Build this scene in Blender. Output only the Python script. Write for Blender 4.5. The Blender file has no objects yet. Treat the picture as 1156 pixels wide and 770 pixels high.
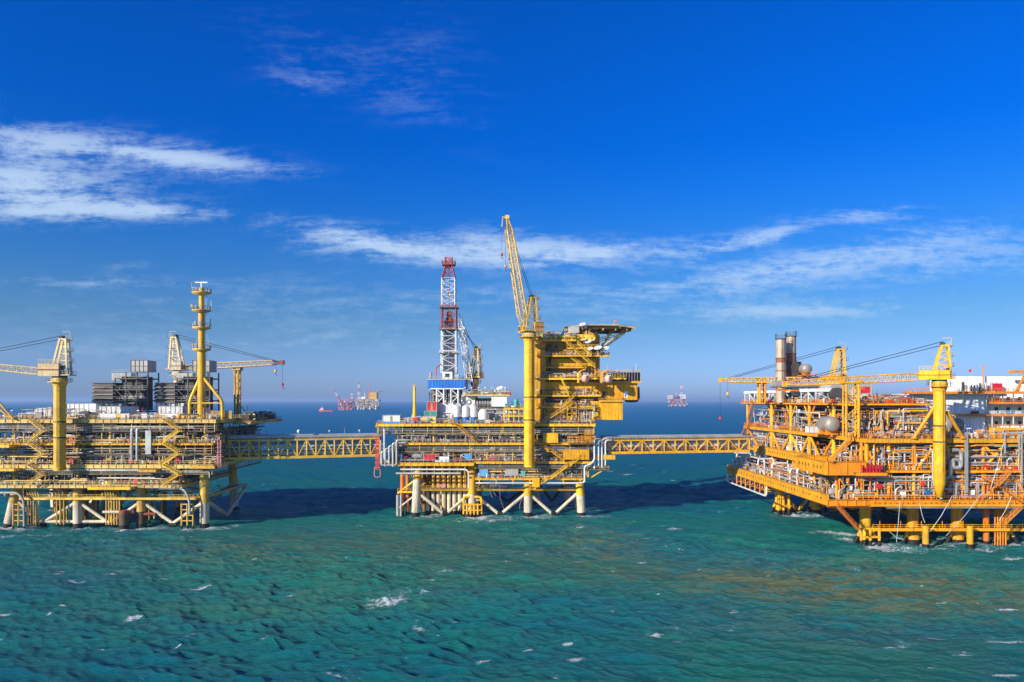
import bpy, math, random
import numpy as np
from mathutils import Vector, Matrix, Euler

# ------------------------------------------------------------------ camera, light, sky
F, CH = 800.0, 42.0            # focal length in photo pixels, camera height in metres
U0, V0 = 578.0, 452.0
def X(u, Y): return (u - U0) * Y / F
def Z(v, Y): return CH - (v - V0) * Y / F
def P(u, v, Y): return Vector((X(u, Y), Y, Z(v, Y)))

SUN_EL, SUN_AZ = math.radians(21), math.radians(229)     # azimuth clockwise from +Y
scene = bpy.context.scene
COL = scene.collection
cam = bpy.data.objects.new('camera', bpy.data.cameras.new('camera'))
COL.objects.link(cam); scene.camera = cam
cam.location = (0, 0, CH); cam.rotation_euler = (math.radians(90), 0, 0)
cam.data.sensor_width = 36; cam.data.lens = 36 * F / 1156
cam.data.shift_y = (V0 - 385) / 1156
cam.data.clip_start = 1; cam.data.clip_end = 200000
sun = bpy.data.objects.new('sun', bpy.data.lights.new('sun', 'SUN'))
COL.objects.link(sun)
sd = Vector((math.sin(SUN_AZ) * math.cos(SUN_EL), math.cos(SUN_AZ) * math.cos(SUN_EL), math.sin(SUN_EL)))
sun.rotation_euler = sd.to_track_quat('Z', 'Y').to_euler()
sun.location = sd * 400
sun.data.energy = 5.0; sun.data.angle = math.radians(.5); sun.data.color = (1, .92, .80)
scene.view_settings.view_transform = 'Standard'; scene.view_settings.look = 'None'
scene.view_settings.exposure = 0.38; scene.view_settings.gamma = 1
scene.cycles.max_bounces = 6; scene.cycles.volume_bounces = 0
scene.cycles.diffuse_bounces = 3; scene.cycles.glossy_bounces = 3

class NT:
    """tiny node-expression helper"""
    def __init__(s, nt): s.nt = nt
    def n(s, t, **k):
        o = s.nt.nodes.new(t)
        for a, b in k.items(): setattr(o, a, b)
        return o
    def put(s, inp, val):
        if hasattr(val, 'is_output'): s.nt.links.new(val, inp)
        else: inp.default_value = val
    def m(s, op, *a, clamp=False):
        o = s.n('ShaderNodeMath', operation=op, use_clamp=clamp)
        for i, v in enumerate(a): s.put(o.inputs[i], v)
        return o.outputs[0]
    def noise(s, vec, scale, detail=3, rough=.5, dist=0, out='Fac'):
        o = s.n('ShaderNodeTexNoise'); s.put(o.inputs['Vector'], vec)
        o.inputs['Scale'].default_value = scale; o.inputs['Detail'].default_value = detail
        o.inputs['Roughness'].default_value = rough; o.inputs['Distortion'].default_value = dist
        return o.outputs[out]
    def mapping(s, vec, scale=(1, 1, 1), rot=(0, 0, 0), loc=(0, 0, 0)):
        o = s.n('ShaderNodeMapping'); s.put(o.inputs['Vector'], vec)
        o.inputs['Scale'].default_value = scale; o.inputs['Rotation'].default_value = rot; o.inputs['Location'].default_value = loc
        return o.outputs[0]
    def mix(s, fac, a, b, mode='MIX'):
        o = s.n('ShaderNodeMix', data_type='RGBA', blend_type=mode)
        s.put(o.inputs['Factor'], fac)
        for i, v in ((6, a), (7, b)):
            if isinstance(v, tuple): v = (*v[:3], 1)
            s.put(o.inputs[i], v)
        return o.outputs[2]
    def ramp(s, fac, lo, hi, a=0., b=1.):
        o = s.n('ShaderNodeMapRange', interpolation_type='SMOOTHSTEP')
        s.put(o.inputs[0], fac)
        for i, v in enumerate((lo, hi, a, b)): s.put(o.inputs[i + 1], v)
        return o.outputs[0]

def make_world():
    w = bpy.data.worlds.new('World'); scene.world = w; w.use_nodes = True
    nt = w.node_tree; g = NT(nt); bg = nt.nodes['Background']
    sky = g.n('ShaderNodeTexSky', sky_type='NISHITA', sun_disc=False)
    sky.sun_elevation = SUN_EL; sky.sun_rotation = SUN_AZ
    sky.altitude = 0; sky.air_density = 1.0; sky.dust_density = .6; sky.ozone_density = 4
    tc = g.n('ShaderNodeTexCoord'); sp = g.n('ShaderNodeSeparateXYZ'); nt.links.new(tc.outputs['Generated'], sp.inputs[0])
    x, y, z = sp.outputs
    # deep, saturated blue as in the photograph
    hs = g.n('ShaderNodeHueSaturation'); nt.links.new(sky.outputs[0], hs.inputs['Color'])
    satv = g.ramp(z, 0.0, .45, SAT_LO, SAT_HI)
    g.put(hs.inputs['Saturation'], satv); hs.inputs['Hue'].default_value = HUE
    tint = g.mix(g.ramp(z, 0.0, .40), TINT_LO, TINT_HI)
    tint = g.mix(g.ramp(z, -.02, .12), TINT_HZ, tint)
    col = g.mix(1.0, hs.outputs[0], tint, 'MULTIPLY')
    # thin cirrus, laid out by direction
    yy = g.m('MAXIMUM', y, .05)
    a = g.m('DIVIDE', x, yy); e = g.m('DIVIDE', z, yy)
    cmb = g.n('ShaderNodeCombineXYZ'); g.put(cmb.inputs[0], a); g.put(cmb.inputs[1], e)
    v = cmb.outputs[0]
    warp = g.noise(v, 3.0, 3, .5, out='Color')
    wv = g.n('ShaderNodeVectorMath', operation='MULTIPLY_ADD')
    nt.links.new(warp, wv.inputs[0]); wv.inputs[1].default_value = (.10, .05, 0); nt.links.new(v, wv.inputs[2])
    v = wv.outputs[0]
    n1 = g.noise(g.mapping(v, (4.2, 19, 1), (0, 0, math.radians(7))), 1.0, 9, .68)
    n2 = g.noise(g.mapping(v, (12, 80, 1), (0, 0, math.radians(-32))), 1.0, 6, .65)
    n3 = g.noise(g.mapping(v, (50, 75, 1), (0, 0, math.radians(25))), 1.0, 6, .7)
    tex = g.m('ADD', g.m('MULTIPLY', n1, .42), g.m('ADD', g.m('MULTIPLY', n2, .36), g.m('MULTIPLY', n3, .22)))
    tot = None
    for (bu, bv, sx, sy, ang, st) in CLOUDS:
        ca, sa = math.cos(math.radians(ang)), math.sin(math.radians(ang))
        dx = g.m('SUBTRACT', a, (bu - U0) / F); dy = g.m('SUBTRACT', e, (V0 - bv) / F)
        p = g.m('DIVIDE', g.m('ADD', g.m('MULTIPLY', dx, ca), g.m('MULTIPLY', dy, sa)), sx / F)
        q = g.m('DIVIDE', g.m('SUBTRACT', g.m('MULTIPLY', dy, ca), g.m('MULTIPLY', dx, sa)), sy / F)
        r = g.m('ADD', g.m('MULTIPLY', p, p), g.m('MULTIPLY', q, q))
        b = g.m('MULTIPLY', g.m('EXPONENT', g.m('MULTIPLY', r, -1.)), st)
        tot = b if tot is None else g.m('ADD', tot, b)
    # a little general cirrus everywhere else
    gen = g.m('MULTIPLY', g.ramp(g.m('SUBTRACT', .25, y), -.3, .3), .5)
    tot = g.m('ADD', tot, gen)
    dens = g.m('MULTIPLY', g.m('MINIMUM', tot, 1.25), g.ramp(g.m('ADD', tex, g.m('MULTIPLY', tot, .10)),   .485, .66))
    dens = g.m('MULTIPLY', dens, .62, clamp=True)
    col = g.mix(dens, col, CLOUD_COL)
    nt.links.new(col, bg.inputs['Color']); bg.inputs['Strength'].default_value = SKY_ST
SAT_LO, SAT_HI, HUE = 1.15, 1.45, .503
TINT_LO, TINT_HI, TINT_HZ = (.54, .665, .86), (.10, .81, 1.50), (.60, .84, 1.80)
CLOUD_COL = (5.0, 6.5, 8.4)
SKY_ST = .091
CLOUDS = [ # photo u, v, half length, half height, angle, strength
 (60, 160, 150, 20, -5, .9), (225, 182, 100, 13, -6, 1.0), (40, 212, 130, 30, -4, 1.1), (165, 238, 100, 10, -2, 1.0), (30, 240, 80, 12, 0, .6), (0, 190, 90, 45, 0, .35),
 (390, 266, 80, 15, -8, 1.15), (470, 288, 120, 12, -4, .9), (590, 280, 110, 17, -2, 1.1), (700, 286, 110, 13, 6, .75), (540, 262, 60, 12, 12, .3),
 (850, 270, 80, 11, 14, .95), (985, 242, 60, 11, 6, .7), (900, 300, 190, 18, 10, .62), (1080, 290, 140, 34, 4, .60), (880, 352, 130, 10, 2, .7), (800, 330, 200, 26, 8, .4),
 (1050, 345, 160, 14, 4, .30), (90, 318, 110, 7, 0, .55), (140, 300, 45, 6, 0, .3), (400, 85, 130, 34, -25, .20), (480, 70, 60, 50, -50, .15), (335, 92, 45, 24, 0, .25),
 (420, 380, 260, 16, 0, .34), (250, 340, 260, 30, 3, .30), (150, 400, 220, 14, 0, .3), (480, 340, 120, 12, 4, .35), (1060, 390, 180, 14, 0, .25), (650, 330, 200, 18, 6, .2)]
make_world()

# ------------------------------------------------------------------ materials
MAT = {}
def paint(name, col, rough=.5, dirt=.3, dcol=(.16, .07, .025), metal=0., var=.25, bump=.0):
    m = bpy.data.materials.new(name); m.use_nodes = True
    nt = m.node_tree; g = NT(nt); b = nt.nodes['Principled BSDF']
    tc = g.n('ShaderNodeTexCoord').outputs['Object']
    big = g.noise(tc, .22, 4, .6)
    stk = g.noise(g.mapping(tc, (1.7, 1.7, .22)), 1.0, 6, .65)
    fine = g.noise(tc, 2.6, 4, .6)
    base = g.mix(g.ramp(big, .3, .72), tuple(c * (1 - var) for c in col), tuple(min(1, c * (1 + var * .35)) for c in col))
    f = g.m('MULTIPLY', g.ramp(g.m('ADD', stk, g.m('MULTIPLY', fine, .22)), .58, .80), dirt)
    base = g.mix(f, base, dcol)
    spot = g.noise(tc, 1.1, 7, .75)
    base = g.mix(g.m('MULTIPLY', g.ramp(g.m('ADD', spot, g.m('MULTIPLY', big, .25)), .74, .80), min(1, dirt * 1.6)), base, tuple(c * .8 for c in dcol))
    oi = g.n('ShaderNodeObjectInfo').outputs['Random']
    hv = g.n('ShaderNodeHueSaturation'); g.put(hv.inputs['Hue'], g.ramp(oi, 0, 1, .492, .506)); g.put(hv.inputs['Value'], g.ramp(oi, 0, 1, .86, 1.1)); g.put(hv.inputs['Color'], base); base = hv.outputs[0]
    g.put(b.inputs['Base Color'], base)
    b.inputs['Roughness'].default_value = rough; b.inputs['Metallic'].default_value = metal
    b.inputs['Specular IOR Level'].default_value = .35
    MAT[name] = m; return m
paint('yellow_dull', (.76, .46, .085), .5, .50, var=.3)
paint('cream_yellow', (.80, .58, .17), .5, .5)
paint('bridge_yellow', (.95, .60, .07), .5, .3, (.45, .2, .05))
paint('stack_rust', (.36, .13, .06), .7, .5, (.5, .3, .2))
paint('tank_grey', (.34, .30, .25), .5, .45, (.25, .16, .1), metal=.2)
paint('gantry_grey', (.12, .12, .115), .6, .4)
paint('yellow_mid', (.88, .49, .025), .45, .48, (.30, .13, .03))
paint('yellow_deep', (.92, .46, .012), .48, .55, (.34, .12, .02))
paint('orange', (.82, .25, .018), .5, .30, (.25, .07, .02))
paint('orange_yellow', (.92, .36, .012), .45, .28, (.4, .12, .02))
paint('cream', (.70, .60, .42), .6, .6, (.26, .16, .07))
paint('clean_white', (.86, .86, .84), .5, .06, (.5, .45, .4), var=.08)
paint('stack_beige', (.64, .50, .34), .5, .5, (.3, .12, .05), metal=.15)
paint('white', (.82, .82, .79), .5, .25, (.42, .36, .28))
paint('beige', (.84, .62, .30), .55, .35, (.35, .2, .08))
paint('louvre', (.12, .10, .085), .6, .4)
paint('pipe_grey', (.50, .50, .47), .38, .28, (.25, .17, .11), metal=.35)
paint('pipe_white', (.68, .66, .61), .45, .3, (.35, .25, .16))
paint('steel', (.60, .56, .49), .38, .35, (.28, .16, .08), metal=.4)
paint('grey', (.30, .30, .29), .6, .35)
paint('mid_grey', (.46, .44, .40), .6, .4, (.2, .15, .1))
paint('dark', (.060, .058, .055), .6, .35, (.12, .06, .03))
paint('brown_dark', (.13, .085, .045), .7, .4, (.05, .03, .02))
paint('grating', (.22, .165, .085), .7, .45, (.12, .08, .04))
paint('black', (.015, .015, .015), .6, .2, (.05, .035, .02))
paint('red', (.70, .03, .025), .45, .2)
paint('pink', (.75, .30, .27), .5, .3)
paint('boat_pink', (.88, .46, .38), .4, .15)
paint('blue', (.02, .17, .52), .4, .2)
paint('light_blue', (.08, .33, .62), .4, .2)
paint('teal', (.04, .34, .28), .45, .2)
paint('rust', (.30, .10, .04), .75, .5, (.12, .04, .02))
paint('glass', (.03, .05, .06), .1, .0)
paint('mast_red', (.40, .05, .035), .55, .5)
paint('far_red', (.62, .10, .10), .6, .2)
paint('star_yellow', (.9, .65, .02), .5, .0)

# ------------------------------------------------------------------ mesh builder
ORG = {}
class MB:
    def __init__(s): s.v = []; s.f = []; s.mi = []; s.sm = []; s.mats = []; s.T = None
    def _m(s, mat):
        if mat not in s.mats: s.mats.append(mat)
        return s.mats.index(mat)
    def add(s, vs, fs, mat, smooth=False):
        o = len(s.v); i = s._m(mat)
        if s.T is not None: vs = [s.T @ Vector(q) for q in vs]
        s.v += [tuple(q) for q in vs]
        for f in fs: s.f.append([o + k for k in f]); s.mi.append(i); s.sm.append(smooth)
        return s
    def box(s, x0, x1, y0, y1, z0, z1, mat):
        if x0 > x1: x0, x1 = x1, x0
        if y0 > y1: y0, y1 = y1, y0
        if z0 > z1: z0, z1 = z1, z0
        v = [(x, y, z) for z in (z0, z1) for x, y in ((x0, y0), (x1, y0), (x1, y1), (x0, y1))]
        return s.add(v, [(0, 3, 2, 1), (4, 5, 6, 7), (0, 1, 5, 4), (1, 2, 6, 5), (2, 3, 7, 6), (3, 0, 4, 7)], mat)
    def bar(s, p, q, w, mat, h=None):
        p, q = Vector(p), Vector(q); d = q - p
        if d.length < 1e-4: return s
        d.normalize(); h = h or w
        up = Vector((0, 0, 1)) if abs(d.z) < .95 else Vector((0, 1, 0))
        a = d.cross(up).normalized() * w / 2; b = a.cross(d).normalized() * h / 2
        v = [c + i * a + j * b for c in (p, q) for i, j in ((-1, -1), (1, -1), (1, 1), (-1, 1))]
        return s.add(v, [(0, 1, 5, 4), (1, 2, 6, 5), (2, 3, 7, 6), (3, 0, 4, 7), (3, 2, 1, 0), (4, 5, 6, 7)], mat)
    def tube(s, p, q, r, mat, n=8, r2=None, caps=True):
        p, q = Vector(p), Vector(q); d = q - p
        if d.length < 1e-4: return s
        d.normalize(); r2 = r if r2 is None else r2
        up = Vector((0, 0, 1)) if abs(d.z) < .95 else Vector((0, 1, 0))
        a = d.cross(up).normalized(); b = a.cross(d)
        cs = [(math.cos(2 * math.pi * k / n), math.sin(2 * math.pi * k / n)) for k in range(n)]
        v = [p + (a * c + b * t) * r for c, t in cs] + [q + (a * c + b * t) * r2 for c, t in cs]
        s.add(v, [(k, (k + 1) % n, n + (k + 1) % n, n + k) for k in range(n)], mat, True)
        if caps: s.add(v, [tuple(range(n - 1, -1, -1)), tuple(range(n, 2 * n))], mat)
        return s
    def path(s, pts, r, mat, n=6, bend=None):
        """pipe with rounded elbows"""
        pts = [Vector(p) for p in pts]; bend = bend or r * 2.2; out = [pts[0]]
        for i in range(1, len(pts) - 1):
            a, b, c = pts[i - 1], pts[i], pts[i + 1]
            l = min(bend, (b - a).length * .45, (c - b).length * .45)
            p0 = b + (a - b).normalized() * l; p1 = b + (c - b).normalized() * l
            for t in (0, .33, .67, 1): out.append((1 - t) ** 2 * p0 + 2 * t * (1 - t) * b + t * t * p1)
        out.append(pts[-1])
        rings = []; ref = None
        for i, p in enumerate(out):
            d = (out[min(i + 1, len(out) - 1)] - out[max(i - 1, 0)]).normalized()
            if ref is None:
                up = Vector((0, 0, 1)) if abs(d.z) < .9 else Vector((0, 1, 0)); ref = d.cross(up).normalized()
            ref = (ref - d * ref.dot(d)).normalized(); b = d.cross(ref)
            rings.append([p + (ref * math.cos(2 * math.pi * k / n) + b * math.sin(2 * math.pi * k / n)) * r for k in range(n)])
        v = [q for rg in rings for q in rg]; m = len(rings)
        s.add(v, [(i * n + k, i * n + (k + 1) % n, (i + 1) * n + (k + 1) % n, (i + 1) * n + k) for i in range(m - 1) for k in range(n)], mat, True)
        return s.add(v, [tuple(range(n - 1, -1, -1)), tuple(range((m - 1) * n, m * n))], mat)
    def lathe(s, c, prof, mat, n=16, axis='z'):
        c = Vector(c); v = []
        for r, h in prof:
            for k in range(n):
                a = 2 * math.pi * k / n
                o = (r * math.cos(a), r * math.sin(a), h)
                if axis == 'x': o = (o[2], o[0], o[1])
                if axis == 'y': o = (o[1], o[2], o[0])
                v.append(c + Vector(o))
        m = len(prof)
        s.add(v, [(i * n + k, i * n + (k + 1) % n, (i + 1) * n + (k + 1) % n, (i + 1) * n + k) for i in range(m - 1) for k in range(n)], mat, True)
        return s
    def capsule(s, c, r, L, mat, axis='x', n=14):
        prof = [(r * math.sin(t), -L / 2 - r * .6 * math.cos(t)) for t in (0.001, .4, .8, 1.2, 1.57)]
        prof += [(r, L / 2)] + [(r * math.sin(t), L / 2 + r * .6 * math.cos(t)) for t in (1.2, .8, .4, .001)]
        return s.lathe(c, prof, mat, n, axis)
    def prism(s, poly, z0, z1, mat):
        n = len(poly); v = [(x, y, z0) for x, y in poly] + [(x, y, z1) for x, y in poly]
        return s.add(v, [tuple(range(n - 1, -1, -1)), tuple(range(n, 2 * n))] + [(k, (k + 1) % n, n + (k + 1) % n, n + k) for k in range(n)], mat)
    def build(s, name, parent=None, origin=None):
        me = bpy.data.meshes.new(name)
        if parent is not None: O = ORG[parent.name]
        elif origin is not None: O = Vector(origin)
        else:
            a = np.array(s.v); O = Vector(((a[:, 0].min() + a[:, 0].max()) / 2, (a[:, 1].min() + a[:, 1].max()) / 2, a[:, 2].min()))
        me.from_pydata([(x - O.x, y - O.y, z - O.z) for x, y, z in s.v], [], s.f)
        for m in s.mats: me.materials.append(MAT[m])
        me.polygons.foreach_set('material_index', s.mi); me.polygons.foreach_set('use_smooth', s.sm)
        me.update()
        o = bpy.data.objects.new(name, me); COL.objects.link(o)
        if parent is not None: o.parent = parent
        else: o.location = O
        ORG[o.name] = O
        return o

def empty(name, loc):
    o = bpy.data.objects.new(name, None); COL.objects.link(o); o.location = loc; o.empty_display_size = 1
    ORG[o.name] = Vector(loc); return o
def tag(o, label=None, cat=None, group=None, kind=None):
    for k, v in (('label', label), ('category', cat), ('group', group), ('kind', kind)):
        if v: o[k] = v
    return o
def copy_tree(o, delta=(0, 0, 0), label=None):
    def rec(q, par):
        c = q.copy(); COL.objects.link(c)
        if par: c.parent = par
        for ch in q.children: rec(ch, c)
        return c
    c = rec(o, None); c.location = o.location + Vector(delta)
    if label: c['label'] = label
    return c

# ------------------------------------------------------------------ kit
def rails(mb, pts, mat, h=1.15, sp=1.6, w=.08, closed=False):
    pts = [Vector(p) for p in pts]
    if closed: pts.append(pts[0])
    for a, b in zip(pts, pts[1:]):
        L = (b - a).length; n = max(1, round(L / sp))
        for k in range(n + 1):
            p = a.lerp(b, k / n); mb.bar(p, p + Vector((0, 0, h)), w, mat)
        for hh in (h, h * .55): mb.bar(a + Vector((0, 0, hh)), b + Vector((0, 0, hh)), w, mat)
def lattice(mb, p, q, w0, h0, w1, h1, n, rc, rl, mat, up=(0, 0, 1), mat2=None):
    p, q = Vector(p), Vector(q); d = (q - p).normalized(); up = Vector(up)
    if abs(d.dot(up)) > .97: up = Vector((0, 1, 0))
    a = d.cross(up).normalized(); b = a.cross(d).normalized()
    rings = []
    for k in range(n + 1):
        t = k / n; c = p.lerp(q, t); w = (w0 + (w1 - w0) * t) / 2; h = (h0 + (h1 - h0) * t) / 2
        rings.append([c + a * w * i + b * h * j for i, j in ((-1, -1), (1, -1), (1, 1), (-1, 1))])
    for k in range(n):
        mm = mat(k / n) if callable(mat) else mat; m2 = mat2 or mm
        for i in range(4):
            mb.tube(rings[k][i], rings[k + 1][i], rc, mm, 5, caps=False)
            j = (i + 1) % 4
            if k % 2: mb.bar(rings[k][i], rings[k + 1][j], rl, m2)
            else: mb.bar(rings[k][j], rings[k + 1][i], rl, m2)
            mb.bar(rings[k + 1][i], rings[k + 1][j], rl, m2)
    return rings
def stair(mb, p, q, width, mat, tread='grating'):
    """p low, q high, both on the near stringer; stair extends +Y by width"""
    p, q = Vector(p), Vector(q); o = Vector((0, width, 0)) if abs((q - p).x) > abs((q - p).y) else Vector((width, 0, 0))
    for s_ in (Vector((0, 0, 0)), o):
        mb.bar(p + s_, q + s_, .12, mat, .26)
        for hh in (.6, 1.15): mb.bar(p + s_ + Vector((0, 0, hh)), q + s_ + Vector((0, 0, hh)), .075, mat)
        n = max(2, int((q - p).length / 1.5))
        for k in range(n + 1):
            c = p.lerp(q, k / n) + s_; mb.bar(c, c + Vector((0, 0, 1.15)), .08, mat)
    n = max(3, int(abs(q.z - p.z) / .3))
    for k in range(n + 1):
        c = p.lerp(q, k / n) + o / 2
        if abs(o.y) > 0: mb.box(c.x - .14, c.x + .14, c.y - width / 2, c.y + width / 2, c.z - .02, c.z + .03, tread)
        else: mb.box(c.x - width / 2, c.x + width / 2, c.y - .14, c.y + .14, c.z - .02, c.z + .03, tread)
def zigzag(root, xl, xr, y, zs, mat, width=1.1, first_right=True):
    """stair tower of flights between xl and xr climbing through the levels zs (low to high)"""
    right = first_right
    for i, (z0, z1) in enumerate(zip(zs, zs[1:])):
        mb = MB(); yy = y
        a, b = (xl, xr) if right else (xr, xl)
        stair(mb, (a, yy, z0), (b, yy, z1), width, mat)
        e = 1.3 if right else -1.3
        mb.box(b, b + e, yy, yy + width, z1 - .14, z1, mat)
        rails(mb, [(b, yy, z1), (b + e, yy, z1), (b + e, yy + width, z1)], mat)
        mb.build('staircase', root); right = not right

def girder(mb, p, q, z0, z1, t, mat, rib=2.2, holes=None):
    """plate girder along p->q (xy) with flanges and stiffeners"""
    p, q = Vector((*p, 0)), Vector((*q, 0)); d = (q - p); L = d.length; d.normalize(); nrm = Vector((d.y, -d.x, 0))
    def quadbox(a, b, off0, off1, za, zb, m):
        c = [p + d * a + nrm * off0, p + d * b + nrm * off0, p + d * b + nrm * off1, p + d * a + nrm * off1]
        v = [(k.x, k.y, za) for k in c] + [(k.x, k.y, zb) for k in c]
        mb.add(v, [(0, 1, 2, 3), (7, 6, 5, 4), (4, 5, 1, 0), (5, 6, 2, 1), (6, 7, 3, 2), (7, 4, 0, 3)], m)
    quadbox(0, L, -t / 2, t / 2, z0 + .08, z1 - .08, mat)
    quadbox(0, L, -t * 1.6, t * 1.6, z1 - .08, z1, mat); quadbox(0, L, -t * 1.6, t * 1.6, z0, z0 + .08, mat)
    n = max(1, int(L / rib))
    for k in range(n + 1):
        a = k * L / n
        for sgn in (1, -1): quadbox(max(0, a - .05), min(L, a + .05), sgn * t / 2, sgn * t * 1.3, z0 + .08, z1 - .08, mat)
    if holes:
        for g0, cnt in holes:
            for k in range(cnt):
                a = g0 * L + k * 2.3
                for sgn in (1, -1): quadbox(a, a + .5, sgn * (t / 2), sgn * (t / 2 + .02), z0 + (z1 - z0) * .38, z0 + (z1 - z0) * .62, 'black')

def deck(root, x0, x1, y0, y1, z, gh, ymat, rmat, band=3.2, bandmat=None, sides='FLRB', floor='grating', rail=True, rib=2.4, rng=None):
    """floor plate, perimeter girder, joists; hung service band below"""
    mb = MB()
    mb.box(x0 + .3, x1 - .3, y0 + .3, y1 - .3, z - .12, z - .01, floor)
    for k in range(1, int((x1 - x0) / 4)):
        xx = x0 + k * 4; mb.box(xx - .12, xx + .12, y0 + .5, y1 - .5, z - .75, z - .12, ymat)
    for k in range(1, int((y1 - y0) / 7)):
        yy = y0 + k * 7; mb.box(x0 + .5, x1 - .5, yy - .15, yy + .15, z - 1.0, z - .125, ymat)
    mb.build('deck', root)
    g = MB()
    S = {'F': ((x0, y0), (x1, y0)), 'R': ((x1, y0), (x1, y1)), 'B': ((x1, y1), (x0, y1)), 'L': ((x0, y1), (x0, y0))}
    for k in sides: girder(g, *S[k], z - gh, z, .22, ymat, rib)
    g.build('deck_girder', root)
    if rail:
        r = MB()
        for k in sides:
            a, b = S[k]; rails(r, [(*a, z), (*b, z)], rmat)
        r.build('handrail', root)
    if band:
        b = MB(); bm = bandmat or 'grating'; zb = z - gh - band
        for k in sides:
            if k in 'FRL':
                a, c = S[k]; A, C_ = Vector((*a, zb)), Vector((*c, zb)); L = (C_ - A).length
                ins = Vector((0, .5, 0)) if k == 'F' else Vector((.5 if k == 'L' else -.5, 0, 0))
                b.bar(A + ins, C_ + ins, .3, bm, .45)
                b.bar(A + ins + Vector((0, 0, band * .62)), C_ + ins + Vector((0, 0, band * .62)), .12, rmat)
                b.bar(A + ins + Vector((0, 0, band * .36)), C_ + ins + Vector((0, 0, band * .36)), .12, 'mid_grey')
                n = int(L / 3.0)
                for i in range(n + 1):
                    p = A.lerp(C_, i / n) + ins; b.bar(p, p + Vector((0, 0, band)), .16, bm if i % 3 else ymat)
        b.build('hanging_frame', root)

def pipes_x(root, x0, x1, y, z0, z1, n, rng, mats=('pipe_grey', 'pipe_white', 'pipe_white', 'mid_grey'), r=(.10, .28), drop=.5, ydepth=2.5):
    for k in range(n):
        a = rng.uniform(x0, x0 + (x1 - x0) * .6); b = min(x1, a + rng.uniform(.25, .8) * (x1 - x0))
        z = rng.uniform(z0, z1); yy = y + rng.uniform(0, ydepth); rr = rng.uniform(*r)
        pts = [(a, yy, z), (b, yy, z)]
        if rng.random() < drop: pts.insert(0, (a, yy, max(z0 - 2, z - rng.uniform(1.2, 3.5))))
        if rng.random() < drop: pts.append((b, yy, max(z0 - 2, z - rng.uniform(1.2, 3.5))))
        if rng.random() < .4:
            m = rng.uniform(.3, .7); xm = a + (b - a) * m; dz = rng.choice((-1, 1)) * rng.uniform(.5, 1.2)
            i = [j for j, p in enumerate(pts) if p == (b, yy, z)][0]
            pts[i] = (b, yy, z + dz); pts[i:i] = [(xm, yy, z), (xm, yy, z + dz)]
            if i + 3 < len(pts): pass
        mb = MB(); mb.path(pts, rr, rng.choice(mats)); mb.build('pipe', root)
def pipes_y(root, y0, y1, x, z0, z1, n, rng, mats=('pipe_grey', 'pipe_white', 'mid_grey'), r=(.12, .35), xdepth=3):
    for k in range(n):
        a = rng.uniform(y0, y0 + (y1 - y0) * .5); b = min(y1, a + rng.uniform(.3, .9) * (y1 - y0))
        z = rng.uniform(z0, z1); xx = x + rng.uniform(0, xdepth); rr = rng.uniform(*r)
        pts = [(xx, a, z), (xx, b, z)]
        if rng.random() < .5: pts.insert(0, (xx, a, z - rng.uniform(1, 3)))
        if rng.random() < .3: pts.append((xx, b, z - rng.uniform(1, 3)))
        mb = MB(); mb.path(pts, rr, rng.choice(mats)); mb.build('pipe', root)
def risers(root, x0, x1, y, z0, z1, n, rng, mats=('pipe_grey', 'pipe_white'), r=(.08, .22), ydepth=2):
    for k in range(n):
        x = rng.uniform(x0, x1); yy = y + rng.uniform(0, ydepth); a = z0 + rng.uniform(0, .3) * (z1 - z0); b = z1 - rng.uniform(0, .3) * (z1 - z0)
        s_ = rng.choice((-1, 1)) * rng.uniform(.6, 2)
        mb = MB(); mb.path([(x, yy, a), (x, yy, b), (x + s_, yy, b)], rng.uniform(*r), rng.choice(mats)); mb.build('pipe', root)

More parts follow.
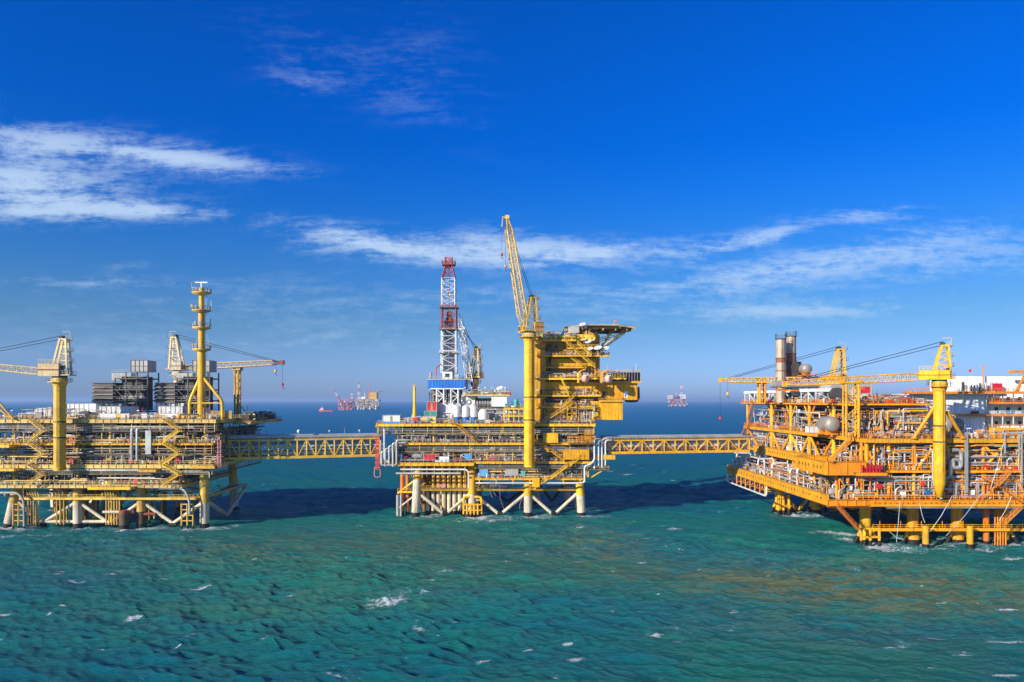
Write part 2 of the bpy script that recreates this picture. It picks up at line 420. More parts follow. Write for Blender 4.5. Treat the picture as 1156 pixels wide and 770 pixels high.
def equip(root, kind, x, y, z, s, rng, pal):
    mb = MB(); c = rng.choice(pal)
    if kind == 'process_vessel':
        r = .28 * s + .3; L = 1.3 * s
        if rng.random() < .55:
            mb.capsule((x, y, z + r + .7), r, L, c, 'x')
            for d in (-.35, .35): mb.box(x + d * L - .15, x + d * L + .15, y - r * .8, y + r * .8, z, z + .9, 'grey')
            mb.tube((x, y, z + 2 * r + .6), (x, y, z + 2 * r + 1.3), .15, 'pipe_grey', 6)
            mb.path([(x + L * .3, y, z + 2 * r + .5), (x + L * .3, y, z + 2 * r + 1.2), (x + L * .3 + 1.5, y, z + 2 * r + 1.2)], .12, 'pipe_white')
        else:
            H = s * 1.1 + 1
            mb.lathe((x, y, z), [(r * .8, 0), (r * .8, .4), (r, .5), (r, H), (r * .8, H + r * .35), (r * .4, H + r * .5), (.01, H + r * .55)], c, 12)
            mb.path([(x + r, y, z + H * .7), (x + r + .7, y, z + H * .7), (x + r + .7, y, z + .3)], .11, 'pipe_grey')
    elif kind == 'equipment_skid':
        w, d, h = s * 1.1, s * .7, s * .8
        for i in (-1, 1):
            for j in (-1, 1): mb.bar((x + i * w / 2, y + j * d / 2, z), (x + i * w / 2, y + j * d / 2, z + h), .16, c)
            mb.bar((x - w / 2, y + i * d / 2, z + h), (x + w / 2, y + i * d / 2, z + h), .16, c)
            mb.bar((x - w / 2, y + i * d / 2, z + .15), (x + w / 2, y + i * d / 2, z + .15), .25, c)
            mb.bar((x - w / 2, y + i * d / 2, z + .3), (x + w / 2, y + i * d / 2, z + h), .09, c)
        for k in range(3):
            a = x - w * .4 + w * .27 * k; hh = rng.uniform(.3, .8) * h
            if rng.random() < .5: mb.box(a, a + w * .2, y - d * .3, y + d * .3, z + .28, z + hh, rng.choice(('mid_grey', 'white', 'grey', 'dark')))
            else: mb.tube((a + w * .1, y, z + .3), (a + w * .1, y, z + hh), w * .09, rng.choice(('steel', 'white', 'grey')), 8)
        mb.path([(x - w * .45, y - d * .3, z + h * .85), (x + w * .45, y - d * .3, z + h * .85), (x + w * .45, y - d * .3, z + .4)], .1, 'pipe_white')
    elif kind == 'control_cabinet':
        w, d, h = rng.uniform(.9, 2.4) * s / 2.5, 1.0, rng.uniform(1.3, 2.3) * min(1.3, s / 2.2)
        mb.box(x - w / 2, x + w / 2, y - d / 2, y + d / 2, z + .12, z + h, c)
        mb.box(x - w / 2 - .06, x + w / 2 + .06, y - d / 2 - .06, y + d / 2 + .06, z + h, z + h + .08, 'white')
        mb.box(x - .03, x + .03, y - d / 2 - .015, y - d / 2, z + .25, z + h - .12, 'grey')
        mb.box(x - w / 2 + .05, x + w / 2 - .05, y - d / 2 + .05, y + d / 2 - .05, z, z + .12, 'dark')
    elif kind == 'pump':
        mb.box(x - .9, x + .9, y - .4, y + .4, z, z + .25, 'grey')
        mb.tube((x - .8, y, z + .7), (x + .1, y, z + .7), .38, c, 10); mb.tube((x + .1, y, z + .7), (x + .5, y, z + .7), .2, 'mid_grey', 8)
        mb.tube((x + .5, y, z + .65), (x + .85, y, z + .65), .42, 'steel', 10); mb.path([(x + .68, y, z + .8), (x + .68, y, z + 2), (x + .68, y + 1.2, z + 2)], .12, 'pipe_white')
    elif kind == 'work_lamp':
        mb.bar((x, y, z), (x, y, z + 2.6), .09, 'mid_grey'); mb.box(x - .35, x + .35, y - .2, y + .1, z + 2.55, z + 2.8, 'white')
    elif kind == 'cable_tray':
        mb.box(x - s * 1.5, x + s * 1.5, y, y + .6, z, z + .1, 'mid_grey'); mb.box(x - s * 1.5, x + s * 1.5, y + .05, y + .55, z + .1, z + .2, 'dark')
        for d in (-1.2, 0, 1.2): mb.bar((x + d * s, y + .3, z + .2), (x + d * s, y + .3, z + 1.6), .08, 'mid_grey')
    return mb.build(kind, root)
def clutter(root, x0, x1, y0, y1, z, n, rng, pal, smin=1.2, smax=3.4, kinds=None):
    kinds = kinds or ('process_vessel', 'equipment_skid', 'equipment_skid', 'control_cabinet', 'pump')
    for k in range(n):
        x = x0 + (k + rng.random()) * (x1 - x0) / n; y = rng.uniform(y0, y1)
        equip(root, rng.choice(kinds), x, y, z, rng.uniform(smin, smax), rng, pal)

def leg(root, p, q, r, top, low, zc, name='jacket_leg', zb=1.3, n=14):
    """tubular leg from p (low, below water) to q (top): black splash zone, pale lower part, painted top"""
    p, q = Vector(p), Vector(q); mb = MB()
    def at(z): return p.lerp(q, (z - p.z) / (q.z - p.z))
    mb.tube(p, at(zb), r * 1.04, 'black', n, caps=False); mb.tube(at(zb), at(zc), r, low, n, caps=False); mb.tube(at(zc), q, r, top, n)
    mb.tube(at(zc) - Vector((0, 0, .25)), at(zc) + Vector((0, 0, .25)), r * 1.06, top, n)
    return mb.build(name, root)
def brace(root, p, q, r, mat, name='brace', n=8):
    mb = MB(); mb.tube(p, q, r, mat, n); return mb.build(name, root)

def crane(name, label, base, r, zbot, ztop, tip, afh, mats, s=1., hooks=(8,), boom_w=1.6, heel=2.2, bays=16, tipmat=None, cab_side=1, cone=False, lat=None, house=None, chord=.15):
    """pedestal crane; base (x,y), pedestal from zbot to ztop, boom from the heel to tip (world point)"""
    ped_m, cab_m, af_m, boom_m = mats
    root = empty(name, (base[0], base[1], zbot)); tag(root, label, 'crane')
    bx, by = base; tip = Vector(tip)
    mb = MB()
    if cone: mb.lathe((bx, by, 0), [(.01, zbot), (r * .5, zbot + .01), (r, zbot + 4), (r, zbot + 6)], ped_m, 20); z0 = zbot + 6
    else: z0 = zbot
    mb.tube((bx, by, z0), (bx, by, ztop), r, ped_m, 20)
    H = ztop - z0
    for t in (.02, .33, .5, .96): mb.tube((bx, by, z0 + H * t), (bx, by, z0 + H * t + .35), r * 1.1, ped_m, 20)
    for t in (.12, .2, .27, .42, .58, .66, .75, .85): mb.tube((bx, by, z0 + H * t), (bx, by, z0 + H * t + .12), r * 1.035, 'yellow_dull', 20)
    for t in (.345, .515): mb.tube((bx, by, z0 + H * t), (bx, by, z0 + H * t + .5), r * 1.02, 'brown_dark', 20)
    mb.lathe((bx, by, ztop - 3), [(r * 1.01, 0), (r * 1.35, 1.4), (r * 1.35, 2.4), (r * 1.1, 3)], ped_m, 20)
    mb.build('pedestal', root)
    l = MB()
    for dx in (-.25, .25): l.bar((bx + dx, by - r - .35, z0 + 1), (bx + dx, by - r - .35, ztop - 2.5), .07, cab_m)
    for k in range(int((H - 3) / .8)): l.bar((bx - .25, by - r - .35, z0 + 1.2 + k * .8), (bx + .25, by - r - .35, z0 + 1.2 + k * .8), .05, cab_m)
    l.build('ladder', root)
    gm = MB(); rg = r * 2.0
    ring = [(bx + rg * math.cos(a * math.pi / 6), by + rg * math.sin(a * math.pi / 6)) for a in range(12)]
    gm.prism(ring, ztop - 1.6, ztop - 1.42, cab_m); rails(gm, [(x, y, ztop - 1.42) for x, y in ring], 'mid_grey', closed=True)
    gm.build('gallery', root)
    d = Vector((tip.x - bx, tip.y - by, 0)); ang = math.atan2(d.y, d.x)
    T = Matrix.Translation((bx, by, ztop)) @ Matrix.Rotation(ang, 4, 'Z')
    m = MB(); m.T = T
    m.tube((0, 0, -.1), (0, 0, .5), r * 1.25, 'dark', 20)
    m.box(-3.4 * s, 2.2 * s, -2.0 * s, 2.0 * s, .5, .9, cab_m)
    rails(m, [(-3.4 * s, -2 * s, .9), (-3.4 * s, 2 * s, .9), (0, 2.0 * s, .9)], 'mid_grey'); m.build('slewing_platform', root)
    m = MB(); m.T = T; hx0, hx1, hh = house or (-2.8 * s, .8 * s, 2.3 * s); hy = -cab_side
    m.box(hx0, hx1, hy * .5 * s, hy * 2.3 * s, .3, .3 + hh, cab_m); m.box(hx0 - .1, hx1 + .1, hy * .4 * s, hy * 2.4 * s, .3 + hh, .4 + hh, cab_m); m.box(hx0 - .08, hx1 + .08, hy * 2.25 * s, hy * 2.33 * s, .3 + hh * .45, .3 + hh * .55, 'rust'); rails(m, [(hx0, hy * 2.2 * s, .4 + hh), (hx1, hy * 2.2 * s, .4 + hh)], af_m, sp=1.1); m.box(-2.6 * s, -.6 * s, .2 * s, 1.5 * s, .9, .9 + 1.7 * s, 'grey')
    m.tube((-1.6 * s, .2 * s, .9 + 2.0 * s), (-1.6 * s, 1.6 * s, .9 + 2.0 * s), .5 * s, 'dark', 10); m.build('machinery_house', root)
    c = MB(); c.T = T; cy = cab_side
    c.box(.9 * s, 2.6 * s, cy * 1.2 * s, cy * 2.6 * s, .2, .2 + 2.2 * s, cab_m)
    co = c.build('operator_cab', root)
    for args in ((2.6 * s, 2.6 * s + .03, cy * 1.3 * s, cy * 2.5 * s, .8, .1 + 2.0 * s), (1.1 * s, 2.4 * s, cy * 2.6 * s, cy * (2.6 * s + .03), .9, .1 + 2.0 * s)):
        c = MB(); c.T = T; c.box(*args, 'glass'); c.build('window', co)
    a = MB(); a.T = T; ap = -1.9 * s
    for sy in (-1, 1):
        y0, y1 = sy * 1.3 * s, sy * .85 * s
        a.bar((1.7 * s, y0, .9), (ap + 1.5 * s, y1, afh), .46 * s, af_m); a.bar((-2.5 * s, y0, .9), (ap, y1, afh), .46 * s, af_m)
        n = 5
        for k in range(n):
            t0, t1 = k / n, (k + 1) / n
            A = Vector((1.7 * s, y0, .9)).lerp(Vector((ap + 1.5 * s, y1, afh)), t0); B = Vector((-2.5 * s, y0, .9)).lerp(Vector((ap, y1, afh)), t1)
            a.bar(A, B, .14 * s, af_m); A2 = Vector((1.7 * s, y0, .9)).lerp(Vector((ap + 1.5 * s, y1, afh)), t1); a.bar(A2, B, .14 * s, af_m)
    for t in (.35, .65, .98):
        z = .9 + (afh - .9) * t; xx = -2.5 * s + (ap + 2.5 * s) * t; yw = 1.3 * s + (.55 - 1.3) * s * t
        a.bar((xx, -yw, z), (xx, yw, z), .2 * s, af_m)
        a.box(xx - 1.1 * s, xx - .1, -1.0 * s, 1.0 * s, z - .1, z, 'grating')
        rails(a, [(xx - .1, -1.0 * s, z), (xx - 1.1 * s, -1.0 * s, z), (xx - 1.1 * s, 1.0 * s, z), (xx - .1, 1.0 * s, z)], 'mid_grey', sp=1.0)
    a.box(ap - .2 * s, ap + 1.7 * s, -1.0 * s, 1.0 * s, afh - .3, afh + .15, af_m); a.tube((ap + 1.2 * s, -.9 * s, afh + .5), (ap + 1.2 * s, .9 * s, afh + .5), .5 * s, 'dark', 10)
    a.bar((ap - .8 * s, 0, afh - 1), (ap - .8 * s, 0, afh + 2.0 * s), .1, af_m); a.bar((ap - .8 * s, 0, afh + 2 * s), (ap + 1.2 * s, 0, afh + 2 * s), .1, af_m)
    a.build('gantry', root)
    heelp = T @ Vector((heel * s, 0, 1.3 * s)); b = MB(); D = tip - heelp
    q1 = heelp + D * .12; q2 = heelp + D * .9
    bu = (0, 0, 1) if abs(D.normalized().z) < .9 else tuple(-d.normalized())
    lm = lat or boom_m
    lattice(b, heelp, q1, boom_w * 1.3, .4, boom_w, boom_w * .95, 2, .13 * s, .09 * s, boom_m, up=bu)
    lattice(b, q1, q2, boom_w, boom_w * .95, boom_w * .7, boom_w * .7, bays, chord * s, .1 * s, boom_m, up=bu, mat2=lm)
    tm = tipmat or boom_m
    lattice(b, q2, tip, boom_w * .7, boom_w * .7, .6, .5, 3, .15 * s, .12 * s, tm, up=bu)
    if D.normalized().z > .8:
        dn = d.normalized(); b.bar(tip, tip + dn * 1.6 + Vector((0, 0, .5)), .5, tm, .4); b.bar(tip + dn * 1.6 + Vector((0, 0, .5)), tip + dn * 2.0 - Vector((0, 0, 3)), .3, tm)
        b.box(tip.x - .7, tip.x + .7, tip.y - .7, tip.y + .7, tip.z - .2, tip.z + 1.1, tm)
        hk = tip + dn * 2.0 - Vector((0, 0, 3)); hk2 = tip + dn * .6 - Vector((0, 0, 1))
    else:
        b.box(tip.x - .6, tip.x + .6, tip.y - .6, tip.y + .6, tip.z - .9, tip.z + .7, tm); hk = tip - Vector((0, 0, .6)); hk2 = heelp + D * .93 - Vector((0, 0, .5))
    b.build('boom', root)
    apx = T @ Vector((ap + 1.2 * s, 0, afh + .6))
    for off in (-.6, .6):
        side = Vector((-d.y, d.x, 0)).normalized() * off; w = MB()
        w.tube(apx + side * .6 + Vector((0, 0, off * .8)), heelp + D * .94 + side * .5 + Vector((0, 0, .4 + off * .4)), .09, 'black', 5); w.build('pendant_line', root)
    for k, L in enumerate(hooks):
        h0 = hk if k == 0 else hk2; h = MB()
        h.tube(h0, h0 - Vector((0, 0, L)), .05, 'black', 5)
        h.capsule(h0 - Vector((0, 0, L + .6)), .45, .6, 'yellow_mid' if k else 'red', 'z', 8)
        h.path([h0 - Vector((0, 0, L + 1.2)), h0 - Vector((0, 0, L + 1.9)), h0 - Vector((-.4, 0, L + 2.2)), h0 - Vector((-.5, 0, L + 1.7))], .09, 'dark')
        h.build('hook_block', root)
    return root

def dense(root, x0, x1, y0, y1, z0, z1, npipe, nsmall, rng, pm, sm, face='F', name='pipework', low=.35):
    """one floor's small-bore piping, brackets, valves and cable runs that nobody could count"""
    def pt(a, d, z): return (x0 + a * (x1 - x0), y0 + d * (y1 - y0), z) if face == 'F' else (x0 + d * (x1 - x0), y0 + a * (y1 - y0), z)
    L = (x1 - x0) if face == 'F' else (y1 - y0); m = MB(); H = z1 - z0
    for k in range(npipe):
        a = rng.random(); ln = rng.uniform(2, 14) / L * (1 if rng.random() < .8 else 2); d = rng.random() ** 1.3; r = rng.choice((.06, .09, .12, .17, .24)); c = rng.choice(pm); z = z0 + rng.random() * H
        b = min(1, a + ln); t = rng.random()
        if t < .35: pts = [pt(a, d, z), pt(b, d, z)]
        elif t < .6: pts = [pt(a, d, z0 + rng.random() * .3 * H), pt(a, d, z), pt(b, d, z)]
        elif t < .8: pts = [pt(a, d, z0), pt(a, d, z0 + H * rng.uniform(.3, .9)), pt(min(1, a + 1.6 / L), d, z0 + H * rng.uniform(.4, .6))]
        else: z2 = z0 + rng.random() * H; pts = [pt(a, d, z), pt((a + b) / 2, d, z), pt((a + b) / 2, d, z2), pt(b, d, z2)]
        m.path(pts, r, c, 5)
    for k in range(nsmall):
        a, d = rng.random(), rng.random() ** 1.3; z = z0 + (0 if rng.random() > low else rng.random() * H * .7); c = rng.choice(sm); w, h = rng.uniform(.15, .7), rng.uniform(.3, 1.5)
        p = Vector(pt(a, d, z)); t = rng.random()
        if t < .45: m.box(p.x - w / 2, p.x + w / 2, p.y - .3, p.y + .3, p.z, p.z + h, c)
        elif t < .7: m.tube(p, p + Vector((0, 0, h)), w * .45, c, 7)
        elif t < .85: m.tube(p + Vector((0, 0, .5)), p + Vector((w * 2, 0, .5)), .25, c, 7)
        else: m.bar(p, p + Vector((0, 0, h * 2.4)), .12, c)
    o = m.build(name, root); o['kind'] = 'stuff'; return o

# ------------------------------------------------------------------ sea
def make_sea():
    rs = np.random.RandomState(4)
    dv = np.arange(560, 58, -.5)
    ys = CH * F / dv                                  # 60 m .. 580 m
    far = np.geomspace(ys[-1] * 1.03, 90000, 60)
    Y = np.concatenate([[-4000, 30.], ys, far]); spY = np.gradient(Y)
    td = np.linspace(-.84, .84, 1050); to = np.geomspace(.86, 9, 16)
    t = np.concatenate([-to[::-1], td, to])
    TT, YY = np.meshgrid(t, Y)
    XX = TT * np.where(YY < 0, 4000, YY)
    spx = np.abs(YY) * (td[1] - td[0]); spy = np.abs(spY)[:, None] * np.ones_like(XX)
    edge = np.clip((.84 - np.abs(TT)) / .04, 0, 1) * np.clip((560 - YY) / 120, 0, 1) * np.clip((YY - 58) / 8, 0, 1)
    h = np.zeros_like(XX); dx = np.zeros_like(XX); dy = np.zeros_like(XX)
    for k in range(96):
        lam = 1.4 * (24 / 1.4) ** rs.rand()
        th = math.radians(-108 + rs.randn() * 30); kk = 2 * math.pi / lam
        amp = .0092 * lam ** 1.0 * (.5 + rs.rand()) * (1.35 if lam < 5 else 1.0 if lam < 9 else .38)
        fade = np.clip((lam / 2.2 - np.maximum(spx, spy)) / (lam / 5), 0, 1)
        kx, ky = kk * math.cos(th), kk * math.sin(th)
        ph = kx * XX + ky * YY + rs.rand() * 6.28 + 1.2 * np.sin(XX / 37. + k) * np.sin(YY / 29. + 2 * k)
        c, s_ = np.cos(ph), np.sin(ph)
        h += amp * fade * c; dx -= .75 * amp * fade * s_ * math.cos(th); dy -= .75 * amp * fade * s_ * math.sin(th)
    gust = .75 + .45 * np.sin(XX / 41. + 1.3 * np.sin(YY / 33.)) * np.sin(YY / 27. + XX / 60.)
    h *= gust; dx *= gust; dy *= gust
    h *= edge; dx *= edge; dy *= edge
    # foam: breaking crests and the water churned round the legs
    foam = np.zeros_like(XX)
    tcol = t
    def put(x, y, L, W, a, st):
        R_ = 2.6 * max(L, W); r0, r1 = np.searchsorted(Y, [y - R_, y + R_]); r0 = max(r0 - 1, 0); r1 = min(r1 + 1, len(Y))
        c0, c1 = np.searchsorted(tcol, [(x - R_) / (y - (R_ if x - R_ > 0 else -R_) * 0 + 0) * (1.0 if x - R_ > 0 else 1.0) - R_ / y * .3, (x + R_) / y + R_ / y * .3]); c0 = max(c0 - 2, 0); c1 = min(c1 + 2, len(tcol))
        if r1 <= r0 or c1 <= c0: return
        sl = (slice(r0, r1), slice(c0, c1)); foam[sl] = np.maximum(foam[sl], st * blob(XX[sl], YY[sl], x, y, L, W, a))
    for k in range(620):
        y = 106 * (700 / 106.) ** (rs.rand() ** .8); x = (rs.rand() * 1.6 - .8) * y
        L = (.45 + 2.4 * rs.rand() ** 4) * (.7 + y / 300.); W = L * (.20 + .25 * rs.rand()); a = rs.randn() * .35 + .15
        put(x, y, L, W, a, .6 + .4 * rs.rand()); put(x + L * .5, y + L * .8, L * 1.8, L * 1.0, a, .42)
    for (u, v, L, W, a, st) in WHITECAPS:
        y = CH * F / (v - V0); put(X(u, y), y, L * 1.15, W * 1.3, a, st); put(X(u, y), y + W, L * 1.9, W * 2.6, a, .45 * st)
    for (x, y, r) in SPLASH:
        put(x + r * .6, y - r * .8, r * 2.2, r * 2.0, .2, 1.0); put(x + r * 2.5, y - r * 1.5, r * 6, r * 3.4, .2, .66)
    nv = XX.size; nr, nc = XX.shape
    co = np.stack([XX + dx, YY + dy, h], -1).reshape(-1, 3)
    idx = np.arange(nv).reshape(nr, nc)
    quads = np.stack([idx[:-1, :-1], idx[:-1, 1:], idx[1:, 1:], idx[1:, :-1]], -1).reshape(-1, 4)
    me = bpy.data.meshes.new('sea'); nf = len(quads)
    me.vertices.add(nv); me.vertices.foreach_set('co', co.ravel().astype(np.float32))
    me.loops.add(nf * 4); me.loops.foreach_set('vertex_index', quads.ravel().astype(np.int32))
    me.polygons.add(nf); me.polygons.foreach_set('loop_start', (np.arange(nf) * 4).astype(np.int32))
    me.polygons.foreach_set('loop_total', np.full(nf, 4, np.int32)); me.update(calc_edges=True)
    me.polygons.foreach_set('use_smooth', np.ones(nf, bool))
    at = me.attributes.new('foam', 'FLOAT', 'POINT'); at.data.foreach_set('value', foam.ravel().astype(np.float32))
    o = bpy.data.objects.new('sea', me); COL.objects.link(o); o['kind'] = 'structure'
    m = bpy.data.materials.new('sea_water'); m.use_nodes = True; nt = m.node_tree; g = NT(nt); b = nt.nodes['Principled BSDF']
    geo = g.n('ShaderNodeNewGeometry').outputs['Position']
    fa = g.n('ShaderNodeAttribute', attribute_name='foam').outputs['Fac']
    big = g.noise(g.mapping(geo, (.010, .016, 0), (0, 0, .3)), 1.0, 4, .55)
    med = g.noise(g.mapping(geo, (.05, .11, 0), (0, 0, .25)), 1.0, 4, .6)
    f = g.ramp(g.m('ADD', g.m('MULTIPLY', big, .7), g.m('MULTIPLY', med, .3)), .36, .62)
    sep = g.n('ShaderNodeSeparateXYZ'); nt.links.new(geo, sep.inputs[0])
    near = g.mix(f, W_TEAL, W_GREEN)
    # reflections of the platforms painted into the water colour as broad brownish-green patches
    refl_mask = None
    for (x, y, L, W, a, st) in PLATFORM_REFL:
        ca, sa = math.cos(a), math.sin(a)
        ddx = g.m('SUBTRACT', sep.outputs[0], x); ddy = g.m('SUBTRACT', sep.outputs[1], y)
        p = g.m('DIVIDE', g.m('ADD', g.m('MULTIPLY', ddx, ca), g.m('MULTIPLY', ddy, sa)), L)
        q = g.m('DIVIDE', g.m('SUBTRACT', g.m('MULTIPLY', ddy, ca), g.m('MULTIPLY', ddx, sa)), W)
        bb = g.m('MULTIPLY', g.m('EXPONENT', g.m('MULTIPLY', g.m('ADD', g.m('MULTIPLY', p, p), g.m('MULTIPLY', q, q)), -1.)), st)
        refl_mask = bb if refl_mask is None else g.m('ADD', refl_mask, bb)
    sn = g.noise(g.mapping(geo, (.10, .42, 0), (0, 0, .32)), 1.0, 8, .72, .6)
    sm = g.m('MULTIPLY', refl_mask, g.ramp(sn, .36, .62), clamp=True)
    near = g.mix(sm, near, W_REFL)
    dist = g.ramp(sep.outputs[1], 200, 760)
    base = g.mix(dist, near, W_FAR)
    fn = g.noise(g.mapping(geo, (1, 1.5, 0)), 1.1, 8, .72)
    fn3 = g.noise(g.mapping(geo, (1.2, 3.2, 0), (0, 0, .4)), 2.2, 5, .7, 1.2)
    fn2 = g.noise(g.mapping(geo, (1, 1.4, 0)), .35, 4, .6)
    fs = g.m('ADD', g.m('MULTIPLY', fn, .4), g.m('ADD', g.m('MULTIPLY', fn3, .35), g.m('MULTIPLY', fn2, .25)))
    fs = g.m('ADD', g.m('MULTIPLY', g.m('SUBTRACT', fs, .5), 2.4), .5)
    fm = g.ramp(g.m('ADD', fs, g.m('MULTIPLY', g.m('MINIMUM', fa, .95), .54)), .80, .98)
    fm = g.m('MULTIPLY', fm, g.ramp(fa, .02, .25))
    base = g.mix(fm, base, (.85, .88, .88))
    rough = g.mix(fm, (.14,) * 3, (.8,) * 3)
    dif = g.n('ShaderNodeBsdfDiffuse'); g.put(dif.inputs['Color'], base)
    glo = g.n('ShaderNodeBsdfGlossy'); g.put(glo.inputs['Color'], (.75, .92, 1., 1)); g.put(glo.inputs['Roughness'], rough)
    fr = g.n('ShaderNodeFresnel'); fr.inputs['IOR'].default_value = 1.33
    cap = g.ramp(sep.outputs[1], 110, 500, .30, .08)
    ff = g.m('MULTIPLY', g.m('MINIMUM', fr.outputs[0], cap), g.m('SUBTRACT', 1., fm))
    ms = g.n('ShaderNodeMixShader'); g.put(ms.inputs[0], ff); nt.links.new(dif.outputs[0], ms.inputs[1]); nt.links.new(glo.outputs[0], ms.inputs[2])
    nt.links.new(ms.outputs[0], nt.nodes['Material Output'].inputs['Surface'])
    w1 = g.m('ADD', g.noise(g.mapping(geo, (1.1, 2.7, 1), (0, 0, .25)), 1.0, 8, .74, .3), g.m('MULTIPLY', g.noise(g.mapping(geo, (.30, .75, 1), (0, 0, .30)), 1.0, 4, .6, .5), .9))
    w2 = g.noise(g.mapping(geo, (.11, .32, 1), (0, 0, .2)), 1.0, 8, .68, .3)
    bump1 = g.n('ShaderNodeBump'); bump1.inputs['Distance'].default_value = 1.5; bump1.inputs['Strength'].default_value = 1
    g.put(bump1.inputs['Height'], w1)
    bump2 = g.n('ShaderNodeBump'); bump2.inputs['Distance'].default_value = 3.6
    g.put(bump2.inputs['Strength'], g.ramp(sep.outputs[1], 130, 420, .22, 1.)); g.put(bump2.inputs['Height'], w2)
    nt.links.new(bump1.outputs[0], bump2.inputs['Normal']); 
    for q in (dif, glo, fr): nt.links.new(bump2.outputs[0], q.inputs['Normal'])
    nt.nodes.remove(b)
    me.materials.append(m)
def blob(XX, YY, x, y, L, W, a):
    ca, sa = math.cos(a), math.sin(a); p = ((XX - x) * ca + (YY - y) * sa) / L; q = ((YY - y) * ca - (XX - x) * sa) / W
    return np.exp(-(p * p + q * q))
W_TEAL, W_GREEN, W_FAR, W_REFL = (.006, .190, .232), (.015, .245, .175), (.004, .165, .34), (.17, .215, .10)
WHITECAPS = [(90, 655, 2.2, .5, .1, 1), (222, 664, 3.4, .7, .3, 1), (287, 632, 1.5, .6, .5, .9), (440, 677, 4.5, 2.2, .5, 1), (378, 665, 1.5, .5, -.5, .8),
 (488, 670, 3, .6, .4, .8), (735, 717, 2.3, .6, .1, 1.1), (500, 645, 3, 1, .3, .8), (735, 607, 7, .8, .1, .8), (742, 628, 5, .8, .1, .7), (1085, 740, 2, .4, .1, 1),
 (1140, 692, 3, .4, 0, 1), (1050, 718, 4, .5, -.2, .9), (1130, 725, 4, .7, -.1, 1), (1135, 762, 2, .5, 0, 1), (944, 602, 9, 3.0, -.7, .85), (960, 610, 7, 2.5, -.6, .85),
 (575, 568, 6, 2, .3, .8), (665, 575, 8, 3, .2, .8), (1000, 608, 14, 2.0, 0, .85), (1075, 608, 16, 2.0, 0, .8), (1140, 612, 9, 1.5, 0, .8), (545, 745, 1.5, .5, .4, .8),
 (345, 577, 4, .7, .2, .9), (408, 580, 3, .6, .1, .8), (60, 640, 3, .6, .2, .6), (840, 560, 5, 2, 0, .7), (120, 596, 22, 1.6, .05, .75), (30, 605, 12, 1.5, .1, .7), (190, 597, 14, 1.2, 0, .7)]
SPLASH = []
PLATFORM_REFL = [(95, 150, 40, 12, -.3, .6), (-62, 205, 55, 30, .2, .75), (-40, 150, 40, 16, .3, .35), (26, 205, 14, 32, 0, .8), (-8, 190, 22, 22, .2, .45), (62, 158, 36, 13, -.35, 1.1), (88, 168, 36, 20, -.2, 1.0), (55, 128, 26, 12, -.3, .4)]  # painted platform reflections: position, size, angle, strength

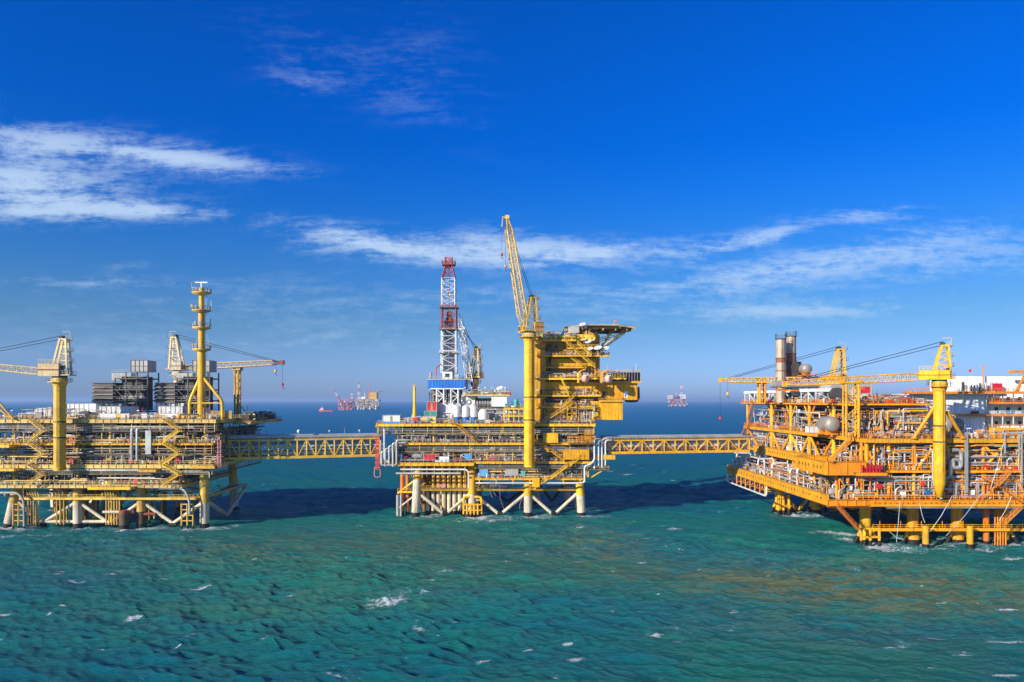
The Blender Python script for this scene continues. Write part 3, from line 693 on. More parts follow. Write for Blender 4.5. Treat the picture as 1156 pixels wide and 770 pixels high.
# ------------------------------------------------------------------ left platform
R = random.Random(11)
def left_platform():
    YF, YB = 230., 276.; XL, XR = X(-45, YF), -96.
    root = empty('offshore_platform', (-135, 252, 0))
    tag(root, 'dull yellow weathered offshore platform with cream lower legs at the left edge of the photo', 'oil platform')
    DA, DB, DC, DD = 36., 28.2, 21.3, 14.6
    # jacket
    xs = [X(10, 235) - 1, X(88, 235), X(160, 235), X(231, 235)]
    tops = [X(17, 235) + 1, xs[1], xs[2], xs[3]]
    for i, (a, b) in enumerate(zip(xs, tops)):
        orange_cap = i == 2
        leg(root, (a, 235, -3), (b, 235, 21 if i == 3 else DD), 1.5, 'yellow_dull', 'cream' if not orange_cap else 'brown_dark', 8.6 if not orange_cap else 5.5)
        SPLASH.append((a, 235, 1.7))
    leg(root, (X(140, 232), 232, -3), (X(140, 232), 232, 6), 1.5, 'rust', 'brown_dark', 5); SPLASH.append((X(140, 232), 232, 1.6))
    for u in (60, 130, 199, 262):
        x = X(u, 272) if u != 262 else -107.5
        leg(root, (x + 1.2, 272, -3), (x, 272, 24 if u == 262 else DD), 1.6, 'yellow_dull', 'cream', 11); SPLASH.append((x, 272, 1.5))
    def vbrace(xa, za, xb, zb, y, r=.6, m='cream'): brace(root, (xa, y, za), (xb, y, zb), r, m)
    for a, b in ((0, 1), (1, 2), (2, 3)):
        mid = (xs[a] + xs[b]) / 2
        vbrace(tops[a], 8.5, mid, 1.2, 235); vbrace(tops[b], 8.5, mid, 1.2, 235)
        x0 = (xs[a] + mid) / 2
        vbrace(tops[a], 9.6, tops[b], 9.6, 235, .55, 'yellow_dull'); brace(root, (mid - 1.2, 235, .9), (mid + 1.2, 235, .9), .8, 'black', 'brace_node')
    vbrace(xs[0] + 9, 1.8, xs[1] + 9, 1.8, 235, .55); vbrace(xs[2] - 8, 4.4, xs[2] + 5, 4.4, 234.4, .5, 'rust')
    vbrace(xs[2] - 12, 5.2, xs[2] - 2, 5.2, 233.5, .5, 'cream')
    for y0, y1 in ((235, 272),):
        for x in (xs[3], xs[1]):
            m = (y0 + y1) / 2; brace(root, (x, y0, 9), (x, m, 1), .7, 'cream'); brace(root, (x, y1, 9), (x, m, 1), .7, 'cream')
            brace(root, (x, y0, 9.8), (x, y1, 9.8), .6, 'yellow_dull')
    for a, b in ((60, 130), (130, 199)):
        brace(root, (X(a, 272), 272, 10), ((X(a, 272) + X(b, 272)) / 2, 272, 1), .65, 'cream'); brace(root, (X(b, 272), 272, 10), ((X(a, 272) + X(b, 272)) / 2, 272, 1), .65, 'cream')
    brace(root, (X(199, 272), 272, 10), ((X(199, 272) - 107.5) / 2, 272, 1), .65, 'cream'); brace(root, (-107.5, 272, 10), ((X(199, 272) - 107.5) / 2, 272, 1), .65, 'cream')
    for k in range(60):                                           # conductors and casings between the legs
        u = R.choice([R.uniform(92, 100), R.uniform(100, 136), R.uniform(60, 84), R.uniform(26, 44), R.uniform(165, 200)])
        y = R.uniform(238, 262); x = X(u, y); mb = MB(); r = R.uniform(.18, .42)
        mb.tube((x, y, -2), (x, y, 1.2), r, 'black', 8, caps=False); mb.tube((x, y, 1.2), (x, y, DD - .8), r, R.choice(('yellow_dull', 'yellow_mid', 'brown_dark')), 8)
        mb.build('conductor_pipe', root)
    for k in range(14):
        u = (30, 33, 36, 39, 42, 118, 121, 124, 127, 130, 133, 62, 66, 70)[k]; y = 233.6; x = X(u, y); m = MB(); m.path([(x - 4, y, 13.2), (x, y, 13.0), (x + .6, y, 10), (x + .6, y, 1)], .22, 'yellow_dull', 6, 2.0); m.build('curved_casing', root)
    # catwalk at the jacket top
    m = MB(); x0, x1 = X(24, 234), X(225, 234)
    m.box(x0, x1, 233.0, 234.2, 9.7, 9.9, 'grating'); m.box(x0, x1, 232.9, 233.05, 9.3, 10.05, 'yellow_dull'); rails(m, [(x0, 233, 9.9), (x1, 233, 9.9)], 'yellow_dull')
    m.box(x0, x1, 247.5, 248.2, 10, 10.4, 'yellow_dull'); rails(m, [(x0, 248, 10.4), (x1, 248, 10.4)], 'brown_dark')
    m.build('catwalk', root)
    m = MB(); m.box(xs[3], -104, 252, 270, 9.9, 10.2, 'grating'); rails(m, [(xs[3], 252, 10.2), (-104, 252, 10.2), (-104, 270, 10.2)], 'yellow_dull'); m.build('catwalk', root)
    # boat landings: ladder frames
    for u0, u1 in ((15, 27), (205, 218)):
        m = MB(); a, b = X(u0, 232), X(u1, 232)
        for x in (a, (a + b) / 2, b): m.tube((x, 232, -1), (x, 232, 8.2), .28, 'yellow_dull', 8); m.tube((x, 232, -1), (x, 232, 1), .32, 'black', 8)
        for z in (2.6, 4.4, 6.2, 8.0): m.bar((a, 232, z), (b, 232, z), .3, 'yellow_dull')
        m.build('boat_fender', root); SPLASH.append(((a + b) / 2, 232, 1.2))
    m = MB(); m.path([(X(-40, 231), 231, 11.9), (X(20, 231), 231, 11.9), (X(27, 231), 231, 9.5), (X(27.5, 231), 231, 1), ], .38, 'mid_grey', 10, 3.0); m.build('riser_pipe', root)
    m = MB(); m.path([(X(180, 231), 231, 13.3), (X(208, 231), 231, 13.3), (X(214, 231), 231, 9.5), (X(214, 231), 231, 5), ], .36, 'mid_grey', 10, 3.0); m.build('riser_pipe', root)
    # decks
    deck(root, XL, XR, YF, YB, DA, 1.35, 'cream_yellow', 'beige', band=2.7, bandmat='brown_dark', rail=True)
    deck(root, XL, X(240, YF), YF + .4, YB, DB, .75, 'yellow_mid', 'beige', band=2.9, bandmat='grating')
    deck(root, XL, X(242, YF), YF - .6, YB - 2, DC, 1.3, 'cream_yellow', 'beige', band=1.9, bandmat='grating')
    deck(root, XL, X(205, YF), YF + .6, YB - 4, DD, 1.1, 'cream_yellow', 'beige', band=0)
    # uprights and knee braces
    for u in (16, 88, 125, 160, 232):
        for z0, z1 in ((DD, DC - 1.3), (DC, DB - .75), (DB, DA - 1.35)):
            if u == 232 and z0 == DD: continue
            x = X(u, 232.5); m = MB(); m.tube((x, 232.6, z0), (x, 232.6, z1), .55, 'yellow_dull', 10); m.build('column', root)
            if u in (88, 160, 16):
                for s_ in (-1, 1): brace(root, (x, 232.6, z1 - 2.6), (x + s_ * 2.6, 232.6, z1), .22, 'yellow_dull', 'knee_brace', 6)
    # fascia posts seen in front of the dark floors
    for z0, z1 in ((DD, DC - 3.2), (DC, DB - 3.6), (DB, DA - 4)):
        for k in range(22):
            x = XL + 3 + (k + R.random() * .6) * (XR - 12 - XL) / 22
            m = MB(); m.bar((x, 231.4, z0), (x, 231.4, z1), R.uniform(.14, .3), R.choice(('yellow_dull', 'brown_dark', 'grating', 'mid_grey'))); m.build('post', root)
    # added inner screens, black and dark, painting the deep shade between decks
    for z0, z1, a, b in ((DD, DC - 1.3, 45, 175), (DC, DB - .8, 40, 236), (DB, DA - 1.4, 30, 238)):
        m = MB(); m.box(X(a, 241), X(b, 241), 241, 241.3, z0, z1, 'black'); m.build('shade_screen', root)
        m = MB(); m.box(X(a + 4, 268), X(b + 14, 268), 268, 268.3, z0, z1, 'dark'); m.build('shade_screen', root)
    # process equipment on each floor
    pal = ('mid_grey', 'grey', 'white', 'steel', 'brown_dark', 'yellow_dull', 'pipe_white')
    for z, n in ((DD, 14), (DC, 18), (DB, 18)):
        for row in (233.2, 238.5):
            clutter(root, XL + 2, XR - 14, row, row + 2.5, z, n // 2 + 3, R, pal, 1.1, 3.2)
    for z0, z1 in ((DD + 3, DC - 1.8), (DC + 2.5, DB - 1.2), (DB + 3, DA - 1.8)):
        pipes_x(root, XL, XR - 8, 231.6, z0, z1, 13, R)
        risers(root, XL + 5, XR - 8, 231.8, z0 - 3, z1, 12, R)
    pipes_x(root, XL, XR - 2, 229.3, DC - 2.3, DC - 1.7, 3, R, r=(.14, .2), drop=.2, ydepth=.4)
    for u, w, z0, z1 in ((149, 1.3, 29, 35), (155, 1.3, 29, 35), (168, 3.6, 23, 35)):
        m = MB(); x = X(u, 230.5)
        if w < 2: m.path([(x, 230.4, 22.5), (x, 230.4, 32.8), (x + 1, 231.5, 32.8)], .45, 'pipe_grey', 8)
        else: m.box(x - .9, x + .9, 230.0, 230.5, 24.5, 32.2, 'pipe_grey')
        m.build('vent_duct', root)
    for u, z, c in ((81, DC, 'red'), (149, DC, 'red'), (81, DB, 'red'), (154, DD, 'red'), (201, DC, 'red'), (45, DD, 'white'), (176, DB, 'teal')):
        m = MB(); x = X(u, 231.5); m.box(x - .6, x + .6, 231, 231.8, z + .2, z + 1.7, c); m.tube((x, 231.4, z), (x, 231.4, z + .2), .3, 'dark', 6); m.build('fire_cabinet', root)
    PM = ('pipe_grey', 'pipe_white', 'mid_grey', 'yellow_dull', 'cream_yellow', 'brown_dark', 'beige'); SM = ('mid_grey', 'white', 'grey', 'yellow_dull', 'cream_yellow', 'brown_dark', 'dark', 'red', 'beige')
    for z0, z1, xr in ((DD, DC - 1.3, X(205, YF)), (DC, DB - .8, XR), (DB, DA - 1.4, XR)): dense(root, XL, xr, 230.8, 238, z0, z0 + (z1 - z0) * .4, 80, 360, R, PM, SM, low=.08); dense(root, XL, xr, 232, 240, z0 + 2, z1, 90, 60, R, ('brown_dark', 'dark', 'mid_grey', 'grey'), ('brown_dark', 'dark', 'grey', 'yellow_dull'))  # upper pipes coloured dark to paint in the shade of the voids
    dense(root, XL, XR, 231, 240, DA, DA + 1.5, 40, 200, R, PM, SM + ('white', 'white'), low=.05)
    for u0, u1, v, yy in ((40, 58, 461, 242), (76, 108, 456, 240), (112, 150, 459, 239), (179, 206, 459, 239)):
        m = MB(); a, b = X(u0, yy), X(u1, yy); m.box(a, b, yy, yy + 4, DA, Z(v, yy), 'white'); m.box(a - .1, b + .1, yy - .1, yy + 4.1, Z(v, yy), Z(v, yy) + .15, 'mid_grey')
        for k in range(int((b - a) / 1.6)): m.bar((a + .8 + k * 1.6, yy - .06, DA), (a + .8 + k * 1.6, yy - .06, Z(v, yy)), .12, 'mid_grey')
        m.build('deck_house', root)
    for u0, u1, c in ((113, 131, 'white'), (137, 146, 'white'), (182, 200, 'white'), (160, 166, 'white'), (98, 108, 'yellow_mid'), (131, 137, 'yellow_mid'), (200, 208, 'yellow_mid')):
        m = MB(); m.box(X(u0, 231.6), X(u1, 231.6), 231.4, 232.6, DA + .1, DA + 1.6, c); m.box(X(u0, 231.6) - .05, X(u1, 231.6) + .05, 231.35, 232.65, DA + 1.6, DA + 1.72, 'mid_grey'); m.build('equipment_locker', root)
    dense(root, XL, X(225, 240), 233.5, 262, 9.9, DD - .8, 60, 60, R, ('yellow_dull', 'brown_dark', 'rust', 'mid_grey'), ('yellow_dull', 'brown_dark', 'mid_grey'))
    for z0, z1 in ((DC, DB - 1), (DB, DA - 1.4)): dense(root, -99.5, -96.2, 231, 274, z0, z1, 70, 80, R, PM, SM, 'S')
    dense(root, -96, -91, 248, 274, DA - 1.1, DA + 1.6, 20, 50, R, PM, SM, 'S')
    # stair towers
    zigzag(root, X(183, 228), X(202, 228), 227.6, [DD + .1, 18.0, DC, 24.9, DB, 32.2, DA], 'yellow_mid', 1.3)
    zigzag(root, X(31, 228), X(48, 228), 227.6, [DD + .1, 18.0, DC, 24.9, DB, 32.2, DA], 'yellow_dull', 1.3)
    # protruding balconies at the far left and lower right
    for u0, u1, z, y0 in ((-40, 21, DC - 1.2, 226), (-40, 14, DB - .6, 226.5), (100, 148, DD - .6, 227.5), (158, 178, DC - 1.6, 226.8), (216, 243, DC - .5, 227.5)):
        m = MB(); a, b = X(u0, 228), X(u1, 228); m.box(a, b, y0, 231, z - .15, z, 'grating'); m.box(a, b, y0 - .1, y0 + .05, z - .7, z + .15, 'yellow_mid'); m.box(b, b + .15, y0, 231, z - .7, z + .15, 'yellow_mid')
        rails(m, [(a, y0, z), (b, y0, z), (b, 231, z)], 'yellow_dull'); m.build('balcony', root)
    # things on the open top deck, near edge
    clutter(root, XL + 3, X(105, 233), 231.5, 235, DA, 11, R, ('mid_grey', 'grey', 'white', 'steel', 'dark'), 1.0, 2.6, ('equipment_skid', 'pump', 'control_cabinet', 'work_lamp', 'process_vessel'))
    clutter(root, X(20, 245), X(105, 245), 240, 250, DA, 9, R, ('mid_grey', 'white', 'white', 'dark'), 1.6, 3.2)
    clutter(root, X(108, 234), X(250, 234), 231.5, 234, DA, 16, R, ('white', 'white', 'mid_grey', 'dark', 'yellow_mid'), .9, 2.0, ('control_cabinet', 'pump', 'equipment_skid', 'work_lamp'))
    pipes_x(root, X(10, 236), X(110, 236), 236, DA + 1.5, DA + 3.2, 5, R, drop=.9)
    for k in range(6):
        x = X(12 + k * 14, 233); m = MB(); m.path([(x, 232, DA), (x, 232, DA + 3.2), (x + 1.2, 232, DA + 3.4)], .09, 'dark'); m.build('lamp_post', root)
    # slatted yellow-brown windbreak
    m = MB(); a, b = X(238, 233), X(262, 233) 
    for k in range(20): xx = a + (k + .5) * (b - a) / 20; m.bar((xx, 233, DA), (xx, 233, DA + 2.6), .22, 'yellow_dull')
    for z in (.3, 1.4, 2.5): m.bar((a, 233.1, DA + z), (b, 233.1, DA + z), .14, 'yellow_dull')
    m.build('windbreak', root)
    # rear extension of the top deck in the shade
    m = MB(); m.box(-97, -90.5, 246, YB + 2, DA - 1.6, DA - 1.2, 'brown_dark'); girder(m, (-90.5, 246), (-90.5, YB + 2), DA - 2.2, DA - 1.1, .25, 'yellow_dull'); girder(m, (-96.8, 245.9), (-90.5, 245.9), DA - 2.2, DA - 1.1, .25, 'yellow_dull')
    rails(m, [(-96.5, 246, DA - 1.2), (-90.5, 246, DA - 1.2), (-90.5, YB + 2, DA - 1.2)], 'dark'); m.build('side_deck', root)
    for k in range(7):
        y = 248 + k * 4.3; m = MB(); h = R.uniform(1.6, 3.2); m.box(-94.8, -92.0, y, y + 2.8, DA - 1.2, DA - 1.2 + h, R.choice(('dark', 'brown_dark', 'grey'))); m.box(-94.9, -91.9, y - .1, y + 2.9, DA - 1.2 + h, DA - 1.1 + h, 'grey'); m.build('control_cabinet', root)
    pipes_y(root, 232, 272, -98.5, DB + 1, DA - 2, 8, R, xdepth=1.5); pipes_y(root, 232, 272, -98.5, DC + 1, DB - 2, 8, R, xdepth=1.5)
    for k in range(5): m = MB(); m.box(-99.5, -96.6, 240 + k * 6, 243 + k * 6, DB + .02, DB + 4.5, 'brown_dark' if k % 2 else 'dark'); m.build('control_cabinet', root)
    # inverted white ladders left (partial crane wires) ; diagonal struts at the far left
    m = MB(); m.tube((X(-30, 229), 229, Z(420, 229)), (X(15, 229), 229, DA), .35, 'yellow_dull', 8); m.tube((X(-12, 229), 229, Z(453, 229)), (X(12, 229), 229, DA + .3), .3, 'yellow_dull', 8); m.build('boom_strut', root)
    return root

def filter_house():
    """turbine air intake: louvred box beside a framed stack with a pale silencer on top"""
    Yf = 244.; x0 = X(104, Yf); root = empty('turbine_housing', (x0 + 9, Yf + 4, 36))
    m = MB(); z0, z1 = Z(455, Yf), Z(432, Yf); a, b = x0, X(128, Yf)
    m.box(a + .3, b - .3, Yf + .3, Yf + 7, z0, z1 - .2, 'gantry_grey'); m.box(a, b, Yf - .1, Yf + 7.2, z1 - .25, z1, 'louvre')
    for k in range(5):
        z = z0 + .3 + k * (z1 - z0 - .6) / 5; m.add([(a, Yf - .35, z), (b, Yf - .35, z), (b, Yf + .35, z + 1.0), (a, Yf + .35, z + 1.0)], [(0, 1, 2, 3)], 'louvre')
        m.box(a, b, Yf - .4, Yf - .3, z - .1, z + .06, 'mid_grey'); m.box(b - .35, b + .25, Yf + .2, Yf + 6.8, z, z + .5, 'louvre')
    m.build('louvre_box', root)
    m = MB(); m.box(a + .5, b + 3, Yf + .5, Yf + 7, 36, z0 - .05, 'white')
    for k in range(7): xx = a + .6 + k * (b + 2.4 - a) / 6.2; m.bar((xx, Yf + .3, 36), (xx, Yf + .3, z0), .25, 'mid_grey')
    m.build('generator_enclosure', root)
    c, d = X(129, Yf), X(166, Yf); zt = Z(420, Yf); f = MB()
    for i in range(4):
        xx = c + i * (d - c) / 3
        for yy in (Yf + .5, Yf + 8): f.bar((xx, yy, 36), (xx, yy, zt if i else zt - 2), .35, 'gantry_grey')
    for k in range(4):
        zz = 38 + k * (zt - 38) / 3.6
        for yy in (Yf + .4, Yf + 8.1): f.bar((c, yy, zz), (d, yy, zz), .3, 'gantry_grey')
        f.box(c, d, Yf + .6, Yf + 8, zz + .15, zz + .25, 'grating'); rails(f, [(c, Yf + .4, zz + .2), (d, Yf + .4, zz + .2)], 'mid_grey')
    for i in range(3): xx = c + i * (d - c) / 3; f.bar((xx, Yf + .4, 37), (xx + (d - c) / 3, Yf + .4, 42), .22, 'gantry_grey'); f.bar((xx + (d - c) / 3, Yf + .4, 42), (xx, Yf + .4, 46), .22, 'gantry_grey')
    f.build('support_frame', root)
    s = MB(); s.box(c + 1.5, d - 1.8, Yf + 2, Yf + 7.5, 38.5, zt - 1.5, 'dark'); s.box(c + 5, c + 8.4, Yf + 1.4, Yf + 2.2, 39.6, 42.4, 'brown_dark')
    s.tube((c + 2, Yf + 1.4, 43), (c + 9, Yf + 1.4, 43), .7, 'mid_grey', 10); s.path([(c + 3, Yf + 1, 37), (c + 3, Yf + 1, 41), (c + 7, Yf + 1, 41)], .35, 'pipe_grey', 8)
    s.build('exhaust_duct', root)
    t = MB(); e, g_ = X(146, Yf), X(165, Yf); z2, z3 = Z(419.5, Yf), Z(406.5, Yf); t.box(e, g_, Yf + 1, Yf + 7, z2, z3, 'mid_grey')
    for k in range(5): xx = e + k * (g_ - e) / 4; t.bar((xx, Yf + .95, z2), (xx, Yf + .95, z3), .16, 'gantry_grey')
    for z in (z2, (z2 + z3) / 2, z3): t.bar((e, Yf + .95, z), (g_, Yf + .95, z), .16, 'gantry_grey')
    t.build('silencer', root)
    t = MB(); h = X(121, Yf + 2); t.box(c - 2, e - .5, Yf + 2, Yf + 5, Z(429, Yf), Z(421, Yf), 'mid_grey'); rails(t, [(c - 2, Yf + 2, Z(421, Yf)), (e - .5, Yf + 2, Z(421, Yf))], 'mid_grey'); t.build('air_cooler', root)
    return root

def radio_mast():
    Yf = 233.; x = X(227.5, Yf); root = empty('radio_mast', (x, Yf, 36)); tag(root, 'tall yellow tubular radio mast with four round galleries and a white radar bar on top', 'mast')
    zt = Z(325, Yf); m = MB()
    m.tube((x, Yf, 36), (x, Yf, Z(395, Yf)), 1.25, 'yellow_mid', 16, caps=False); m.tube((x, Yf, Z(395, Yf)), (x, Yf, Z(350, Yf)), 1.0, 'yellow_mid', 16); m.tube((x, Yf, Z(350, Yf)), (x, Yf, zt), .8, 'yellow_mid', 16)
    m.build('mast_tube', root)
    for u0, u1 in ((214, 'l'), (251, 'r')):
        m = MB(); m.path([(x, Yf - .2, Z(423, Yf)), (X(u0, Yf - 1), Yf - 1, Z(453, Yf)), (X(u0, Yf - 1), Yf - 1, 34.8)], .5, 'yellow_mid', 10, 1.2); m.build('stay_leg', root)
    m = MB(); m.bar((X(214, Yf - 1), Yf - 1, Z(455, Yf)), (X(251, Yf - 1), Yf - 1, Z(455, Yf)), .3, 'yellow_mid'); m.build('tie_bar', root)
    for v, r in ((330, 3.0), (350, 3.0), (369.5, 2.9), (394, 2.9)):
        z = Z(v, Yf); m = MB(); m.lathe((x, Yf, z), [(.8, -1.1), (r, -.35), (r, 0), (.8, 0)], 'yellow_dull', 12)
        rails(m, [(x + r * math.cos(a * .5236), Yf + r * math.sin(a * .5236), z) for a in range(12)], 'mid_grey', sp=.8, closed=True, w=.1); m.build('gallery', root)
        for k in range(4):
            a = R.random() * 6.28; m = MB(); px, py = x + r * math.cos(a), Yf + r * math.sin(a)
            if k % 2: m.bar((px, py, z), (px, py, z + 3.2), .1, 'mid_grey')
            else: m.box(px - .3, px + .3, py - .25, py + .25, z + .5, z + 1.7, 'grey'); m.bar((px, py, z), (px, py, z + .5), .1, 'grey')
            m.build('antenna', root)
    m = MB()
    for dx in (-.25, .25): m.bar((x + 1.5 + dx, Yf, 38), (x + 1.5 + dx, Yf, zt - 1), .07, 'mid_grey')
    for k in range(36): m.bar((x + 1.25, Yf, 38.3 + k), (x + 1.75, Yf, 38.3 + k), .06, 'mid_grey')
    m.build('ladder', root)
    m = MB(); m.tube((x, Yf, zt), (x, Yf, zt + 1.6), .25, 'white', 8); m.box(x - 2, x + 2, Yf - .15, Yf + .15, zt + 1.6, zt + 1.95, 'white'); m.build('radar_scanner', root)

left_platform()
fh = filter_house(); tag(fh, 'grey louvred turbine housing with framed exhaust stack just right of the left crane', 'turbine housing', 'turbine housings on the left platform')
copy_tree(fh, (X(175, 244) - X(104, 244) - .3, 0, 0), 'grey louvred turbine housing with framed exhaust stack directly behind the tall yellow radio mast')
radio_mast()
crane('pedestal_crane', 'beige crane on a fat yellow column at the left, boom running out of the photo', (X(67.5, 226), 226), 1.72, Z(531, 226), Z(426, 226), (X(-70, 222), 222, Z(408, 222)), 12.2,
      ('yellow_mid', 'beige', 'beige', 'beige'), 1.15, hooks=(), boom_w=2.2, bays=18, cab_side=-1, house=(-.9, 5.2, 4.0), chord=.2)
crane('pedestal_crane', 'beige crane behind the second turbine housing with red tipped boom pointing right', (X(201, 262), 262), 1.5, 36, Z(419, 262), (X(319, 262), 262, Z(409, 262)), 12.5,
      ('beige', 'cream', 'beige', 'beige'), 1.1, hooks=(7, 2), boom_w=2.2, bays=22, tipmat='rust', cab_side=1, house=(-1.5, 2.2, 3), chord=.2)
def boom_rest(u0, u1, v, Y, zb, mat, label, strut=True):
    root = empty('boom_rest', ((X(u0, Y) + X(u1, Y)) / 2, Y, zb)); tag(root, label, 'boom rest'); a, b, z = X(u0, Y), X(u1, Y), Z(v, Y)
    for x in (a, b):
        m = MB(); m.tube((x, Y, zb), (x, Y, z), .38, mat, 8); m.tube((x, Y + 2, zb), (x, Y + 2, z), .3, mat, 8); m.build('post', root)
    m = MB(); n = max(2, int((z - zb) / 2.6))
    for k in range(n):
        z0, z1 = zb + k * (z - zb) / n, zb + (k + 1) * (z - zb) / n
        m.bar((a, Y, z1), (b, Y, z1), .22, mat); m.bar(((a, b)[k % 2], Y, z0), ((b, a)[k % 2], Y, z1), .18, mat)
        m.bar((a, Y, z1), (a, Y + 2, z1), .2, mat); m.bar((b, Y, z0), (b, Y + 2, z1), .16, mat)
    m.build('lacing', root)
    m = MB(); m.box(a - .8, b + .8, Y - .6, Y + 2.6, z, z + .5, mat); m.box(a - .8, a - .5, Y - .6, Y + 2.6, z + .5, z + 1.2, mat); m.box(b + .5, b + .8, Y - .6, Y + 2.6, z + .5, z + 1.2, mat); m.build('cradle', root)
    if strut: brace(root, (b, Y, zb + (z - zb) * .3), (b + 4, Y, zb), .2, mat, 'strut')
boom_rest(265, 269, 418, 262, 36, 'yellow_dull', 'slim yellow boom rest post under the boom of the red tipped crane')

# ------------------------------------------------------------------ central platform
R = random.Random(23)
def central_platform():
    YF, YB = 254., 292.; XL, XR = X(432, YF), X(672, YF)
    root = empty('offshore_platform', (-5, 272, 0))
    tag(root, 'bright yellow central offshore platform with a row of white conductor pipes below it', 'oil platform')
    DA, DB, DC, DD = 33.7, 26.9, 19.8, 14.2
    xs = [X(472, 258), X(533, 258), X(596, 258), X(654, 258)]
    for i, x in enumerate(xs):
        dx = (-1.2, 0, 0, 1.0)[i]
        leg(root, (x + dx, 258, -3), (x, 258, DC - 1 if i < 2 else DD - .5), 1.5, 'yellow_mid', 'cream', (7.5, 8.2, 7.6, 7.8)[i] + (6 if i == 0 else 0)); SPLASH.append((x + dx, 258, 1.8))
    for u in (476, 540, 606, 640):
        x = X(u, 288); leg(root, (x, 288, -3), (x, 288, DD), 1.5, 'yellow_mid', 'cream', 9); SPLASH.append((x, 288, 1.4))
    for x0, x1 in zip(xs, xs[1:]):
        mid = (x0 + x1) / 2
        brace(root, (x0 + 1, 258, 7.6), (mid - .6, 258, .8), .62, 'cream'); brace(root, (x1 - 1, 258, 7.9), (mid + .6, 258, .8), .62, 'cream')
        brace(root, (x0, 258, 9.6), (x1, 258, 9.6), .6, 'yellow_mid')
        m = MB(); m.tube((mid - 1, 258, .9), (mid + 1, 258, .9), .8, 'black', 8); m.build('brace_node', root)
    for a, b in ((476, 540), (540, 606), (606, 640)):
        mid = (X(a, 288) + X(b, 288)) / 2
        brace(root, (X(a, 288), 288, 9.5), (mid, 288, 1), .6, 'brown_dark'); brace(root, (X(b, 288), 288, 9.5), (mid, 288, 1), .6, 'brown_dark')
    for x in (xs[0], xs[3]): brace(root, (x, 258, 9.6), (x, 288, 9.6), .55, 'yellow_mid'); brace(root, (x, 258, 8), (x, 273, 1), .5, 'cream'); brace(root, (x, 288, 9), (x, 273, 1), .5, 'cream')
    for u in (482.7, 489, 495, 501, 507, 513, 519, 525):
        x = X(u, 261); m = MB(); m.tube((x, 261, -2), (x, 261, 1.4), .78, 'black', 10, caps=False); m.tube((x, 261, 1.4), (x, 261, 8.4), .72, 'cream', 10, caps=False); m.tube((x, 261, 8.4), (x, 261, DC), .74, 'yellow_dull' if int(u) % 2 else 'rust', 10)
        m.build('conductor_pipe', root); SPLASH.append((x, 261, .8))
    for u in (479, 486, 492, 498, 504, 510, 516, 522, 529):
        x = X(u, 268); m = MB(); m.tube((x, 268, -2), (x, 268, DC), .6, R.choice(('brown_dark', 'rust', 'yellow_dull')), 10); m.build('conductor_pipe', root)
    for u in (454, 460):
        x = X(u, 260); m = MB(); m.tube((x, 260, -2), (x, 260, 1.3), .72, 'black', 10, caps=False); m.tube((x, 260, 1.3), (x, 260, DC - 1), .68, 'orange', 10); m.build('conductor_pipe', root)
    m = MB(); x = X(449, 258); m.tube((x, 258, -1), (x, 258, 7.5), .55, 'mid_grey', 8); m.tube((x + 1.2, 258, -1), (x + 1.2, 258, 7.5), .4, 'mid_grey', 8); m.build('sump_pipe', root)
    brace(root, (x, 258, 8), (xs[0] + 1, 258, 14.6), .4, 'yellow_mid'); brace(root, (x, 258, 8.6), (xs[0], 258, 8.6), .4, 'yellow_mid'); brace(root, (x, 258, 2.5), (xs[0], 258, 8.4), .28, 'cream')
    m = MB(); rails(m, [(x, 257.4, 8.8), (X(533, 257), 257.4, 10)], 'yellow_dull'); m.box(xs[0], xs[3], 256.9, 257.9, 9.9, 10.05, 'grating'); rails(m, [(xs[0], 256.9, 10.05), (X(560, 257), 256.9, 10.05)], 'yellow_mid'); m.build('catwalk', root)
    m = MB(); m.box(X(495, 256.5), X(503, 256.5), 256.5, 256.6, 10.6, 11.6, 'pink'); m.build('notice_board', root); m = MB(); m.box(X(563, 256.5), X(572, 256.5), 256.5, 257.4, 10.2, 11.0, 'pink'); m.build('life_raft_case', root)
    m = MB()                                                    # fender cage round the second leg
    for k in range(6):
        x = xs[1] - 3 + k * 1.3; y = 255.6 if k not in (0, 5) else 256.4; m.tube((x, y, -1), (x, y, 4.8 + (k in (0, 5)) * 1.2), .36, 'yellow_deep', 8); m.tube((x, y, -1), (x, y, .9), .4, 'black', 8)
    for z in (2.4, 4.4): m.bar((xs[1] - 3.2, 255.5, z), (xs[1] + 3.8, 255.5, z), .4, 'orange_yellow')
    m.path([(xs[1] - 3, 256.4, 5), (xs[1] - 3, 256.4, 7), (xs[1] - 1, 257, 7)], .45, 'yellow_deep'); m.path([(xs[1] + 3.5, 256.4, 5), (xs[1] + 3.5, 256.4, 7), (xs[1] + 1, 257, 7)], .45, 'yellow_deep')
    m.build('boat_fender', root); SPLASH.append((xs[1], 255.6, 3))
    # decks
    deck(root, XL - 2, XR, YF, YB, DA, 1.0, 'yellow_mid', 'mid_grey', band=2.5, bandmat='grating')
    deck(root, X(445, YF), XR, YF + .3, YB, DB, .9, 'yellow_mid', 'mid_grey', band=2.3, bandmat='grating')
    deck(root, XL, X(535, YF), YF - .6, YB - 2, DC, 1.2, 'yellow_mid', 'mid_grey', band=0)
    deck(root, X(535.6, YF), XR - 1, YF, YB - 2, DC + .4, .9, 'yellow_mid', 'mid_grey', band=1.6, bandmat='grating')
    deck(root, X(537, YF), X(658, YF), YF + .5, YB - 4, DD, .8, 'yellow_mid', 'mid_grey', band=0)
    for u in (448, 490, 533, 566, 625, 664):
        for z0, z1 in ((DD, DC - .5), (DC, DB - .9), (DB, DA - 1.0)):
            if z0 == DD and u < 540: continue
            x = X(u, 256.6); m = MB(); m.tube((x, 256.6, z0), (x, 256.6, z1), .5, 'yellow_dull', 10); m.build('column', root)
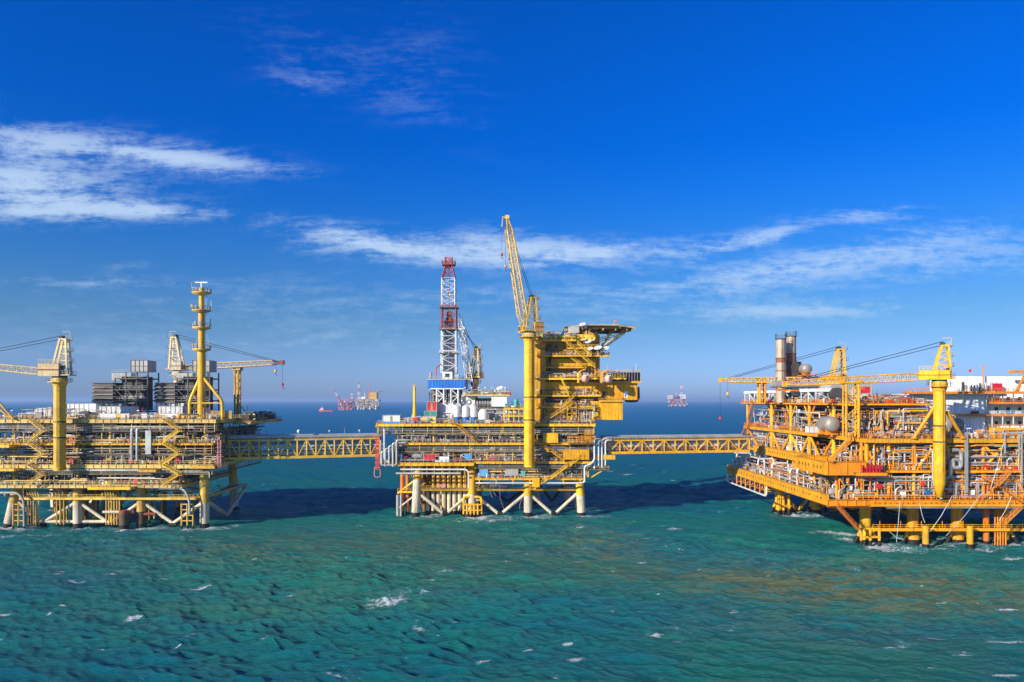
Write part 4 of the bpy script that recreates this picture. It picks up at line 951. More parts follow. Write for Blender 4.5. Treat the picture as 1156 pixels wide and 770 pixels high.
    for z0, z1, a, b in ((DD, DC - 1, 545, 655), (DC, DB - .95, 452, 665), (DB, DA - 1.05, 452, 668)):
        m = MB(); m.box(X(a, 265), X(b, 265), 265, 265.3, z0, z1, 'black'); m.build('shade_screen', root)  # added screens, the shade between decks put into their colour
        m = MB(); m.box(X(a, 286), X(b, 286), 286, 286.3, z0, z1, 'dark'); m.build('shade_screen', root)
    for k in range(26):                                           # wellheads seen as a rhythm of short columns
        x = X(460 + k * 5.0, 259); m = MB(); zz = DB if k % 2 == 0 or k < 22 else DC
        m.tube((x, 259, zz), (x, 259, zz + 3.4), .3, ('steel', 'mid_grey', 'grey')[k % 3], 8); m.tube((x, 259, zz + 1.2), (x, 259, zz + 1.6), .55, 'grey', 8); m.tube((x - .6, 259, zz + 2.5), (x + .6, 259, zz + 2.5), .16, 'white', 6); m.build('wellhead', root)
    for z0, z1 in ((DD, DC - 1.8), (DC, DB - 2.9), (DB, DA - 3.2)):
        for k in range(17):
            x = XL + 4 + (k + R.random() * .6) * (XR - 6 - XL) / 17
            if z0 == DD and x < X(540, 254): continue
            m = MB(); m.bar((x, 255.2, z0), (x, 255.2, z1), R.uniform(.12, .26), R.choice(('yellow_mid', 'brown_dark', 'grating', 'mid_grey'))); m.build('post', root)
    pal = ('mid_grey', 'white', 'white', 'steel', 'grey', 'dark', 'yellow_dull')
    clutter(root, X(540, 257), X(655, 257), 256, 259, DD, 14, R, pal, 1, 2.6)
    clutter(root, X(455, 257), X(668, 257), 256, 260, DC + .4, 22, R, pal, 1, 3)
    clutter(root, X(455, 262), X(668, 262), 262, 266, DC + .4, 10, R, pal, 2, 3.6)
    clutter(root, X(460, 257), X(668, 257), 256, 258, DB, 16, R, pal, 1, 2)
    for z0, z1 in ((DD + 2, DC - 1), (DC + 2.5, DB - 1.2), (DB + 2.5, DA - 1.4)):
        pipes_x(root, X(540 if z0 < 18 else 450, 255), XR - 3, 255.6, z0, z1, 10, R); risers(root, X(545, 255), XR - 4, 255.8, z0 - 2, z1, 9, R)
    PM = ('pipe_grey', 'pipe_white', 'mid_grey', 'yellow_mid', 'yellow_dull', 'brown_dark', 'rust'); SM = ('mid_grey', 'white', 'grey', 'yellow_mid', 'yellow_dull', 'brown_dark', 'dark', 'red', 'light_blue')
    for z0, z1, xl, xr in ((DD, DC - .5, X(538, YF), X(657, YF)), (DC + .4, DB - .95, X(436, YF), XR), (DB, DA - 1.05, X(447, YF), XR)): dense(root, xl, xr, 254.8, 262, z0, z0 + (z1 - z0) * .45, 70, 260, R, PM, SM, low=.1); dense(root, xl, xr, 256, 263, z0 + 2, z1, 80, 60, R, ('brown_dark', 'dark', 'mid_grey', 'yellow_dull'), ('brown_dark', 'dark', 'grey', 'yellow_dull'))  # higher pipework darkened by colour, standing in for shade under the decks
    dense(root, X(436, YF), XR, 255, 262, DA, DA + 1.8, 60, 190, R, PM, SM)
    dense(root, X(604, 255), X(672, 255), 254.4, 256.5, DA, DA + 7, 50, 40, R, PM, SM)
    dense(root, X(476, 262), X(532, 262), 262, 266, 9.9, DC - 1, 20, 30, R, ('yellow_mid', 'rust', 'brown_dark'), ('yellow_mid', 'rust', 'brown_dark'))
    # white pipe loops below the left cellar deck
    for z, u0, u1 in ((17.3, 452, 529), (15.9, 447, 520)):
        m = MB(); pts = [(X(u0, 253.4), 253.4, z), (X(u1, 253.4), 253.4, z)]
        if z > 17: pts.append((X(u1, 253.4), 253.4, 10.5))
        m.path(pts, .33, 'pipe_white', 10, 1.6); m.build('export_pipe', root)
    m = MB(); m.path([(X(537, 253.4), 253.4, 12.4), (X(660, 253.4), 253.4, 12.4), (X(660, 253.4), 253.4, 17.8), (X(666, 253.4), 253.4, 18.6)], .33, 'pipe_white', 10, 1.4); m.build('export_pipe', root)
    for k in range(9): x = X(456 + k * 8.6, 253.8); m = MB(); m.bar((x, 253.8, 14.8), (x, 253.8, DC - 1.2), .22, 'yellow_mid'); m.build('pipe_hanger', root)
    for k in range(7): x = X(541 + k * 19, 253.9); m = MB(); m.bar((x, 253.9, 11.7), (x, 253.9, DD - .8), .35, 'yellow_mid'); m.build('pipe_hanger', root)
    # pipe bundle at the left end where the first bridge lands
    for k in range(5):
        x = X(431 + k * 4.2, 253); m = MB(); m.path([(x, 252.8, DC - .5 - (k % 2)), (x, 252.8, DC + 4 + k), (x + 4.5, 253.6, DC + 4 + k)], .34, 'pipe_grey', 8); m.build('pipe', root)
    m = MB(); m.path([(X(430, 253), 252.9, 27.8), (X(430, 253), 252.9, 18.9), (X(447, 253), 252.9, 18.9)], .34, 'pipe_grey', 8); m.build('pipe', root)
    m = MB(); m.path([(X(434, 253), 252.9, 31.8), (X(434, 253), 252.9, 21), (X(440, 253), 252.9, 19.6)], .36, 'pipe_white', 8); m.build('pipe', root)
    m = MB(); a, b = X(424, 254), XL - 2.1; m.box(a, b, YF, YF + 6, DA - .9, DA - .7, 'grating'); m.box(a, b, YF - .1, YF + .05, DA - 1.4, DA - .5, 'yellow_mid'); rails(m, [(b, YF, DA - .7), (a, YF, DA - .7), (a, YF + 6, DA - .7)], 'mid_grey'); m.build('balcony', root)
    # yellow housings and the loading balcony on the right half
    for u0, u1, v0, v1, y in ((613, 630, 489, 500, 253), (636, 665, 508, 519, 252.6), (660, 671, 483, 498, 256)):
        m = MB(); a, b = X(u0, y), X(u1, y); m.box(a, b, y, y + 3.5, Z(v1, y), Z(v0, y), 'yellow_deep')
        for k in range(int((b - a) / 1.0)): m.box(a + .5 + k, a + .62 + k, y - .08, y, Z(v1, y) + .1, Z(v0, y) - .1, 'yellow_mid')
        m.build('yellow_housing', root)
    m = MB(); y = 252.2; a, b = X(641, y), X(672, y); m.box(a, b, y, 254, DB - .3, DB - .1, 'grating'); rails(m, [(a, y, DB - .1), (b, y, DB - .1), (b, 254, DB - .1)], 'orange_yellow', w=.14); rails(m, [(a, y, DB + 1.2), (b, y, DB + 1.2)], 'orange_yellow', w=.14); m.build('balcony', root)
    # white standing pipe loops where the second bridge leaves
    for k, u in enumerate((671, 676, 680, 684)):
        x = X(u, 254); m = MB(); zt = DB + 1.2 - (k % 2) * .5; m.path([(x, 254 + k * .4, 17.6 + (k % 2)), (x, 254 + k * .4, zt), (x + 2.5, 256, zt), (x + 2.5, 257.5, zt)], .3, 'pipe_white', 8, 1.0); m.build('riser_loop', root)
    m = MB(); m.path([(X(660, 253), 253, 12.8), (X(660, 253), 253, 18.4), (X(668, 253), 253, 19.4), (X(671, 253), 253, 21)], .34, 'pipe_white', 10); m.build('riser_loop', root)
    m = MB(); a, b = X(666, 254), X(688, 254); m.box(a, b, 254, 262, 17.0, 17.25, 'grating'); rails(m, [(a, 254, 17.2), (b, 254, 17.2), (b, 262, 17.2)], 'yellow_mid'); brace_pts = ((a, 255, 14), (b - 2, 255, 17)); m.bar(*brace_pts, .35, 'yellow_mid'); m.build('balcony', root)
    m = MB(); a, b = X(670, 256), X(694, 256); m.box(a, b, 255, 260, 21.2, 21.5, 'grating'); m.box(a, b, 254.8, 255, 20.7, 22.3, 'yellow_mid'); m.build('balcony', root)
    # stairs
    def st(u0, v0, u1, v1, y=252.4):
        m = MB(); stair(m, (X(u0, y), y, Z(v0, y)), (X(u1, y), y, Z(v1, y)), 1.2, 'yellow_deep'); m.build('staircase', root)
        m = MB(); x = X(u1, y); s_ = 1 if u1 > u0 else -1; m.box(x, x + 1.5 * s_, y, 254.2, Z(v1, y) - .15, Z(v1, y), 'yellow_deep'); rails(m, [(x, y, Z(v1, y)), (x + 1.5 * s_, y, Z(v1, y))], 'yellow_mid'); m.build('landing', root)
    st(536, 498, 511, 477); st(637, 520.5, 622, 509.5); st(619, 509, 605, 498.5); st(622, 541, 641, 526.5); st(643, 526, 655, 517); st(603, 552, 619, 540.5); st(597, 554, 600, 552)
    m = MB(); a, b = X(601, 252), X(609, 252); m.box(a, b, 252, 254, 11.2, 14.4, 'yellow_deep'); m.build('yellow_housing', root)
    # coloured boxes on the floors
    for u0, u1, v0, v1, c in ((479, 496, 513, 519.5, 'red'), (491, 507, 515.5, 521.5, 'white'), (524, 533, 512.5, 519, 'light_blue'), (552, 561, 516, 520.5, 'red'), (588, 593, 532, 537.5, 'teal'), (570, 585, 529, 537, 'mid_grey'), (541, 551, 530, 538, 'light_blue'), (505, 508, 497, 499, 'white'), (451, 455, 513, 520, 'light_blue')):
        y = 254.6; m = MB(); a, b = X(u0, y), X(u1, y); m.box(a, b, y, y + 2.2, Z(v1, y), Z(v0, y), c); m.box(a - .06, b + .06, y - .06, y + 2.26, Z(v0, y), Z(v0, y) + .1, 'mid_grey')
        for k in range(1, 4): xx = a + (b - a) * k / 4; m.box(xx - .04, xx + .04, y - .03, y, Z(v1, y) + .1, Z(v0, y) - .1, 'mid_grey')
        m.build('equipment_locker', root)
    for u in (515, 521): m = MB(); m.lathe((X(u, 254.4), 254.4, 20.6), [(.01, -.4), (1.0, -.4), (1.1, .0), (1.0, .4), (.01, .4)], 'rust', 14, 'y'); m.build('cable_reel', root)
    # hoses and wires hanging to the water
    for u, v0, v1, du in ((554, 542, 562, 2), (557, 542, 560, 3), (564, 545, 575, 5), (590, 560, 575, -3)):
        m = MB(); a = Vector((X(u, 253), 253, Z(v0, 253))); b = Vector((X(u + du, 253), 253, Z(v1, 253))); m.path([a, (a + b) / 2 + Vector((-.6, 0, -1)), b], .07, 'mid_grey', 5); m.build('hose', root)
    # equipment along the open top deck
    clutter(root, X(452, 256), X(482, 256), 255.5, 258, DA, 5, R, ('yellow_mid', 'mid_grey', 'red', 'blue'), 1, 2)
    clutter(root, X(497, 255.6), X(560, 255.6), 255.2, 256.4, DA, 13, R, ('light_blue', 'blue', 'red', 'mid_grey', 'white', 'yellow_mid'), .8, 1.5, ('control_cabinet', 'pump', 'equipment_skid', 'work_lamp'))
    # open rack of pipes between drilling module and crane
    m = MB(); a, b = X(569, 257), X(591, 257)
    for z in (DA + 2.6, DA + 5.2): m.box(a, b, 256, 264, z, z + .15, 'grating'); m.box(a, b, 255.9, 256, z - .2, z + .25, 'yellow_mid'); rails(m, [(a, 256, z), (b, 256, z)], 'yellow_mid')
    for k in range(5): x = a + k * (b - a) / 4; m.bar((x, 256, DA), (x, 256, DA + 5.4), .3, 'yellow_mid'); m.bar((x, 264, DA), (x, 264, DA + 5.4), .3, 'yellow_mid')
    m.build('equipment_rack', root)
    clutter(root, a, b, 257, 260, DA + 2.7, 5, R, ('mid_grey', 'grey', 'white'), 1, 2); clutter(root, a, b, 257, 260, DA + 5.3, 6, R, ('mid_grey', 'teal', 'white'), 1, 2.2)
    return root

def drilling_rig():
    Y = 262.; root = empty('drilling_rig', (X(507, Y), Y, 33.7)); tag(root, 'drilling derrick in red and white lattice over a blue and white substructure', 'derrick')
    cx = X(506.5, Y); z = lambda v: Z(v, Y)
    def band(t): return 'red' if .30 < t < .62 else 'white'
    m = MB(); w = 5.6; lattice(m, (cx, Y + 3, z(421)), (cx, Y + 3, z(345)), w, w * .9, w * .94, w * .85, 9, .24, .15, lambda t: 'white' if t < .6 else 'mast_red')
    m.build('lower_mast', root)
    m = MB(); lattice(m, (cx - .2, Y + 3, z(345)), (cx - .2, Y + 3, z(313)), w * .88, w * .8, w * .86, w * .8, 5, .24, .14, 'white'); m.build('upper_mast', root)
    m = MB(); lattice(m, (cx - .2, Y + 3, z(313)), (cx - .2, Y + 3, z(297)), w * .86, w * .8, 2.2, 2.2, 2, .26, .2, 'mast_red'); lattice(m, (cx - .2, Y + 3, z(297)), (cx - .2, Y + 3, z(289)), 2.6, 2.4, 2.4, 2.2, 2, .22, .18, 'mast_red')
    m.box(cx - 2.6, cx + 2.2, Y + 1, Y + 5, z(298), z(296.8), 'mast_red'); rails(m, [(cx - 2.6, Y + 1, z(296.8)), (cx + 2.2, Y + 1, z(296.8)), (cx + 2.2, Y + 5, z(296.8)), (cx - 2.6, Y + 5, z(296.8))], 'mast_red', sp=.9, w=.12, closed=True)
    m.tube((cx - .9, Y + 3, z(299)), (cx + .6, Y + 3, z(299)), .8, 'dark', 12); m.build('crown_block', root)
    for v, c in ((347, 'mast_red'), (399, 'white'), (372, 'mast_red')):
        m = MB(); m.box(cx - w / 2 - .7, cx + w / 2 + .7, Y - .1, Y + 6, z(v), z(v) + .2, 'grating'); rails(m, [(cx - w / 2 - .7, Y - .1, z(v)), (cx + w / 2 + .7, Y - .1, z(v))], c, w=.12); m.build('monkey_board', root)
    m = MB()
    for dx in (-2.0, -1.5, -1.0, -.5, .1, .6, 1.1, 1.6): m.tube((cx + dx, Y + 3 + dx * .4, z(428)), (cx + dx * .8, Y + 3 + dx * .4, z(352 + abs(dx) * 4)), .19, 'brown_dark' if dx < 0 else 'rust', 6)
    m.box(cx - 1, cx + .8, Y + 2.4, Y + 3.6, z(362), z(351), 'rust'); m.tube((cx, Y + 3, z(345)), (cx, Y + 3, z(300)), .1, 'yellow_mid', 6); m.box(cx - .5, cx + .4, Y + 2.6, Y + 3.4, z(333), z(328), 'yellow_mid'); m.build('travelling_block', root)
    m = MB(); lattice(m, (X(530, Y), Y + 5, z(437)), (X(517.5, Y), Y + 5, z(357)), 2.6, 2.0, 1.2, 1.0, 12, .17, .11, 'white'); m.build('boom', root)
    m = MB(); m.tube((X(517, Y), Y + 4, z(352)), (X(536, Y), Y + 5, z(396)), .09, 'black', 5); m.build('guy_wire', root)
    # drill floor
    m = MB(); a, b = X(484, Y), X(526, Y); m.box(a, b, Y - 3, Y + 12, z(438.5), z(429), 'blue')
    for k in range(12): xx = a + (k + .5) * (b - a) / 12; m.box(xx - .08, xx + .08, Y - 3.1, Y - 3, z(438.2), z(429.3), 'light_blue')
    m.box(a - .2, b + .2, Y - 3.2, Y + 12.2, z(429), z(429) + .25, 'mid_grey'); m.box(a + 1, b - .5, Y - 3.3, Y + 12, z(439.5), z(438.5), 'white'); m.build('wind_wall', root)
    m = MB(); rails(m, [(a, Y - 3.2, z(429) + .2), (b, Y - 3.2, z(429) + .2)], 'mid_grey'); m.build('handrail', root)
    m = MB(); m.box(X(500, Y), X(511, Y), Y - 2, Y + 2, z(428.5), z(420), 'white'); dh = m.build('doghouse', root); m = MB(); m.box(X(503, Y), X(508, Y), Y - 2.05, Y - 2, z(426), z(422), 'glass'); m.build('window', dh)
    m = MB(); m.box(X(514, Y), X(519, Y), Y - 2.5, Y, z(428.5), z(423), 'mid_grey'); m.tube((X(487, Y), Y - 2, z(428.5)), (X(487, Y), Y - 2, z(421)), .5, 'grey', 10); m.path([(X(493, Y), Y - 2.5, z(428)), (X(493, Y), Y - 2.5, z(416)), (X(498, Y), Y, z(411))], .22, 'red'); m.box(X(520, Y), X(524, Y), Y - 2.6, Y, z(428.5), z(424), 'light_blue'); m.bar((X(487, Y), Y - 2.8, z(428.6)), (X(524, Y), Y - 2.8, z(428.6)), .3, 'mid_grey'); m.build('drawworks', root)
    for x0, x1 in ((494, 502), (510, 518)):
        m = MB(); lattice(m, (X((x0 + x1) / 2, Y), Y, z(455)), (X((x0 + x1) / 2, Y), Y, z(439.5)), 2.6, 6, 2.6, 6, 2, .3, .26, 'white', up=(0, 1, 0)); m.build('skid_frame', root)
    m = MB(); m.box(X(486, Y), X(520, Y), Y + 3, Y + 9, z(455), z(440), 'dark'); m.box(X(485, Y), X(500, Y), Y - .5, Y + 2, z(446), z(445), 'mid_grey'); rails(m, [(X(484, Y), Y - .5, z(446)), (X(500, Y), Y - .5, z(446))], 'mid_grey')
    for u in (485, 489, 504, 507): m.bar((X(u, Y), Y - .4, z(460)), (X(u, Y), Y - .4, z(439)), .3, 'mid_grey')
    m.build('substructure', root)
    return root

def drill_module():
    Y = 259.; root = empty('mud_module', (X(530, Y), Y + 8, 33.7)); tag(root, 'white drilling support module with open deck of tanks, behind the blue based silos', 'module')
    z = lambda v: Z(v, Y)
    for u0, u1, v0, v1, dy, nm in ((489, 520, 455, 472, 1, 'wall'), (520, 536, 446, 463, 2, 'upper_cabin'), (555, 572, 447, 459, 0, 'upper_cabin'), (522, 569, 459, 476, 3, 'wall'), (536, 556, 450, 461, 6, 'wall')):
        m = MB(); a, b = X(u0, Y), X(u1, Y); m.box(a, b, Y + dy, Y + dy + 9, z(v1) if nm != 'wall' else min(z(v1), 33.75), z(v0), 'white')
        n = int((b - a) / 1.3)
        for k in range(n): xx = a + (k + .5) * (b - a) / n; m.box(xx - .06, xx + .06, Y + dy - .06, Y + dy, z(v1) + .2, z(v0) - .15, 'mid_grey' if k % 4 == 0 else 'white')
        m.box(a - .1, b + .1, Y + dy - .1, Y + dy + 9.1, z(v0), z(v0) + .15, 'cream'); m.build(nm, root)
    m = MB(); a, b = X(523, Y), X(575, Y); m.box(a, b, Y - .5, Y + 9, z(446) - .1, z(446) + .1, 'grating'); rails(m, [(a, Y - .5, z(446)), (b, Y - .5, z(446))], 'yellow_dull'); m.box(a, b, Y - .6, Y - .5, z(447), z(445.5), 'cream_yellow'); m.build('roof_deck', root)
    m = MB(); m.box(X(520, Y), X(571, Y), Y + 1.8, Y + 2.0, z(463), z(461.8), 'rust'); m.box(X(537, Y), X(555, Y), Y + 1.6, Y + 5, z(461), z(460), 'grating'); rails(m, [(X(537, Y), Y + 1.6, z(460)), (X(555, Y), Y + 1.6, z(460))], 'mid_grey'); m.build('walkway', root)
    m = MB()
    for k in range(6): x = X(539 + k * 3.0, Y); m.tube((x, Y + 2.5, z(460)), (x, Y + 2.5, z(451)), .45, 'dark', 8); m.tube((x, Y + 2.4, z(456)), (x, Y + 2.4, z(453)), .6, 'grey', 8)
    m.build('mud_pump', root)
    m = MB(); m.tube((X(529, Y), Y + 1.9, z(454)), (X(529, Y), Y + 2.05, z(454)), 1.0, 'dark', 14); m.tube((X(529, Y), Y + 1.8, z(454)), (X(529, Y), Y + 2.0, z(454)), .6, 'white', 12); m.build('exhaust_fan', root)
    for u in (524, 532, 541, 548, 561, 568):
        m = MB(); x = X(u, Y); m.box(x - .7, x + .7, Y + 1, Y + 2.5, z(446), z(446) + R.uniform(.8, 1.8), R.choice(('white', 'mid_grey', 'yellow_dull', 'grey'))); m.build('ventilator', root)
    for k in range(7): m = MB(); x = X(525 + k * 7.5, Y); m.bar((x, Y - .3, z(446)), (x, Y - .3, z(438)), .09, 'white'); m.box(x - .25, x + .25, Y - .4, Y, z(438), z(437), 'white'); m.build('lamp_post', root)
    m = MB(); m.box(X(574, Y), X(577, Y), Y, Y + 1, z(446), z(442), 'red'); m.build('fire_cabinet', root)
    PM = ('white', 'pipe_white', 'mid_grey', 'dark'); SM = ('white', 'mid_grey', 'grey', 'dark', 'white', 'light_blue')
    dense(root, X(490, Y), X(574, Y), Y + .4, Y + 3, 33.8, z(461), 50, 90, R, PM, SM); dense(root, X(522, Y), X(574, Y), Y, Y + 6, z(446), z(440), 30, 80, R, PM, SM)
    return root

def silo(u, Y, label):
    x = X(u, Y); z0 = 33.72; root = empty('silo', (x, Y, z0)); tag(root, label, 'silo', 'bulk silos in front of the white module'); r = 1.25; zt = Z(457.5, Y)
    m = MB(); m.lathe((x, Y, 0), [(r * .9, z0), (r, z0 + .3), (r, z0 + 2.3)], 'blue', 18); m.build('base', root)
    m = MB(); m.lathe((x, Y, 0), [(r, z0 + 2.3), (r, zt - .7), (r * .75, zt - .2), (.01, zt)], 'white', 18); m.tube((x, Y, zt - .1), (x, Y, zt + .5), .2, 'mid_grey', 8); m.build('tank', root)
    m = MB(); m.path([(x + r + .1, Y - .4, z0), (x + r + .1, Y - .4, zt + .3), (x, Y - .2, zt + .3)], .08, 'mid_grey', 5); m.build('fill_pipe', root)

def container(name, u0, u1, v0, v1, Y, d, top, low, split, label, cat, group=None):
    a, b, z0, z1 = X(u0, Y), X(u1, Y), Z(v1, Y), Z(v0, Y); root = empty(name, ((a + b) / 2, Y + d / 2, z0)); tag(root, label, cat, group); zs = z0 + (z1 - z0) * split
    m = MB()
    if split > 0: m.box(a, b, Y, Y + d, z0, zs, low)
    m.box(a, b, Y, Y + d, zs, z1, top)
    n = max(3, int((b - a) / .55))
    for k in range(n): xx = a + (k + .5) * (b - a) / n; m.box(xx - .08, xx + .08, Y - .05, Y, zs + .1, z1 - .1, top)
    m.build('body', root)
    m = MB()
    for x in (a, b):
        for y in (Y, Y + d): m.bar((x, y, z0), (x, y, z1), .18, 'mid_grey')
    for z in (z0, z1): m.bar((a, Y, z), (b, Y, z), .16, 'mid_grey'); m.bar((a, Y + d, z), (b, Y + d, z), .16, 'mid_grey'); m.bar((a, Y, z), (a, Y + d, z), .16, 'mid_grey'); m.bar((b, Y, z), (b, Y + d, z), .16, 'mid_grey')
    m.build('frame', root)
    m = MB(); c = (a + b) / 2; m.box(c - .35, c + .35, Y - .09, Y - .05, z0 + .3, z1 - .35, 'grey' if top != 'grey' else 'white'); do = m.build('door', root); m = MB(); m.bar((c + .2, Y - .14, z0 + .5), (c + .2, Y - .14, z1 - .5), .06, 'white'); m.build('handle', do)
    return root

def dish(u, v, Y, r, label, grp='white satellite dishes on the yellow living quarters', aim=(-.3, -.55, .95)):
    c = P(u, v, Y); root = empty('satellite_dish', c - Vector((0, 0, r + .5))); tag(root, label, 'satellite dish', grp)
    q = Vector(aim).normalized().to_track_quat('Z', 'Y'); m = MB(); m.T = Matrix.Translation(c) @ q.to_matrix().to_4x4()
    m.lathe((0, 0, 0), [(.01, -.25 * r), (r * .5, -.17 * r), (r * .85, 0), (r, .12 * r), (r * .97, .16 * r), (r * .8, .04 * r), (r * .45, -.1 * r), (.01, -.18 * r)], 'white', 16); m.build('reflector', root)
    m = MB(); m.T = Matrix.Translation(c) @ q.to_matrix().to_4x4(); m.bar((0, 0, 0), (0, 0, r * .8), .1, 'mid_grey'); m.box(-.15, .15, -.15, .15, r * .7, r * .95, 'grey'); m.build('feed_horn', root)
    m = MB(); m.tube(c - Vector((0, 0, r + .5)), c, .14, 'mid_grey', 6); m.build('pole', root)

def quarters():
    Y = 256.; root = empty('living_quarters', (X(655, Y), Y + 10, 33.8)); tag(root, 'tall bright yellow living quarters block with stairs and balconies under the helideck', 'living quarters')
    z = lambda v: Z(v, Y)
    def wall(u0, u1, v0, v1, y0, y1, mat='yellow_deep', rib=1.1, nm='wall_block'):
        m = MB(); a, b = X(u0, y0), X(u1, y0); z0, z1 = z(v1), z(v0); m.box(a, b, y0, y1, z0, z1, mat)
        n = int((b - a) / rib)
        for k in range(n): xx = a + (k + .5) * (b - a) / n; m.box(xx - .07, xx + .07, y0 - .09, y0, z0 + .1, z1 - .1, mat)
        n = int((y1 - y0) / rib)
        for k in range(n): yy = y0 + (k + .5) * (y1 - y0) / n; m.box(b, b + .09, yy - .07, yy + .07, z0 + .1, z1 - .1, mat)
        m.build(nm, root)
    wall(604, 677, 377, 459, Y + 4, Y + 24); wall(604, 650, 459, 476, Y + 4.4, Y + 24, 'yellow_mid')           # main tower
    wall(604, 616, 388, 480, Y, Y + 4, 'yellow_mid')  # stair shaft beside the crane
    wall(616, 640, 455, 476, Y + 1, Y + 4); wall(614, 676, 431, 444.5, Y + 1.6, Y + 4); wall(622, 672, 404.5, 413, Y + 2.6, Y + 4)
    wall(676, 719.5, 431, 451.5, Y + 1, Y + 20); wall(666, 703, 453, 474, Y + .6, Y + 18)
    wall(604, 672, 377, 385, Y + 2, Y + 4, 'yellow_mid', 3)
    m = MB(); m.lathe((X(713, Y + 12), Y + 12, z(449.5)), [(.01, -1.6), (2.2, -1.5), (3.2, .2), (3.0, 4.2), (.01, 4.4)], 'brown_dark', 16); m.build('rear_drum', root)
    # balconies
    lev = [(604, 650, 383.5, -1), (604, 688, 401, -1), (640, 676, 392.5, 0), (604, 706, 427, -2.2), (600, 678, 446, -1), (604, 672, 459, -.5), (676, 703, 452, 0), (604, 662, 414, 1)]
    for u0, u1, v, dy in lev:
        m = MB(); yy = Y + dy; a, b = X(u0, yy), X(u1, yy); zz = Z(v, yy); m.box(a, b, yy, Y + 4.1, zz - .12, zz, 'grating'); m.box(a, b, yy - .1, yy, zz - .55, zz + .08, 'yellow_mid'); m.box(b, b + .1, yy - .1, Y + 4, zz - .55, zz + .08, 'yellow_mid')
        m.build('balcony', root); m = MB(); rails(m, [(a, yy, zz), (b, yy, zz), (b, Y + 4, zz)], 'yellow_mid', sp=1.3, w=.1); m.build('handrail', root)
        for k in range(3):
            x = a + (k + .5) * (b - a) / 3; m = MB(); m.bar((x, yy, zz - .3), (x, Y + 4, zz - 2.8), .2, 'yellow_mid'); m.build('knee_brace', root)
    # muster station with dark openings and a roof frame
    m = MB(); y0 = Y; a, b = X(685, y0), X(723, y0); zb, zt = Z(430.8, y0), Z(418, y0)
    m.box(a, b, y0, Y + 20, zb - .3, zb, 'yellow_deep'); m.box(a, b, y0 + .3, y0 + .5, zb + .1, zb + 3.3, 'black'); m.box(b - .5, b - .3, y0 + .3, Y + 20, zb + .1, zb + 3.3, 'black')
    for k in range(13): x = a + k * (b - a) / 12; m.bar((x, y0 + .1, zb), (x, y0 + .1, zb + 3.4), .14, 'mid_grey')
    m.box(a, b, y0 - .1, Y + 20, zb + 3.3, zb + 3.45, 'mid_grey')
    for k in range(8): x = a + k * (b - a) / 7; m.bar((x, y0 + .1, zb + 3.5), (x, y0 + .1, zt), .16, 'yellow_mid')
    m.bar((a, y0 + .1, zt), (b, y0 + .1, zt), .2, 'yellow_mid'); m.box(a + 2, b - 2, y0 + 2, Y + 16, zt - .9, zt - .5, 'grey'); m.box(a, b + .3, y0 - .2, y0, Z(432.6, y0), Z(430.2, y0), 'yellow_mid'); m.build('muster_station', root)
    for u in (679, 688, 697, 706, 714):
        m = MB(); x = X(u, Y + 3); m.bar((x, Y + .3, Z(431, Y)), (x, Y + 2.9, Z(438, Y)), .25, 'yellow_mid'); m.build('knee_brace', root)
    # stairs up the front
    def st(u0, v0, u1, v1, y):
        m = MB(); stair(m, (X(u0, y), y, Z(v0, y)), (X(u1, y), y, Z(v1, y)), 1.3, 'yellow_mid'); m.build('staircase', root)
    st(672, 415, 655, 401, Y - 1.5); st(657, 413, 640, 401, Y - .2); st(655, 401, 637, 384, Y - 1.5); st(642, 446, 633, 427, Y - 2.2); st(636, 459, 650, 446, Y - 1.6); st(612, 478, 646, 456, Y - 1.7); st(644, 446, 632, 438, Y - .4); st(668, 401, 652, 388, Y - 2.3)
    # windows and doors
    for v0 in (389, 405, 418, 433, 449, 465):
        for u in (621, 628, 645, 652, 662, 670):
            if R.random() < .8:
                x = X(u, Y + 3.9); m = MB(); w = .55; zz = Z(v0, Y + 3.9); m.box(x - w, x + w, Y + 3.84, Y + 4.02, zz - 1.3, zz, 'mid_grey'); wo = m.build('window', root); m = MB(); m.box(x - w + .12, x + w - .12, Y + 3.8, Y + 3.84, zz - 1.18, zz - .12, 'glass'); m.build('pane', wo)
    for u in (682, 707): x = X(u, Y); m = MB(); m.box(x - .6, x + .6, Y + .8, Y + 1.01, z(449), z(442), 'white' if u > 700 else 'brown_dark'); m.build('door', root)
    for u, v in ((681, 468), (691, 468)): x = X(u, Y + 1); m = MB(); m.box(x - .7, x + .7, Y + .85, Y + 1.02, z(v + 1), z(v - 4), 'mid_grey'); m.build('window', root)
    m = MB(); m.box(X(697, Y + 2), X(703, Y + 2), Y + 1.6, Y + 3, z(449), z(441), 'grey'); m.box(X(698, Y + 2), X(702, Y + 2), Y + 1.55, Y + 1.6, z(448), z(442), 'white'); m.build('ventilator', root)
    # ducts and pipes on the facade, service bay at the foot with the vertical pipe bank
    for k in range(9):
        u = (621, 624, 661, 664, 668, 672, 617, 649, 656)[k]; v0, v1 = R.uniform(385, 400), R.uniform(425, 470); x = X(u, Y + 3.4)
        m = MB(); m.path([(x, Y + 3.4, z(v1)), (x, Y + 3.4, z(v0)), (x + 1.5, Y + 3.4, z(v0) + .6)], R.uniform(.12, .3), R.choice(('mid_grey', 'yellow_mid', 'pipe_grey', 'rust'))); m.build('pipe', root)
    m = MB(); m.box(X(648, Y), X(672, Y), Y + .8, Y + 4, z(479), z(455), 'dark'); m.build('service_bay', root)
    for k, c in enumerate(('pipe_grey', 'mid_grey', 'pink', 'pipe_grey', 'brown_dark', 'pink', 'mid_grey', 'pipe_white')):
        x = X(651 + k * 2.6, Y); m = MB(); m.path([(x, Y + .3, z(479)), (x, Y + .3, z(457 - (k % 3))), (x + .2, Y + 1.5, z(455 - (k % 3)))], .3, c, 8); m.build('pipe', root)
